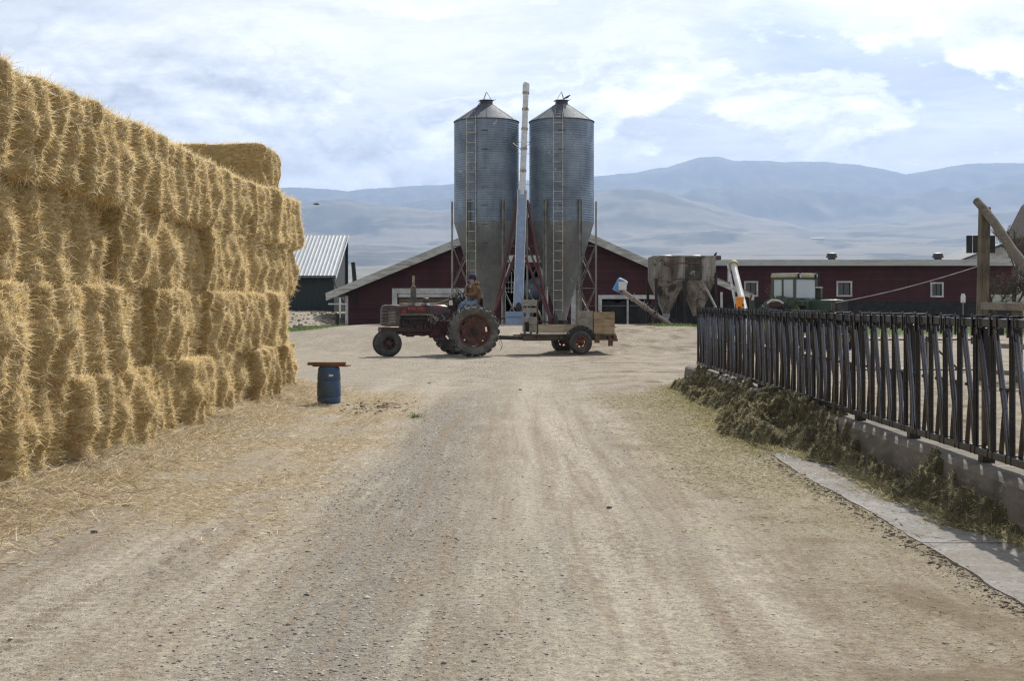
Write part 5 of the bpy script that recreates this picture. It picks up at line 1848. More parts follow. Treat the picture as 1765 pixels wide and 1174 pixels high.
# ---------------------------------------------------------------- wheels
def wheel_parts(parent, loc, R_, W_, rim_r, tyre_mat, rim_mat, lugs=0, axis_sign=1, style='front', spin=0.0):
    """wheel turned about local Y of the parent; axis_sign +1 shows its outer face toward +Y"""
    T = Matrix.Translation(loc) @ Matrix.Rotation(R(-90) * axis_sign, 4, 'X') @ Matrix.Rotation(spin, 4, 'Z')
    h = W_ / 2
    m = MB()
    prof = [(rim_r, -h * .62), (rim_r + .02, -h * .72), (rim_r + (R_ - rim_r) * .35, -h * .98), (rim_r + (R_ - rim_r) * .7, -h), (R_ - .045, -h * .93), (R_ - .015, -h * .72), (R_ - .004, -h * .3), (R_, 0)]
    prof = prof + [(r, -z) for r, z in reversed(prof[:-1])]
    if lugs: prof = [(r - (.035 if r > R_ - .05 else 0), z) for r, z in prof]
    m.lathe(prof, 56, T)
    if not lugs:
        for z in (-h * .5, -h * .2, h * .2, h * .5):
            m.lathe([(R_ - .02, z - .016), (R_ + .004, z - .012), (R_ + .004, z + .012), (R_ - .02, z + .016)], 56, T)
    for k in range(lugs):
        for sg in (-1, 1):
            a = 2 * math.pi * (k + (.5 if sg > 0 else 0)) / lugs
            pts = []
            for u in np.linspace(0, 1, 5):
                aa = a + u * .17
                z = sg * h * (.02 + .98 * u)
                rr = R_ - .012 - (.05 * max(0, u - .72) / .28)
                pts.append((rr * math.cos(aa), rr * math.sin(aa), z))
            for p, q in zip(pts[:-1], pts[1:]):
                up = (p[0], p[1], 0)
                m.bar(p, q, .045, .062, up=up, M=T)
    tyre = m.build('tyre', tyre_mat, parent, smooth=45)
    m = MB()
    if style == 'rear':
        m.lathe([(rim_r, -h * .66), (rim_r + .02, -h * .70), (rim_r - .02, -h * .60), (rim_r - .04, -h * .3), (rim_r - .045, 0), (rim_r - .04, h * .3), (rim_r - .02, h * .60), (rim_r + .02, h * .70), (rim_r, h * .66), (rim_r - .03, h * .3), (rim_r - .035, -h * .3), (rim_r, -h * .66)], 48, T)
        # pressed disc with eight slots: hub disc, ring and bridges
        dz = h * .18
        r0 = rim_r * .74; r1 = rim_r * .86
        m.lathe([(0, dz + .03), (.16, dz + .03), (.20, dz), (r0, dz), (r0, dz - .02), (0, dz - .02)], 48, T)
        m.lathe([(r1, dz), (rim_r - .03, dz + .01), (rim_r - .03, dz - .02), (r1, dz - .02), (r1, dz)], 48, T)
        for k in range(8):
            a = 2 * math.pi * k / 8
            m.lathe([(r0 - .01, dz - .001), (r1 + .01, dz - .001), (r1 + .01, dz - .018), (r0 - .01, dz - .018), (r0 - .01, dz - .001)], 6, T, a, a + .42)
        for k in range(8):
            a = 2 * math.pi * (k + .3) / 8
            p = (r0 * .86 * math.cos(a), r0 * .86 * math.sin(a))
            m.box((p[0], p[1], dz + .012), (.05, .05, .03), T)
            m.tube((r0 * .6 * math.cos(a + .3), r0 * .6 * math.sin(a + .3), dz), (r0 * .6 * math.cos(a + .3), r0 * .6 * math.sin(a + .3), dz + .03), .014, n=6, M=T)
        rim = m.build('rim', rim_mat, parent, smooth=30)
        m = MB()
        m.lathe([(0, dz + .14), (.05, dz + .14), (.06, dz + .10), (.115, dz + .09), (.13, dz + .03)], 6, T)
        m.tube((0, 0, dz + .1), (0, 0, dz + .20), .035, n=12, M=T)
        m.build('hub', M['engine'], rim, smooth=20)
    else:
        dz = h * .35
        m.lathe([(rim_r, h * .70), (rim_r + .015, h * .74), (rim_r - .015, h * .62), (rim_r - .03, h * .3), (rim_r - .035, -h * .3), (rim_r - .015, -h * .62), (rim_r + .015, -h * .72)], 36, T)
        rr0, rr1 = rim_r * .58, rim_r * .80
        m.lathe([(0, dz), (rr0, dz), (rr0, dz - .012), (0, dz - .012)], 32, T)
        m.lathe([(rr1, dz), (rim_r - .02, dz - .03), (rr1, dz - .02), (rr1, dz)], 32, T)
        for k in range(6 if style == 'front' else 5):
            n_ = 6 if style == 'front' else 5
            a = 2 * math.pi * k / n_
            m.lathe([(rr0 - .01, dz - .001), (rr1 + .01, dz - .003), (rr1 + .01, dz - .014), (rr0 - .01, dz - .012)], 5, T, a, a + (.5 if style == 'front' else .95))
        rim = m.build('rim', rim_mat, parent, smooth=30)
        m = MB(); m.lathe([(0, dz + .09), (.035, dz + .085), (.055, dz + .05), (.075, dz + .01)], 16, T)
        for k in range(6):
            a = 2 * math.pi * (k + .5) / 6
            m.tube((.09 * math.cos(a), .09 * math.sin(a), dz), (.09 * math.cos(a), .09 * math.sin(a), dz + .02), .010, n=6, M=T)
        m.build('hub', M['rust_red'], rim)
    return tyre


# ---------------------------------------------------------------- old row-crop tractor
TRX, TRY, TYAW = -1.53, 38.25, R(180 + 18)


def build_tractor():
    r = empty('old_tractor', (TRX, TRY, gz(TRX, TRY)), TYAW, 'old faded red row-crop tractor with tall rear wheels, driven across the yard', 'tractor')
    # rear wheels
    wheel_parts(r, (0, .93, .765), .775, .34, .49, M['rubber_dusty'], M['rust_red'], lugs=22, axis_sign=1, style='rear', spin=.3)
    wheel_parts(r, (0, -.93, .765), .775, .34, .49, M['rubber_dusty'], M['rust_red'], lugs=22, axis_sign=-1, style='rear', spin=1.1)
    # front pair close together
    FXX = 2.42
    wheel_parts(r, (FXX, .20, .385), .388, .19, .185, M['rubber'], M['engine'], axis_sign=1, style='front')
    wheel_parts(r, (FXX, -.20, .385), .388, .19, .185, M['rubber'], M['engine'], axis_sign=-1, style='front')
    # axles, housing, engine block
    m = MB()
    m.tube((0, -.85, .765), (0, .85, .765), .085, n=14)
    for sy in (-1, 1):
        m.lathe([(.24, 0), (.20, .12), (.12, .22), (.09, .30)], 18, Matrix.Translation((0, sy * .18, .765)) @ Matrix.Rotation(R(-90) * sy, 4, 'X'))
    m.build('rear_axle', M['engine'], r)
    m = MB()
    m.box((-.02, 0, .80), (.62, .42, .50)); m.box((.55, 0, .86), (.75, .36, .40)); m.box((.95, 0, .80), (.35, .42, .30), taper=.9)
    m.box((.0, 0, 1.08), (.45, .30, .12)); m.box((-.28, 0, .62), (.20, .30, .22))
    m.box((1.0, .12, .62), (.30, .20, .14))
    m.build('gear_housing', surf('oily_red_housing', (.075, .014, .014), (.025, .016, .014), (.012, .011, .011), rough=.6, scale=5, bmp=.5, bdist=.02), r, bevel=.03)
    m = MB()
    m.box((1.58, 0, .93), (.90, .30, .36)); m.box((1.58, 0, 1.15), (.84, .24, .14)); m.box((1.55, 0, .70), (.78, .26, .16))
    for k in range(4): m.tube((1.27 + k * .2, .13, 1.05), (1.27 + k * .2, .22, 1.05), .035, n=8)
    m.tube((1.2, .20, 1.12), (1.95, .20, 1.12), .035, n=10); m.tube((1.75, .19, .98), (1.75, .19, 1.12), .05, n=10)
    m.tube((1.12, .20, .80), (1.12, .20, 1.02), .06, n=12); m.tube((1.30, .19, .78), (1.30, .19, .95), .05, n=12)
    m.box((1.5, .19, .88), (.22, .10, .12)); m.tube((1.4, -.2, .85), (1.4, -.2, 1.1), .06)
    m.path([(1.95, .1, 1.2), (2.02, .14, 1.1), (2.0, .16, .95), (1.9, .17, .9)], .028, 8)
    for k in range(12):
        a, b = random.uniform(.75, 1.15), random.uniform(.80, 1.25)
        m.ball((a, random.choice((-1, 1)) * random.uniform(.17, .24), b), random.uniform(.02, .045), 8, 6)
    for k in range(8):
        m.tube((random.uniform(.6, 1.2), .2, random.uniform(.9, 1.25)), (random.uniform(.7, 1.3), .23, random.uniform(.75, 1.25)), .010, n=6)
    m.build('engine_block', M['engine'], r, bevel=.012)
    m = MB()
    for k in range(14):
        m.ball((random.uniform(.55, 1.25), .24 + random.uniform(0, .03), random.uniform(1.02, 1.26)), random.uniform(.010, .026), 8, 6)
    m.tube((.9, .24, 1.13), (1.08, .25, 1.2), .02); m.tube((.7, .24, 1.12), (.8, .25, 1.25), .016)
    m.build('carburettor', M['bright_steel'], r)
    m = MB()
    for sy in (-.17, .17): m.bar((1.0, sy, .80), (2.62, sy, .80), .05, .13)
    m.box((2.50, 0, .80), (.30, .46, .16)); m.build('frame_rail', surf('dull_red_frame', (.075, .018, .016), (.04, .022, .020), (.02, .018, .018), rough=.6, scale=4, bmp=.3), r, bevel=.01)
    m = MB(); m.box((1.72, 0, .66), (.22, .24, .16)); m.box((2.0, 0, .70), (.3, .2, .08)); m.tube((1.35, .05, .60), (1.35, .05, .72), .10); m.build('oil_pan', M['engine'], r, bevel=.02)
    m = MB(); m.tube((FXX, 0, .78), (FXX + .02, 0, .42), .075, .06, n=14); m.tube((FXX, -.22, .385), (FXX, .22, .385), .03, n=10); m.box((FXX, 0, .72), (.22, .2, .12)); m.build('front_pedestal', M['engine'], r, bevel=.01)
    # radiator grille shell
    m = MB()
    sec = lambda w, h0, h1, b: [(-w, h0), (w, h0), (w, h1 - b), (w - b * .4, h1 - b * .25), (w - b, h1), (-w + b, h1), (-w + b * .4, h1 - b * .25), (-w, h1 - b)]

    def loft(mb, rings):
        n = len(rings[0][1]); o = []
        for x, pr in rings: o += [(x, y, z) for y, z in pr]
        fs = []
        for k in range(len(rings) - 1):
            for i in range(n):
                j = (i + 1) % n
                fs.append((k * n + i, k * n + j, (k + 1) * n + j, (k + 1) * n + i))
        fs.append(tuple(reversed(range(n)))); fs.append(tuple(range((len(rings) - 1) * n, len(rings) * n)))
        mb.add(o, fs)
    loft(m, [(2.10, sec(.235, .90, 1.545, .10)), (2.45, sec(.235, .90, 1.55, .10)), (2.56, sec(.19, .92, 1.52, .12)), (2.60, sec(.13, .95, 1.47, .12))])
    m.build('grille_shell', surf('grille_shell_paint', (.045, .022, .020), (.10, .085, .07), (.03, .028, .026), rough=.5, scale=5, t2=(.5, .7), bmp=.2), r, smooth=40)
    m = MB()
    for k in range(9):
        z = .98 + k * .045
        for sy in (-1, 1): m.bar((2.20, sy * .240, z), (2.44, sy * .240, z), .008, .022)
    for k in range(5):
        z = 1.0 + k * .10
        m.path([(2.47, -.24, z), (2.58, -.20, z), (2.615, -.1, z), (2.62, 0, z), (2.615, .1, z), (2.58, .20, z), (2.47, .24, z)], .007, 6)
    m.build('grille_bars', surf('grille_bars', (.30, .26, .21), (.12, .10, .085), rough=.6, scale=6), r)
    # hood
    m = MB(); loft(m, [(2.10, sec(.215, 1.28, 1.545, .10)), (1.7, sec(.215, 1.28, 1.54, .10)), (1.15, sec(.215, 1.28, 1.535, .11))])
    hood = m.build('hood', M['tractor_red'], r, smooth=40)
    m = MB(); loft(m, [(1.16, sec(.225, 1.25, 1.545, .13)), (.95, sec(.235, 1.22, 1.56, .14)), (.70, sec(.23, 1.22, 1.545, .15)), (.52, sec(.20, 1.25, 1.49, .13)), (.44, sec(.12, 1.30, 1.42, .06))])
    m.build('fuel_tank', M['tank_sheen'], r, smooth=50)
    red_l = surf('hood_letters_red', (.55, .06, .07), (.35, .05, .05), rough=.6, scale=12)
    cu = bpy.data.curves.new('hood_lettering', 'FONT'); cu.body = 'M RAL WELL'; cu.size = .118; cu.extrude = .002; cu.align_x = 'CENTER'; cu.align_y = 'CENTER'; cu.offset = .003
    cu.materials.append(red_l)
    tmp = bpy.data.objects.new('lettering_source', cu); COL.objects.link(tmp)
    tme = bpy.data.meshes.new_from_object(tmp.evaluated_get(bpy.context.evaluated_depsgraph_get()))
    bpy.data.objects.remove(tmp)
    to = bpy.data.objects.new('hood_lettering', tme); COL.objects.link(to); to.parent = hood
    to.location = (1.57, .2185, 1.425); to.rotation_euler = (R(90), 0, R(180)); to.scale = (.80, 1, 1)
    m = MB(); m.prism([(0, 0), (.14, 0), (.14, .06), (.07, .12), (.02, .13), (0, .1)], .004, Matrix.Translation((1.90, .2165, 1.29))); m.build('hood_emblem', surf('emblem_red', (.32, .03, .03), (.15, .03, .03), rough=.6, scale=10), hood, smooth=0)
    # exhaust, pre-cleaner, jar
    m = MB(); m.tube((1.63, .05, 1.50), (1.63, .05, 1.66), .035); m.lathe([(.03, 1.60), (.085, 1.62), (.085, 2.06), (.07, 2.10), (.035, 2.11)], 20, Matrix.Translation((1.63, .05, 0)))
    ex = m.build('muffler', M['muffler'], r)
    m = MB(); m.tube((1.63, .05, 2.10), (1.62, .05, 2.42), .042, .038, n=14); m.build('exhaust_pipe', surf('pipe_tan', (.36, .31, .24), (.22, .16, .10), rough=.6, metal=.4, scale=7), ex)
    m = MB(); m.box((1.66, .05, 2.435), (.12, .09, .015), taper=.9); m.bar((1.68, .05, 2.43), (1.72, .05, 2.49), .02); m.build('rain_cap', M['black'], ex)
    m = MB(); m.lathe([(.03, 1.52), (.03, 1.60), (.06, 1.61), (.10, 1.635), (.105, 1.69), (.09, 1.735), (.04, 1.755), (0, 1.757)], 20, Matrix.Translation((1.24, .06, 0))); m.build('air_precleaner', M['dark_steel'], r)
    m = MB(); m.lathe([(0, 1.54), (.055, 1.54), (.055, 1.60), (0, 1.60)], 14, Matrix.Translation((1.20, .16, 0))); m.build('filler_cap', M['white_paint'], r)
    m = MB(); m.tube((2.05, .10, 1.575), (1.0, .12, 1.585), .012); m.tube((1.5, .14, 1.575), (1.2, .14, 1.59), .018); m.path([(1.0, .12, 1.585), (.7, .1, 1.66), (.45, .1, 1.78)], .009); m.build('throttle_rod', M['bright_steel'], r)
    m = MB(); m.lathe([(0, 1.53), (.055, 1.53), (.058, 1.66), (.045, 1.68), (0, 1.685)], 16, Matrix.Translation((.50, .20, 0))); m.build('white_jar', M['white_paint'], r)
    # platform clutter: levers, valves, hoses, rear controls
    m = MB()
    for k in range(9):
        x = random.uniform(.12, .50); y = random.uniform(-.15, .22)
        m.tube((x, y, 1.40), (x + random.uniform(-.10, .06), y, random.uniform(1.70, 1.98)), .012, n=6)
        m.ball((x - .02, y, random.uniform(1.60, 1.75)), random.uniform(.025, .05), 8, 6)
    m.box((.35, .12, 1.60), (.28, .16, .12)); m.box((.33, .05, 1.72), (.18, .14, .10)); m.box((.42, 0, 1.45), (.2, .3, .22))
    for k in range(4): m.path([(.5, .1 + k * .03, 1.55), (.42, .14 + k * .02, 1.78 + k * .03), (.28, .14, 1.72), (.2, .12, 1.5)], .012, 6)
    m.build('control_levers', M['engine'], r, bevel=.008)
    m = MB()
    for k in range(7): m.tube((random.uniform(.2, .5), .22, random.uniform(1.6, 1.8)), (random.uniform(.2, .5), .24, random.uniform(1.6, 1.85)), .014, n=8)
    m.ball((.30, .2, 1.70), .05, 10, 8); m.ball((.42, .2, 1.66), .035, 10, 8); m.build('valve_block', M['dark_steel'], r)
    # steering wheel and column
    m = MB(); m.tube((.62, 0, 1.45), (.20, .02, 1.86), .022, n=10)
    m.build('steering_column', M['dark_steel'], r)
    T = Matrix.Translation((.165, .02, 1.90)) @ Matrix.Rotation(R(-52), 4, 'Y')
    m = MB(); ring = [(.205 * math.cos(a), .205 * math.sin(a), 0) for a in np.linspace(0, 2 * math.pi, 33)]
    m.path(ring, .014, 8, T)
    for k in range(3):
        a = 2 * math.pi * k / 3 + .5
        m.tube((0, 0, -.02), (.2 * math.cos(a), .2 * math.sin(a), 0), .008, n=6, M=T)
    m.build('steering_wheel', M['dark_steel'], r)
    # seat and drawbar
    m = MB(); m.lathe([(0, 0), (.14, .0), (.21, .03), (.23, .07), (.22, .08), (.20, .05), (.13, .02), (0, .015)], 22, Matrix.Translation((-.30, 0, 1.45))); m.box((-.18, 0, 1.28), (.08, .06, .36)); m.box((-.50, 0, 1.62), (.04, .36, .26)); m.build('seat', M['black'], r, bevel=.008)
    m = MB(); m.bar((-.1, 0, .48), (-.95, 0, .48), .08, .04); m.bar((-.4, 0, .48), (-.4, 0, .62), .05); m.build('drawbar', M['engine'], r)
    m = MB(); m.box((.15, .28, 1.02), (.45, .18, .03)); m.box((.15, -.28, 1.02), (.45, .18, .03)); m.box((.25, 0, 1.30), (.2, .34, .28)); m.build('foot_platform', M['engine'], r, bevel=.01)
    m = MB(); m.path([(-.35, .2, .9), (-.60, .2, 1.10), (-.85, .2, .9), (-1.0, .15, .62)], .016, 6); m.path([(-1.10, .1, .50), (-1.16, .12, .30), (-1.08, .14, .14)], .008, 5); m.path([(-1.10, .1, .50), (-1.05, .12, .36), (-1.15, .14, .22)], .006, 5); m.build('hydraulic_hose', M['black'], r)
    return r


tractor = build_tractor()


# ---------------------------------------------------------------- driver
def skin_obj(name, pts, edges, mat, parent, sub=2, root=0):
    me = bpy.data.meshes.new(name)
    me.from_pydata([p[:3] for p in pts], edges, [])
    o = bpy.data.objects.new(name, me); COL.objects.link(o)
    me.materials.append(mat)
    o.modifiers.new('skin', 'SKIN')
    for i, p in enumerate(pts):
        v = me.skin_vertices[0].data[i]
        rr = p[3]
        v.radius = rr if isinstance(rr, tuple) else (rr, rr)
        v.use_root = (i == root)
    s = o.modifiers.new('sub', 'SUBSURF'); s.levels = sub; s.render_levels = sub
    o.modifiers['skin'].use_smooth_shade = True
    if parent is not None: o.parent = parent
    return o


def build_driver():
    # placed in the tractor's own frame, then stands as a thing of its own
    r = empty('person', tractor.location, TYAW, 'person in brown jacket, jeans and navy cap driving the red tractor, hand at face', 'person')
    hx, hz = -.225, 2.31
    pts = [(-.30, 0, 1.56, (.15, .17)), (-.31, 0, 1.72, (.135, .155)), (-.31, 0, 1.90, (.14, .17)), (-.29, 0, 2.05, (.12, .17)), (-.27, 0, 2.14, (.06, .07)), (-.25, 0, 2.20, (.055, .055)), (hx, 0, hz - .03, (.085, .072)), (hx + .005, 0, hz + .05, (.088, .078)),
           # left arm (camera side), to the wheel
           (-.28, .19, 2.06, .062), (-.21, .27, 1.82, .052), (-.02, .20, 1.84, .040), (.06, .15, 1.86, .030),
           # right arm, hand lifted to the face
           (-.28, -.19, 2.06, .062), (-.08, -.22, 1.92, .052), (-.08, -.12, 2.12, .036), (-.11, -.08, 2.21, .028),
           # legs
           (-.26, .11, 1.56, .09), (.16, .17, 1.58, .075), (.27, .20, 1.20, .055), (.28, .22, 1.10, .045), (.38, .22, 1.06, .035),
           (-.26, -.11, 1.56, .09), (.14, -.17, 1.56, .075), (.25, -.20, 1.20, .055), (.26, -.22, 1.10, .045), (.36, -.22, 1.06, .035)]
    ed = [(0, 1), (1, 2), (2, 3), (3, 4), (4, 5), (5, 6), (6, 7), (3, 8), (8, 9), (9, 10), (10, 11), (3, 12), (12, 13), (13, 14), (14, 15), (0, 16), (16, 17), (17, 18), (18, 19), (19, 20), (0, 21), (21, 22), (22, 23), (23, 24), (24, 25)]
    body = skin_obj('body', pts, ed, M['skin'], r)
    # face: nose, ears, eyes, mouth
    m = MB()
    m.path([(hx + .085, 0, hz + .045), (hx + .112, 0, hz + .015), (hx + .09, 0, hz + .0)], [.008, .014, .008], 8)
    for sy in (-1, 1): m.ball((hx - .005, sy * .083, hz + .01), (.016, .010, .028), 8, 6)
    m.path([(hx + .075, -.028, hz - .045), (hx + .088, 0, hz - .045), (hx + .075, .028, hz - .045)], .007, 6)
    m.build('face_features', M['skin'], r)
    m = MB()
    for sy in (-1, 1): m.ball((hx + .078, sy * .030, hz + .035), (.010, .012, .009), 8, 6)
    m.path([(hx - .06, -.06, hz - .02), (hx - .08, 0, hz - .03), (hx - .06, .06, hz - .02)], .03, 8)
    m.build('eyes_and_hair', M['dark_in'], r)
    # hands with five fingers
    def hand(c, d, up, mat, name, curl):
        c, d, up = Vector(c), Vector(d).normalized(), Vector(up).normalized()
        s = d.cross(up).normalized()
        pts = [(*c, (.018, .03)), (*(c + d * .05), (.017, .036))]
        e = [(0, 1)]
        for i, L in enumerate((.062, .072, .068, .052)):
            b = c + d * .07 + s * (-.030 + .020 * i)
            k = len(pts)
            pts += [(*b, .010), (*(b + d * L * .5 - up * L * .35 * curl), .009), (*(b + d * L * .55 - up * L * .95 * curl), .0075)]
            e += [(1, k), (k, k + 1), (k + 1, k + 2)]
        k = len(pts)
        b = c + d * .02 - s * .035
        pts += [(*b, .012), (*(b + d * .03 - s * .02 - up * .02), .010), (*(b + d * .055 - s * .012 - up * .04), .008)]
        e += [(0, k), (k, k + 1), (k + 1, k + 2)]
        return skin_obj(name, pts, e, mat, r, 1)
    hand((.06, .14, 1.89), (.75, -.1, .45), (.2, .1, 1), M['glove'], 'gloved_hand', .8)
    hand((-.12, -.07, 2.21), (-.2, .15, .9), (1, 0, .2), M['glove'], 'gloved_hand', .3)
    # jacket over torso and arms
    jp = [(-.31, 0, 1.52, (.18, .205)), (-.325, 0, 1.70, (.175, .195)), (-.33, 0, 1.90, (.178, .205)), (-.31, 0, 2.06, (.15, .20)), (-.295, 0, 2.15, (.10, .12)),
          (-.285, .20, 2.06, .092), (-.21, .29, 1.84, .082), (-.03, .215, 1.835, .062), (.035, .17, 1.86, .05),
          (-.285, -.20, 2.06, .092), (-.085, -.25, 1.92, .080), (-.095, -.14, 2.11, .058), (-.10, -.11, 2.16, .048)]
    je = [(0, 1), (1, 2), (2, 3), (3, 4), (3, 5), (5, 6), (6, 7), (7, 8), (3, 9), (9, 10), (10, 11), (11, 12)]
    skin_obj('jacket', jp, je, M['jacket'], r)
    # hood collar lying open at the neck
    m = MB(); m.path([(-.18, -.10, 2.13), (-.26, -.13, 2.17), (-.36, -.09, 2.20), (-.40, 0, 2.20), (-.36, .09, 2.20), (-.26, .13, 2.17), (-.18, .11, 2.11)], [.03, .045, .055, .06, .055, .045, .03], 10); m.build('jacket_hood', M['jacket'], r)
    m = MB(); m.path([(-.16, -.06, 2.08), (-.22, -.09, 2.15), (-.32, -.06, 2.20), (-.34, 0, 2.21), (-.32, .06, 2.20), (-.22, .09, 2.15), (-.16, .06, 2.08)], .028, 8); m.build('scarf', M['hood_grey'], r)
    lp = [(-.30, 0, 1.55, (.155, .175)), (-.22, .12, 1.56, .115), (.17, .18, 1.585, .092), (.265, .21, 1.22, .072), (.27, .22, 1.14, .066), (-.22, -.12, 1.56, .115), (.15, -.18, 1.565, .092), (.245, -.21, 1.22, .072), (.25, -.22, 1.14, .066)]
    skin_obj('jeans', lp, [(0, 1), (1, 2), (2, 3), (3, 4), (0, 5), (5, 6), (6, 7), (7, 8)], M['jeans'], r)
    for sy in (-1, 1):
        m = MB(); m.path([(.27, sy * .22, 1.16), (.28, sy * .22, 1.09), (.36, sy * .225, 1.065), (.46, sy * .225, 1.06)], [.06, .06, .055, .035], 12); m.build('boot', M['boot'], r)
    m = MB()
    T = Matrix.Translation((hx - .01, 0, hz + .045)) @ Matrix.Rotation(R(-8), 4, 'Y') @ Matrix.Diagonal((1.12, .98, 1, 1))
    m.lathe([(.106, -.02), (.112, .02), (.108, .05), (.098, .085), (.075, .115), (.04, .130), (0, .134)], 24, T)
    m.lathe([(.108, -.025), (.118, -.02), (.118, .025), (.110, .03)], 24, T)
    m.build('knit_cap', M['navy'], r)


build_driver()


# ---------------------------------------------------------------- wooden trailer
def build_trailer():
    X, Y = 1.76, 39.3
    yaw = R(180 + 18)
    g = gz(X, Y)
    r = empty('wooden_trailer', (X, Y, g), yaw, 'low two-wheeled trailer of weathered boards with a tall slatted front, hitched behind the tractor', 'trailer')
    for sy in (-1, 1):
        wheel_parts(r, (0, sy * .80, .355), .358, .21, .19, M['rubber'], M['rim_orange'], axis_sign=sy, style='front', spin=.4)
    m = MB(); m.tube((0, -.8, .355), (0, .8, .355), .045, n=10); m.bar((0, -.6, .36), (0, .6, .36), .09, .09); m.build('axle', M['dark_steel'], r)
    m = MB()
    for sy in (-.50, .50): m.bar((1.75, sy, .50), (-1.30, sy, .50), .09, .17)
    for x in (1.30, .55, -.25, -1.05): m.bar((x, -.60, .50), (x, .60, .50), .09, .12)
    m.build('chassis', wood('chassis_wood', (.13, .105, .08), (.075, .06, .045), 'X'), r, bevel=.008)
    m = MB()
    for k in range(7): m.box((.12, -.54 + k * .18, .61), (2.75, .172, .035))
    m.build('deck_boards', M['wood_old'], r, bevel=.004)
    m = MB()
    for sy in (-1, 1): m.bar((2.75, 0, .52), (1.3, sy * .45, .50), .07, .10)
    m.bar((2.5, 0, .52), (1.2, 0, .47), .10, .13)
    m.tube((2.75, 0, .50), (2.98, 0, .50), .05); m.box((1.7, .30, .50), (.30, .04, .13)); m.build('tongue', M['dark_steel'], r, bevel=.006)
    # tall front gate of slats with gaps
    gate = MB()
    for sy in (-.60, 0, .60): gate.bar((1.34, sy, .60), (1.34, sy, 1.68), .06, .05)
    fg = gate.build('front_gate', M['dark_steel'], r)
    for z, h, l in ((1.575, .185, 1.30), (1.345, .155, 1.30), (1.03, .225, 1.30), (.78, .22, 1.30)):
        m = MB(); m.box((1.385, 0, z), (.03, l, h)); o = m.build('slat', wood('slat_wood', (.40, .36, .29), (.24, .21, .165), 'Y'), fg, bevel=.004); o.rotation_euler = (random.uniform(-.012, .012), 0, 0)
    m = MB(); m.box((.42, .605, .78), (1.78, .03, .24)); m.build('side_board', wood('side_wood', (.44, .38, .28), (.30, .25, .18), 'X'), r, bevel=.004)
    m = MB(); m.box((.42, -.605, .78), (1.78, .03, .24)); m.build('side_board', M['wood_old'], r, bevel=.004)
    # rear box
    b = MB()
    for x in (-.52, -1.15):
        for sy in (-.60, .60): b.bar((x, sy, .60), (x, sy, 1.33), .05, .06)
    rb = b.build('rear_box', M['dark_steel'], r)
    for k in range(3):
        m = MB(); m.box((-.475, 0, .74 + k * .235), (.03, 1.22, .225)); m.build('front_board', wood('box_grey', (.36, .33, .27), (.22, .195, .155), 'Y'), rb, bevel=.004)
        m = MB(); m.box((-.85, .635, .73 + k * .225), (.70, .03, .215)); m.build('side_board', M['wood_warm'], rb, bevel=.004)
        m = MB(); m.box((-.85, -.635, .73 + k * .225), (.70, .03, .215)); m.build('side_board', M['wood_warm'], rb, bevel=.004)
        m = MB(); m.box((-1.195, 0, .73 + k * .225), (.03, 1.22, .215)); m.build('rear_board', M['wood_warm'], rb, bevel=.004)
    # mudguards, bumper, tail bits
    for sy in (-1, 1):
        m = MB()
        pts = []
        for k in range(9):
            a = R(20 + k * 17.5)
            pts.append((.43 * math.cos(a), .43 * math.sin(a) + .355))
        for (a, b_) in zip(pts[:-1], pts[1:]):
            m.bar((a[0], sy * .80, a[1]), (b_[0], sy * .80, b_[1]), .20, .015, up=(0, 1, 0))
        m.build('mudguard', M['black'], r)
    m = MB(); m.box((-1.22, 0, .50), (.09, 1.35, .13)); m.box((-1.1, .55, .34), (.14, .06, .22)); m.box((-1.16, .62, .42), (.3, .04, .08)); m.box((-.62, .62, .46), (.16, .05, .25)); m.build('rear_bumper', wood('bumper_wood', (.20, .12, .08), (.12, .07, .045), 'Y'), r, bevel=.006)
    m = MB(); m.tube((1.42, -.1, .70), (1.42, -.1, .98), .09); m.build('dark_bucket', M['black'], r)


build_trailer()


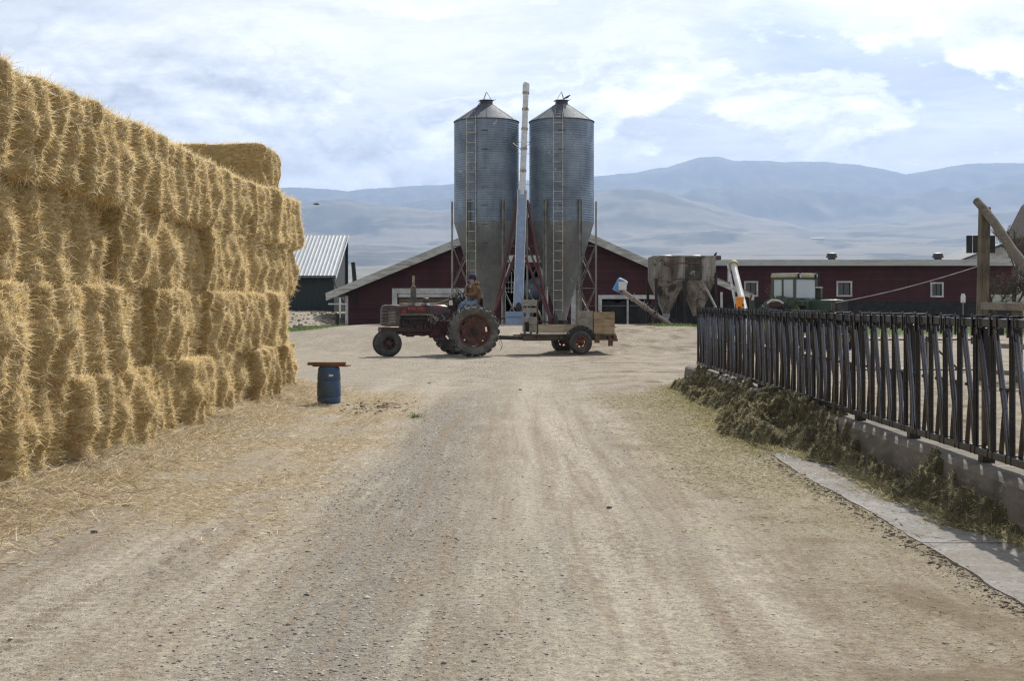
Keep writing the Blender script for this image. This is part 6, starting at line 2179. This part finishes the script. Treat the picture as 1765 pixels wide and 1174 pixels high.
# ---------------------------------------------------------------- old twin-hopper feed bin with its small auger
def build_feed_bin():
    Z = 49.0
    k = F / Z
    c = P(1180, 500, Z)
    g = gz(c.x, c.y)
    r = empty('feed_bin', (c.x, c.y, g), 0, 'old rusty white and black twin-hopper feed bin on dark legs beside the small auger', 'feed bin')
    W = lambda px: (px - 1180) / k
    H = lambda py: 1.5 - (py - 528) / k - g
    zt, zm = H(441), H(483)
    m, t, b = new_mat('rust_streaked_white_steel')
    v = objvec(t, False)
    n = t.noise(t.mapping(v, (1, 1, .35)), 1.8, 8, .68, .6)
    st = t.noise(t.mapping(v, (7, 7, .35)), 2.2, 7, .65, .3)
    spots = t.noise(t.mapping(v, (1, 1, 1), (3, 3, 3)), 3.2, 9, .75, .8)
    cur = t.mix(t.ramp(n, [(.40, (0, 0, 0)), (.60, (1, 1, 1))]), (.36, .34, .31), (.13, .115, .10))
    cur = t.mix(t.ramp(st, [(.52, (0, 0, 0)), (.66, (.85, .85, .85))]), cur, (.17, .085, .04))
    cur = t.mix(t.ramp(spots, [(.53, (0, 0, 0)), (.60, (.95, .95, .95))]), cur, (.045, .038, .033))
    t.link(cur, b.inputs['Base Color']); b.inputs['Roughness'].default_value = .75
    bump(t, b, spots, .3, .01)
    white = m
    dark = surf('sooty_steel', (.045, .042, .038), (.09, .085, .075), (.30, .28, .25), rough=.85, scale=2.6, t3=(.60, .66), bmp=.3)
    dep = 2.0
    xa, xm, xb = W(1126), W(1181), W(1233)

    def hopper(x0, x1, zlow, name, mat_, y0=0, y1=dep):
        mb = MB()
        cx, cy = (x0 + x1) / 2 + (.0), (y0 + y1) / 2
        hw = .13
        vs = [(x0, y0, zt), (x1, y0, zt), (x1, y1, zt), (x0, y1, zt), (x0, y0, zm), (x1, y0, zm), (x1, y1, zm), (x0, y1, zm),
              (cx - hw, cy - hw, zlow), (cx + hw, cy - hw, zlow), (cx + hw, cy + hw, zlow), (cx - hw, cy + hw, zlow)]
        fs = [(3, 2, 1, 0)[::-1], (0, 4, 5, 1), (1, 5, 6, 2), (2, 6, 7, 3), (3, 7, 4, 0), (4, 8, 9, 5), (5, 9, 10, 6), (6, 10, 11, 7), (7, 11, 8, 4), (8, 11, 10, 9)]
        mb.add(vs, fs)
        for x in (x0, x1):
            mb.bar((x, y0 - .012, zm), (x, y0 - .012, zt), .035, .02)
        for z in (zt - .02, zm): mb.bar((x0, y0 - .014, z), (x1, y0 - .014, z), .03, .05)
        mb.bar(((x0 + x1) / 2, y0 - .006, zm), ((x0 + x1) / 2, y0 - .006, zt), .02, .015)
        for f in (.5,):
            mb.bar(((x0 + x1) / 2, y0 - .005, zm), (cx, cy - hw - .01, zlow), .02, .02)
        return mb.build(name, mat_, r, smooth=0)
    hopper(xa, xm, H(540), 'left_hopper', white)
    hopper(xm + .01, xb, H(545), 'right_hopper', white)
    m = MB(); m.box(((xm + W(1209)) / 2, -.02, (zt + H(484)) / 2 - .02), (W(1209) - xm, .03, zt - H(484) - .08)); m.build('soot_panel', dark, r)
    m = MB(); m.tube((W(1144), -.08, H(453.5)), (W(1208), -.08, H(453.5)), .022, n=8); m.build('hand_rail', M['rim_orange'], r)
    m = MB(); m.bar((W(1159), -.05, H(447)), (W(1159), -.05, H(484)), .07, .04); m.bar((W(1158), -.05, H(481)), (W(1208), -.05, H(481)), .05, .06); m.bar((W(1208), -.05, H(452)), (W(1208), -.05, H(481)), .05, .04); m.build('outer_brace', dark, r)
    m = MB()
    for px in (1153, 1204):
        h_ = MB(); h_.lathe([(.28, zt), (.28, zt + .04), (.20, zt + .07), (0, zt + .08)], 20, Matrix.Translation((W(px), 1.0, 0))); h_.build('hatch_lid', M['dark_steel'], r)
    m.box((W(1240), .8, zt - .05), (.3, .6, .16)); m.path([(W(1237), .8, zt), (W(1239), .8, zt + .10), (W(1241), .8, zt + .18)], [.05, .05, .01], 8)
    m.build('top_bracket', M['dark_steel'], r)
    for px, y, top in ((1131, -.04, 480), (1126, dep, 480), (1180, -.04, 484), (1180, dep, 484), (1234, 0, 470), (1234, dep, 470)):
        m = MB(); m.bar((W(px), y, -.3), (W(px), y, H(top)), .13 if px == 1180 else .10, .12); m.build('leg', M['black'], r, bevel=.008)
    m = MB()
    for y in (0, dep):
        m.bar((W(1131), y, .1), (W(1180), y, .1), .05); m.bar((W(1180), y, .25), (W(1234), y, .25), .05)
    m.bar((W(1131), 0, 1.1), (W(1124), dep, .1), .04); m.build('leg_tie', M['black'], r)
    m = MB(); m.bar((W(1209), -.12, H(482)), (W(1238), -.5, H(545)), .14, .05); m.build('discharge_chute', M['galv_post'], r)
    m = MB(); T = Matrix.Translation(((xa + xm) / 2, dep / 2, 0))
    m.box((0, 0, H(548)), (.28, .28, .34), T); m.build('slide_gate', M['galv_post'], r, bevel=.01)
    m = MB(); m.box((W(1160), .6, .18), (.55, .5, .24)); m.build('boot_box', M['white_trim'], r, bevel=.01)
    m = MB(); m.bar((W(1162), .3, H(549)), (W(1176), -.3, H(572)), .4, .12); m.build('boot_cover', M['black'], r)
    # small auger
    a, b_ = P(1072, 501, 46.5), P(1158, 562, 48.0)
    s = empty('small_auger', (b_.x, b_.y, gz(b_.x, b_.y)), 0, 'small slanting auger with a blue motor hood leaning up from the old feed bin', 'auger')
    I = Matrix.Translation(-s.location)
    m = MB(); m.tube(a, b_, .085, n=16, M=I)
    m.build('auger_tube', surf('red_white_tube', (.30, .22, .20), (.40, .34, .32), (.16, .07, .06), rough=.4, scale=4, stretch=(1, 1, 1), bmp=.1), s)
    m = MB()
    for u in (.22, .42, .48, .62, .68): 
        p = a + (b_ - a) * u; d = (b_ - a).normalized(); m.tube(p - d * .03, p + d * .03, .115, n=14, M=I); m.bar(p + Vector((0, 0, .08)), p + Vector((.05, 0, .2)), .03, M=I)
    m.build('tube_clamp', M['galv_post'], s)
    c0, c1 = P(1064, 503, 46.4), P(1074, 484, 46.4)
    m = MB(); m.tube(c0, c1, .21, n=22, M=I); m.build('motor_hood', surf('blue_hood', (.06, .22, .55), (.10, .25, .5), rough=.4, scale=4), s)
    d = (c1 - c0).normalized()
    m = MB(); m.tube(c1 - d * .02, c1 + d * .06, .215, .15, n=22, M=I); m.box(tuple(P(1073, 493, 46.1)), (.30, .04, .30), I); m.build('white_cover', M['white_paint'], s, bevel=.01)
    m = MB(); m.box(tuple(P(1068, 502, 46.3)), (.18, .2, .14), I); m.build('gearbox', M['rim_orange'], s, bevel=.01)
    m = MB(); p = P(1123, 537, 47.4); m.bar((p.x, p.y, p.z), (p.x + .1, p.y, s.location.z - .1), .07, M=I); m.ball(tuple(P(1129, 539, 47.0)), .06, M=I); m.build('support_prop', M['dark_steel'], s)


build_feed_bin()


# ---------------------------------------------------------------- white auger and orange hopper, behind the feed fence
def build_white_auger():
    a, b = P(1264, 456, 43), P(1286, 545, 40.5)
    g = 0
    r = empty('white_auger', (b.x, b.y, g), 0, 'white auger tube leaning behind the far end of the feed fence', 'auger')
    I = Matrix.Translation(-r.location)
    d = (b - a).normalized()
    m = MB(); m.tube(a, b + d * 1.0, .105, n=20, M=I); m.build('auger_tube', surf('glossy_white_tube', (.62, .61, .57), (.50, .48, .44), rough=.35, scale=2, bmp=.05), r)
    m = MB(); m.tube(a + Vector((-.16, .1, 0)), b + Vector((-.20, .2, -.2)), .045, n=10, M=I); m.box(tuple(a + Vector((-.14, 0, -.35))), (.09, .12, .5), I); m.build('side_pipe', M['white_trim'], r)
    m = MB(); m.tube(a - d * .05, a + d * .05, .17, n=20, M=I); m.build('end_cap', surf('yellowed_cap', (.50, .42, .20), (.4, .36, .2), rough=.6), r)
    m = MB(); m.bar(b + Vector((-.2, 0, 0)), Vector((b.x - .6, b.y, 0)), .08, M=I); m.bar(b + Vector((.2, 0, 0)), Vector((b.x + .6, b.y, 0)), .08, M=I); m.build('stand', M['dark_steel'], r)
    c = P(1275, 521, 40.2)
    o = empty('orange_hopper', (c.x, c.y, 0), 0, 'small bright orange hopper box beside the foot of the white auger', 'hopper')
    m = MB(); m.box((0, 0, c.z + .02), (.21, .3, .32)); m.box((-.10, 0, c.z - .10), (.06, .3, .16)); m.box((.07, 0, c.z - .12), (.08, .3, .16))
    m.build('hopper_box', surf('bright_orange', (.85, .30, .02), (.7, .25, .03), rough=.5, scale=4), o, bevel=.015)
    m = MB(); 
    for x in (-.12, .12): m.bar((x, 0, 0), (x, 0, c.z - .05), .05)
    m.build('leg', M['dark_steel'], o)
    c = P(1297, 520, 40)
    o = empty('green_hydraulic_mast', (c.x, c.y, 0), 0, 'green upright mast with a red and white top between the white auger and the cab', 'mast')
    m = MB(); m.bar((.10, 0, 0), (-.03, 0, c.z + .05), .15, .12); m.build('mast_arm', surf('dark_green_paint', (.02, .07, .03), (.03, .05, .03), rough=.5, scale=4), o, bevel=.01)
    m = MB(); m.bar((-.06, -.02, c.z + .10), (-.04, -.02, c.z + .22), .05); m.build('red_knob', M['rim_orange'], o)
    m = MB(); m.bar((-.01, 0, c.z + .05), (0, 0, c.z + .20), .07); m.build('cylinder_end', M['bright_steel'], o)


build_white_auger()


def build_cab_tractor():
    Z = 44.0
    c = P(1372, 528, Z)
    yaw = R(-90 + 40)
    r = empty('cab_tractor', (c.x, c.y, 0), yaw, 'green cab tractor with a yellow-edged roof parked behind the feed fence', 'tractor')
    grn = surf('weathered_green_paint', (.055, .085, .045), (.085, .10, .05), (.16, .13, .07), rough=.5, scale=4, t3=(.62, .74), bmp=.15)
    dgr = surf('deep_green_paint', (.018, .050, .028), (.03, .05, .03), rough=.4, scale=4)
    yel = surf('faded_yellow_trim', (.36, .31, .10), (.42, .41, .33), (.30, .30, .22), rough=.6, scale=1.6)
    W2, x0, x1, z0, z1 = .62, -.55, .42, 1.74, 2.50
    # pillars, sills and roof
    m = MB()
    for x, y in ((x0, -W2), (x0, W2), (x1, -W2), (x1, W2)):
        m.bar((x, y, z0 - .05), (x * .96, y * .96, z1), .09, .09)
    for sy in (-1, 1):
        m.bar((-.10, sy * W2, z0), (-.10, sy * W2 * .97, z1), .05, .06)
        m.box((-.06, sy * W2, z0 - .16), (1.0, .08, .34)); m.box((-.06, sy * W2 * .97, z1 - .03), (.98, .07, .08))
    m.box((x1, 0, z0 - .10), (.08, 1.2, .2)); m.box((x0, 0, z0 - .1), (.08, 1.2, .3)); m.box((x1 * .97, 0, z1 - .03), (.07, 1.2, .08)); m.box((x0 * .97, 0, z1 - .03), (.07, 1.2, .08))
    m.build('cab_frame', grn, r, bevel=.012)
    m = MB(); m.box((-.05, 0, z1 + .07), (1.12, 1.34, .13), taper=.96); m.build('cab_roof', yel, r, bevel=.03)
    m = MB(); m.box((-.05, 0, z1 + .145), (1.06, 1.26, .02)); m.build('roof_top', M['white_trim'], r, bevel=.01)
    gls = M['clear']
    m = MB(); m.box((x1 * .98, 0, (z0 + z1) / 2), (.012, 1.08, z1 - z0 - .1)); m.build('windshield', gls, r)
    m = MB(); m.box((x0 * .98, 0, (z0 + z1) / 2 + .05), (.012, 1.08, z1 - z0 - .2)); m.build('rear_window', gls, r)
    for sy in (-1, 1):
        m = MB(); m.box((-.32, sy * W2 * .985, (z0 + z1) / 2), (.34, .012, z1 - z0 - .12)); m.build('side_window', gls, r)
        m = MB(); m.box((.15, sy * W2 * .985, (z0 + z1) / 2), (.42, .012, z1 - z0 - .12)); m.build('side_window', gls, r)
    m = MB()
    for sy in (-.48, .48):
        m.tube((.53, sy, z1 + .06), (.58, sy, z1 + .06), .085, n=16)
    for s_ in (-.48, .48):
        w = MB(); w.tube((.50, s_, z1 + .06), (.56, s_, z1 + .06), .095, n=16); ll = w.build('headlight', M['black'], r)
        w = MB(); w.tube((.562, s_, z1 + .06), (.575, s_, z1 + .06), .075, n=16); w.build('lens', M['bright_steel'], ll)
    # steering wheel, seat
    T = Matrix.Translation((.12, 0, 1.86)) @ Matrix.Rotation(R(35), 4, 'Y')
    m = MB(); m.path([(.2 * math.cos(a), .2 * math.sin(a), 0) for a in np.linspace(0, 6.283, 29)], .014, 8, T); m.tube((0, 0, 0), (0, 0, -.4), .025, M=T)
    for k in range(3): m.tube((0, 0, 0), (.2 * math.cos(k * 2.1), .2 * math.sin(k * 2.1), 0), .009, n=6, M=T)
    m.build('steering_wheel', M['black'], r)
    m = MB(); m.box((-.28, 0, 1.62), (.42, .44, .12)); m.box((-.46, 0, 1.85), (.1, .42, .42)); m.build('seat', M['black'], r, bevel=.04)
    # hood, grille, tank
    m = MB(); m.box((1.15, 0, 1.50), (1.45, .62, .46)); m.box((.62, 0, 1.50), (.4, .85, .40)); m.build('hood', dgr, r, bevel=.09)
    m = MB(); m.box((1.90, 0, 1.38), (.08, .60, .66)); m.build('grille', M['black'], r, bevel=.02)
    m = MB(); m.box((.56, -.46, 1.60), (.30, .24, .18)); m.box((0, 0, 1.45), (1.0, 1.2, .5)); m.build('tool_box', grn, r, bevel=.02)
    m = MB(); m.box((1.1, 0, .85), (1.6, .40, .55)); m.box((0, 0, .95), (1.1, .55, .7)); m.tube((-.1, -.85, .80), (-.1, .85, .80), .12); m.tube((1.6, -.7, .5), (1.6, .7, .5), .07); m.build('chassis', M['engine'], r, bevel=.03)
    m = MB(); m.lathe([(.04, 1.5), (.085, 1.55), (.085, 2.0), (.10, 2.02), (.10, 2.06), (.05, 2.08), (.032, 2.12), (.032, 2.58), (0, 2.58)], 16, Matrix.Translation((1.05, -.13, .10))); m.build('exhaust_stack', M['black'], r)
    m = MB(); m.tube((1.05, -.13, 2.13), (1.05, -.13, 2.16), .15, n=16); m.build('stack_shield', M['white_trim'], r)
    m = MB(); m.bar((.48, .66, 1.45), (.50, .70, 2.1), .03); m.box((.50, .74, 1.95), (.04, .16, .3)); m.build('mirror', grn, r, bevel=.01)
    for sy in (-1, 1):
        wheel_parts(r, (-.1, sy * .92, .80), .80, .40, .45, M['rubber'], yel, lugs=20, axis_sign=sy, style='rear')
        wheel_parts(r, (1.6, sy * .72, .42), .42, .22, .2, M['rubber'], yel, axis_sign=sy, style='front')
        m = MB()
        pts = [(.86 * math.cos(a) - .1, .86 * math.sin(a) + .80) for a in np.linspace(R(15), R(150), 9)]
        for p, q in zip(pts[:-1], pts[1:]): m.bar((p[0], sy * .80, p[1]), (q[0], sy * .80, q[1]), .42, .03, up=(0, 1, 0))
        m.build('fender', grn, r)
    # machinery standing just behind it, seen over the fence
    c = P(1338, 524, 43)
    o = empty('farm_implement', (c.x, c.y, 0), 0, 'dark and white machine part showing above the fence left of the green cab', 'implement')
    m = MB(); m.box((0, 0, c.z - .02), (.55, .4, .20)); m.box((0, 0, .7), (.4, .3, 1.3)); m.build('implement_body', M['engine'], o, bevel=.03)
    m = MB(); m.path([(-.35, -.2, c.z + .02), (-.2, -.2, c.z + .13), (.05, -.2, c.z + .11), (.2, -.2, c.z + .02)], .035, 8); m.build('white_hose', M['white_trim'], o)


build_cab_tractor()


# ---------------------------------------------------------------- corral post, pole, rails, gate and wire on the right
def build_corral():
    Z = 24.0
    p = P(1694, 528, Z)
    r = empty('gate_post', (p.x, p.y, .05), 0, 'tall square weathered wooden post standing behind the feed fence', 'post')
    m = MB(); top = P(1694, 357, Z).z - .05
    n = 10
    m.bar((-.04, 0, -.05), (.035, 0, top), .18, .18); m.build('post_timber', M['wood_post'], r, bevel=.012)
    a, b = P(1683, 346, 24.15), P(1815, 520, 22.2)
    m = MB(); pts = [a + (b - a) * u + Vector((0, 0, .04 * math.sin(u * 9))) for u in np.linspace(0, 1, 9)]
    m.path(pts, [.075, .08, .085, .09, .09, .095, .10, .10, .10], 12); simple('leaning_pole', m, M['wood_pole'], 'rough round pole slanting down to the right across the tall wooden post', 'pole')
    bx = P(1691, 421, 24.6)
    bb = empty('dark_sign_board', bx, 0, 'square dark board fixed behind the tall wooden post', 'board')
    for i, (dx, w) in enumerate(((-.23, .12), (-.09, .14), (.08, .17), (.22, .11))):
        m = MB(); m.box((dx, 0, 0), (w - .008, .04, .345)); m.build('plank', M['black'], bb, bevel=.004)
    # rails to the right
    f = empty('corral_fence', P(1694, 528, 23.8), 0, 'wooden plank corral fence running right from the tall post', 'fence')
    base = f.location.copy()
    for py0, py1, th in ((527, 531, .14), (595, 600, .09), (640, 648, .09)):
        m = MB(); a_, b_ = P(1692, py0, 23.8) - base, P(1810, py1, 22.0) - base; m.bar(a_, b_, .05, th, up=(0, 0, 1)); m.build('rail', M['wood_old'], f, bevel=.006)
    for px in (1757, 1812):
        q = P(px, 528, 22.9 if px < 1800 else 22.0) - base; m = MB(); m.bar((q.x, q.y + .08, -1.5), (q.x, q.y + .08, .08), .14); m.build('post', M['wood_post'], f, bevel=.01)
    # pipe gate left of the post
    gt = empty('pipe_gate', (P(1600, 560, 21).x, 21, 0.1), 0, 'dark pipe gate with diagonal brace seen through the feed fence', 'gate')
    base = gt.location.copy()
    m = MB()
    for py in (585, 637): m.tube(P(1470, py, 21) - base, P(1682, py, 21) - base, .018, n=8)
    m.tube(P(1597, 585, 21) - base, P(1652, 637, 21) - base, .018, n=8); m.tube(P(1597, 585, 21) - base, P(1628, 562, 21) - base, .016, n=8)
    for px in (1520, 1597, 1680): m.tube(P(px, 580, 21) - base, (P(px, 660, 21).x - base.x, 0, -.1), .022, n=8)
    m.box(tuple(P(1677, 587, 20.9) - base), (.06, .05, .12)); m.build('gate_frame', M['dark_steel'], gt)
    # sagging wire
    a, b = P(1686, 459, 24), P(1438, 522, 30)
    m = MB(); pts = [a + (b - a) * u - Vector((0, 0, .25 * u * (1 - u))) for u in np.linspace(0, 1, 14)]; m.path(pts, .010, 5); simple('guy_wire', m, M['galv_post'], 'thin wire running from the tall wooden post down to the left', 'wire')
    q = P(1436, 523, 30)
    m = MB(); m.bar((q.x, q.y, 0), (q.x, q.y, q.z + .03), .08); simple('wire_post', m, M['dark_steel'], 'short dark post at the lower end of the thin guy wire', 'post')
    q = P(1660, 516, 30)
    o = empty('yard_marker', (q.x, q.y, 0), 0, 'small white cylinder on a thin rod left of the tall wooden post', 'marker')
    m = MB(); m.tube((0, 0, 0), (0, 0, q.z), .012, n=6); m.build('rod', M['galv_post'], o)
    m = MB(); m.lathe([(0, q.z - .08), (.055, q.z - .08), (.055, q.z + .08), (.04, q.z + .10), (.04, q.z + .14), (0, q.z + .14)], 14); m.build('cap', M['white_paint'], o)
    # more pen posts further back
    for i, (px, Z2, top, lab) in enumerate(((1540, 40, 560, 'thin pen post seen through the feed fence, left one'), (1640, 40, 560, 'thin pen post seen through the feed fence, right one'))):
        q = P(px, top, Z2); m = MB(); m.tube((q.x, q.y, 0), (q.x, q.y, q.z), .035, n=8); simple('pen_post', m, M['wood_post'], lab, 'post')


build_corral()


# ---------------------------------------------------------------- shingled barn and bare trees far right
def build_right_barn():
    Z = 91.0
    k = F / Z
    r = empty('shingled_barn', (P(1765, 528, Z).x, Z - 9, .5), 0, 'tall brown shingled barn with a steep roof cut off by the right edge', 'barn')
    q = lambda px, py: ((px - 1765) / k, 1.5 - (py - 528) / k - .5)
    shing = surf('brown_shingles', (.05, .036, .030), (.075, .056, .048), (.03, .024, .02), rough=.9, scale=3, stretch=(2, 1, 6), bmp=.8, bdist=.03)
    m = MB()
    out = [(q(1738, 0)[0], -.5), (q(1900, 0)[0], -.5), q(1900, 420), q(1830, 300), q(1763, 362), q(1738, 412)]
    m.prism(out, 9.0); m.build('wall', shing, r, smooth=0)
    for a, b in (((1733, 418), (1763, 359)), ((1763, 359), (1830, 296))):
        A, B = q(*a), q(*b)
        m = MB(); th = .18
        m.add([(A[0], -.3, A[1]), (B[0], -.3, B[1]), (B[0], 9.3, B[1]), (A[0], 9.3, A[1]), (A[0], -.3, A[1] + th), (B[0], -.3, B[1] + th), (B[0], 9.3, B[1] + th), (A[0], 9.3, A[1] + th)],
              [(0, 3, 2, 1), (4, 5, 6, 7), (0, 1, 5, 4), (1, 2, 6, 5), (2, 3, 7, 6), (3, 0, 4, 7)])
        m.build('roof', shing, r, smooth=0)
    a, b = q(1742, 417), q(1790, 421)
    m = MB(); m.box(((a[0] + b[0]) / 2, -.05, a[1]), (b[0] - a[0], .12, .14)); m.build('trim_board', M['white_paint'], r)
    # pale roof and small window of the low lean-to in front of it
    z2 = 78.0; k2 = F / z2
    o = empty('low_shed', (P(1710, 528, z2).x, z2, .5), 0, 'pale low roof rising between the long barn and the shingled barn', 'shed')
    q2 = lambda px, py: ((px - 1710) / k2, 1.5 - (py - 528) / k2 - .5)
    m = MB(); m.prism([(q2(1655, 0)[0], -.5), (q2(1790, 0)[0], -.5), q2(1790, 452), q2(1728, 424), q2(1655, 450)], 6); m.build('wall', M['white_trim'], o, smooth=0)
    for a, b in (((1650, 452), (1728, 422)), ((1728, 422), (1795, 452))):
        A, B = q2(*a), q2(*b)
        m = MB(); th = .12
        m.add([(A[0], -.3, A[1]), (B[0], -.3, B[1]), (B[0], 6.3, B[1]), (A[0], 6.3, A[1]), (A[0], -.3, A[1] + th), (B[0], -.3, B[1] + th), (B[0], 6.3, B[1] + th), (A[0], 6.3, A[1] + th)],
              [(0, 3, 2, 1), (4, 5, 6, 7), (0, 1, 5, 4), (1, 2, 6, 5), (2, 3, 7, 6), (3, 0, 4, 7)])
        m.build('roof', M['silo_roof'], o, smooth=0)


build_right_barn()


def bare_tree(name, loc, h, seed, label, spread=.55, levels=6, r0=.10, twig=False, group=None):
    rr = random.Random(seed)
    m = MB(); tw = []

    def grow(p, d, L, rad, lev):
        pts = [p]; q = p; dd = d
        n = 4
        for i in range(n):
            dd = (dd + Vector((rr.uniform(-1, 1), rr.uniform(-1, 1), rr.uniform(-.3, .6))) * .16).normalized()
            q = q + dd * L / n
            pts.append(q)
        target = m if lev < 2 else crown
        target.path(pts, [rad * (1 - .45 * i / n) for i in range(n + 1)], 6 if lev < 2 else 4)
        if lev >= levels: return
        for k in range(rr.choice((2, 3, 3))):
            a = rr.uniform(0, 6.28)
            s = Vector((math.cos(a), math.sin(a), 0)) * spread * rr.uniform(.6, 1.3) + Vector((0, 0, .25))
            nd = (dd + s).normalized()
            st = pts[rr.choice((2, 3, 4))]
            grow(st, nd, L * rr.uniform(.62, .85), rad * .56, lev + 1)
    crown = MB()
    base = Vector((0, 0, -.1))
    grow(base, Vector((0, 0, 1)), h * .33, r0, 0)
    r = empty(name, loc, rr.uniform(0, 6), label, 'tree' if 'tree' in name else 'bush', group)
    bark = surf('bark_' + str(seed), (.12, .095, .075), (.07, .055, .045), rough=.9, scale=6)
    m.build('trunk', bark, r)
    cr = crown.build('branches', bark, r)
    # dry leaves and buds left on the twigs
    V = np.array([v for v in crown.v])
    rg = np.random.default_rng(seed)
    idx = rg.integers(len(V) // 3, len(V), 2500 if not twig else 260)
    Pn = V[idx] + rg.normal(0, .05, (len(idx), 3))
    D = rg.normal(size=(len(idx), 3)); D /= np.linalg.norm(D, axis=1, keepdims=True)
    Vb, Qb = blades(Pn, D, rg.uniform(.03, .08, len(idx)), rg.uniform(.02, .045, len(idx)), rg.normal(0, .3, len(idx)))
    np_mesh('dry_leaves', Vb, Qb, mat=M['dry_leaf'], smooth=False, parent=r)
    return r


M['dry_leaf'] = straw_mat('dry_leaves', [(.06, .045, .035), (.11, .08, .06), (.16, .12, .09)], transl=.1, rough=.8)
q = P(1745, 528, 58); bare_tree('bare_tree', (q.x, q.y, .5), 5.6, 3, 'bare brown tree in front of the shingled barn at the right edge', .6, 5, .13)
q = P(1712, 528, 57); bare_tree('bare_bush', (q.x, q.y, .5), 3.8, 8, 'tangled bare bush just right of the tall wooden post', .8, 5, .08)
q = P(1772, 528, 56); bare_tree('bare_bush', (q.x, q.y, .5), 4.2, 12, 'tangled bare bush at the very right edge of the picture', .8, 5, .09)
q = P(1333, 528, 60); bare_tree('bare_shrub', (q.x, q.y, .4), 3.0, 21, 'thin bare shrub against the red barn wall left of the green cab', .5, 3, .035, True)
q = P(1726, 515, 59.5)
m = MB(); m.box((0, 0, 0), (1.0, .06, .40)); m.box((0, -.035, 0), (.86, .02, .26)); o = simple('trough_panel', m, M['white_trim'], 'small pale framed panel behind the bare bush right of the tall post', 'panel', .01); o.location = q

# red twine trailing from the nearest bales
m = MB()
pts = []
for px, py, dx in ((88, 655, .02), (95, 680, .03), (103, 705, .02), (108, 728, .05), (112, 748, .06), (122, 772, .04), (138, 800, .05), (150, 822, .08)):
    Z = 3.70 * F / (888 - px); pts.append(Vector(((px - 888) / F * Z + dx, Z, 1.5 - (py - 528) / F * Z)))
m.path(pts, .0022, 5)
M['twine'] = surf('red_twine', (.24, .05, .035), rough=.7, bmp=0)
simple('baling_twine', m, M['twine'], 'red baling twine hanging down the face of the near straw bales', 'twine')
m = MB(); pts = []
for i, (x, y) in enumerate(((-3.45, 9.2), (-3.35, 9.5), (-3.22, 9.65), (-3.10, 9.9), (-3.0, 9.85), (-2.9, 10.1))):
    pts.append((x, y, float(surf_z(np.array([x]), np.array([y]))[0]) + (.10 if i < 2 else .03)))
m.path(pts, .0022, 5); simple('baling_twine', m, M['twine'], 'loose red baling twine lying on the straw at the foot of the stack', 'twine')

# a few white farm roofs far off in the valley
for i, (px, py, Z, lab) in enumerate(((694, 438.5, 3000, 'tiny white farm building far in the valley, left of a matching one'), (705, 437.5, 3050, 'tiny white farm building far in the valley, nearest the barn roof'), (1408, 400, 5200, 'long tiny white building far out on the valley slope'))):
    q = P(px, py, Z)
    z = float(ground_h(np.array([q.x]), np.array([q.y]))[0])
    w = 12 if i < 2 else 60
    rr_ = empty('valley_building', (q.x, q.y, z - 2), 0, lab, 'building')
    m = MB(); m.box((0, 0, 3.5), (w, 10, 9)); m.build('wall', M['white_trim'], rr_)
    m = MB(); m.add([(-w / 2, -6, 8), (w / 2, -6, 8), (w / 2, 6, 8), (-w / 2, 6, 8), (-w / 2, 0, 12), (w / 2, 0, 12)], [(0, 1, 5, 4), (2, 3, 4, 5), (1, 2, 5), (3, 0, 4), (3, 2, 1, 0)]); m.build('roof', M['white_paint'], rr_, smooth=0)

# ---------------------------------------------------------------- haze
HAZE = True
if HAZE:
    m = MB(); m.box((0, 6700, 650), (31000, 14000, 1700 + 0)); o = m.build('haze', smooth=0)
    lo = -200.0
    o.data.clear_geometry()
    mb = MB(); mb.box((0, 6650, (1420 + lo) / 2), (29600, 13900, 1420 - lo)); 
    o.data.from_pydata(mb.v, [], mb.f); o.data.update()
    hm = bpy.data.materials.new('haze_air'); hm.use_nodes = True
    t = NT(hm.node_tree); t.n.clear()
    out = t.node('ShaderNodeOutputMaterial'); vp = t.node('ShaderNodeVolumePrincipled')
    vp.inputs['Color'].default_value = (.49, .67, 1.0, 1)
    vp.inputs['Density'].default_value = 1.15e-4
    vp.inputs['Anisotropy'].default_value = .25
    t.link(vp.outputs[0], out.inputs['Volume'])
    o.data.materials.append(hm)
    tag(o, kind='stuff')
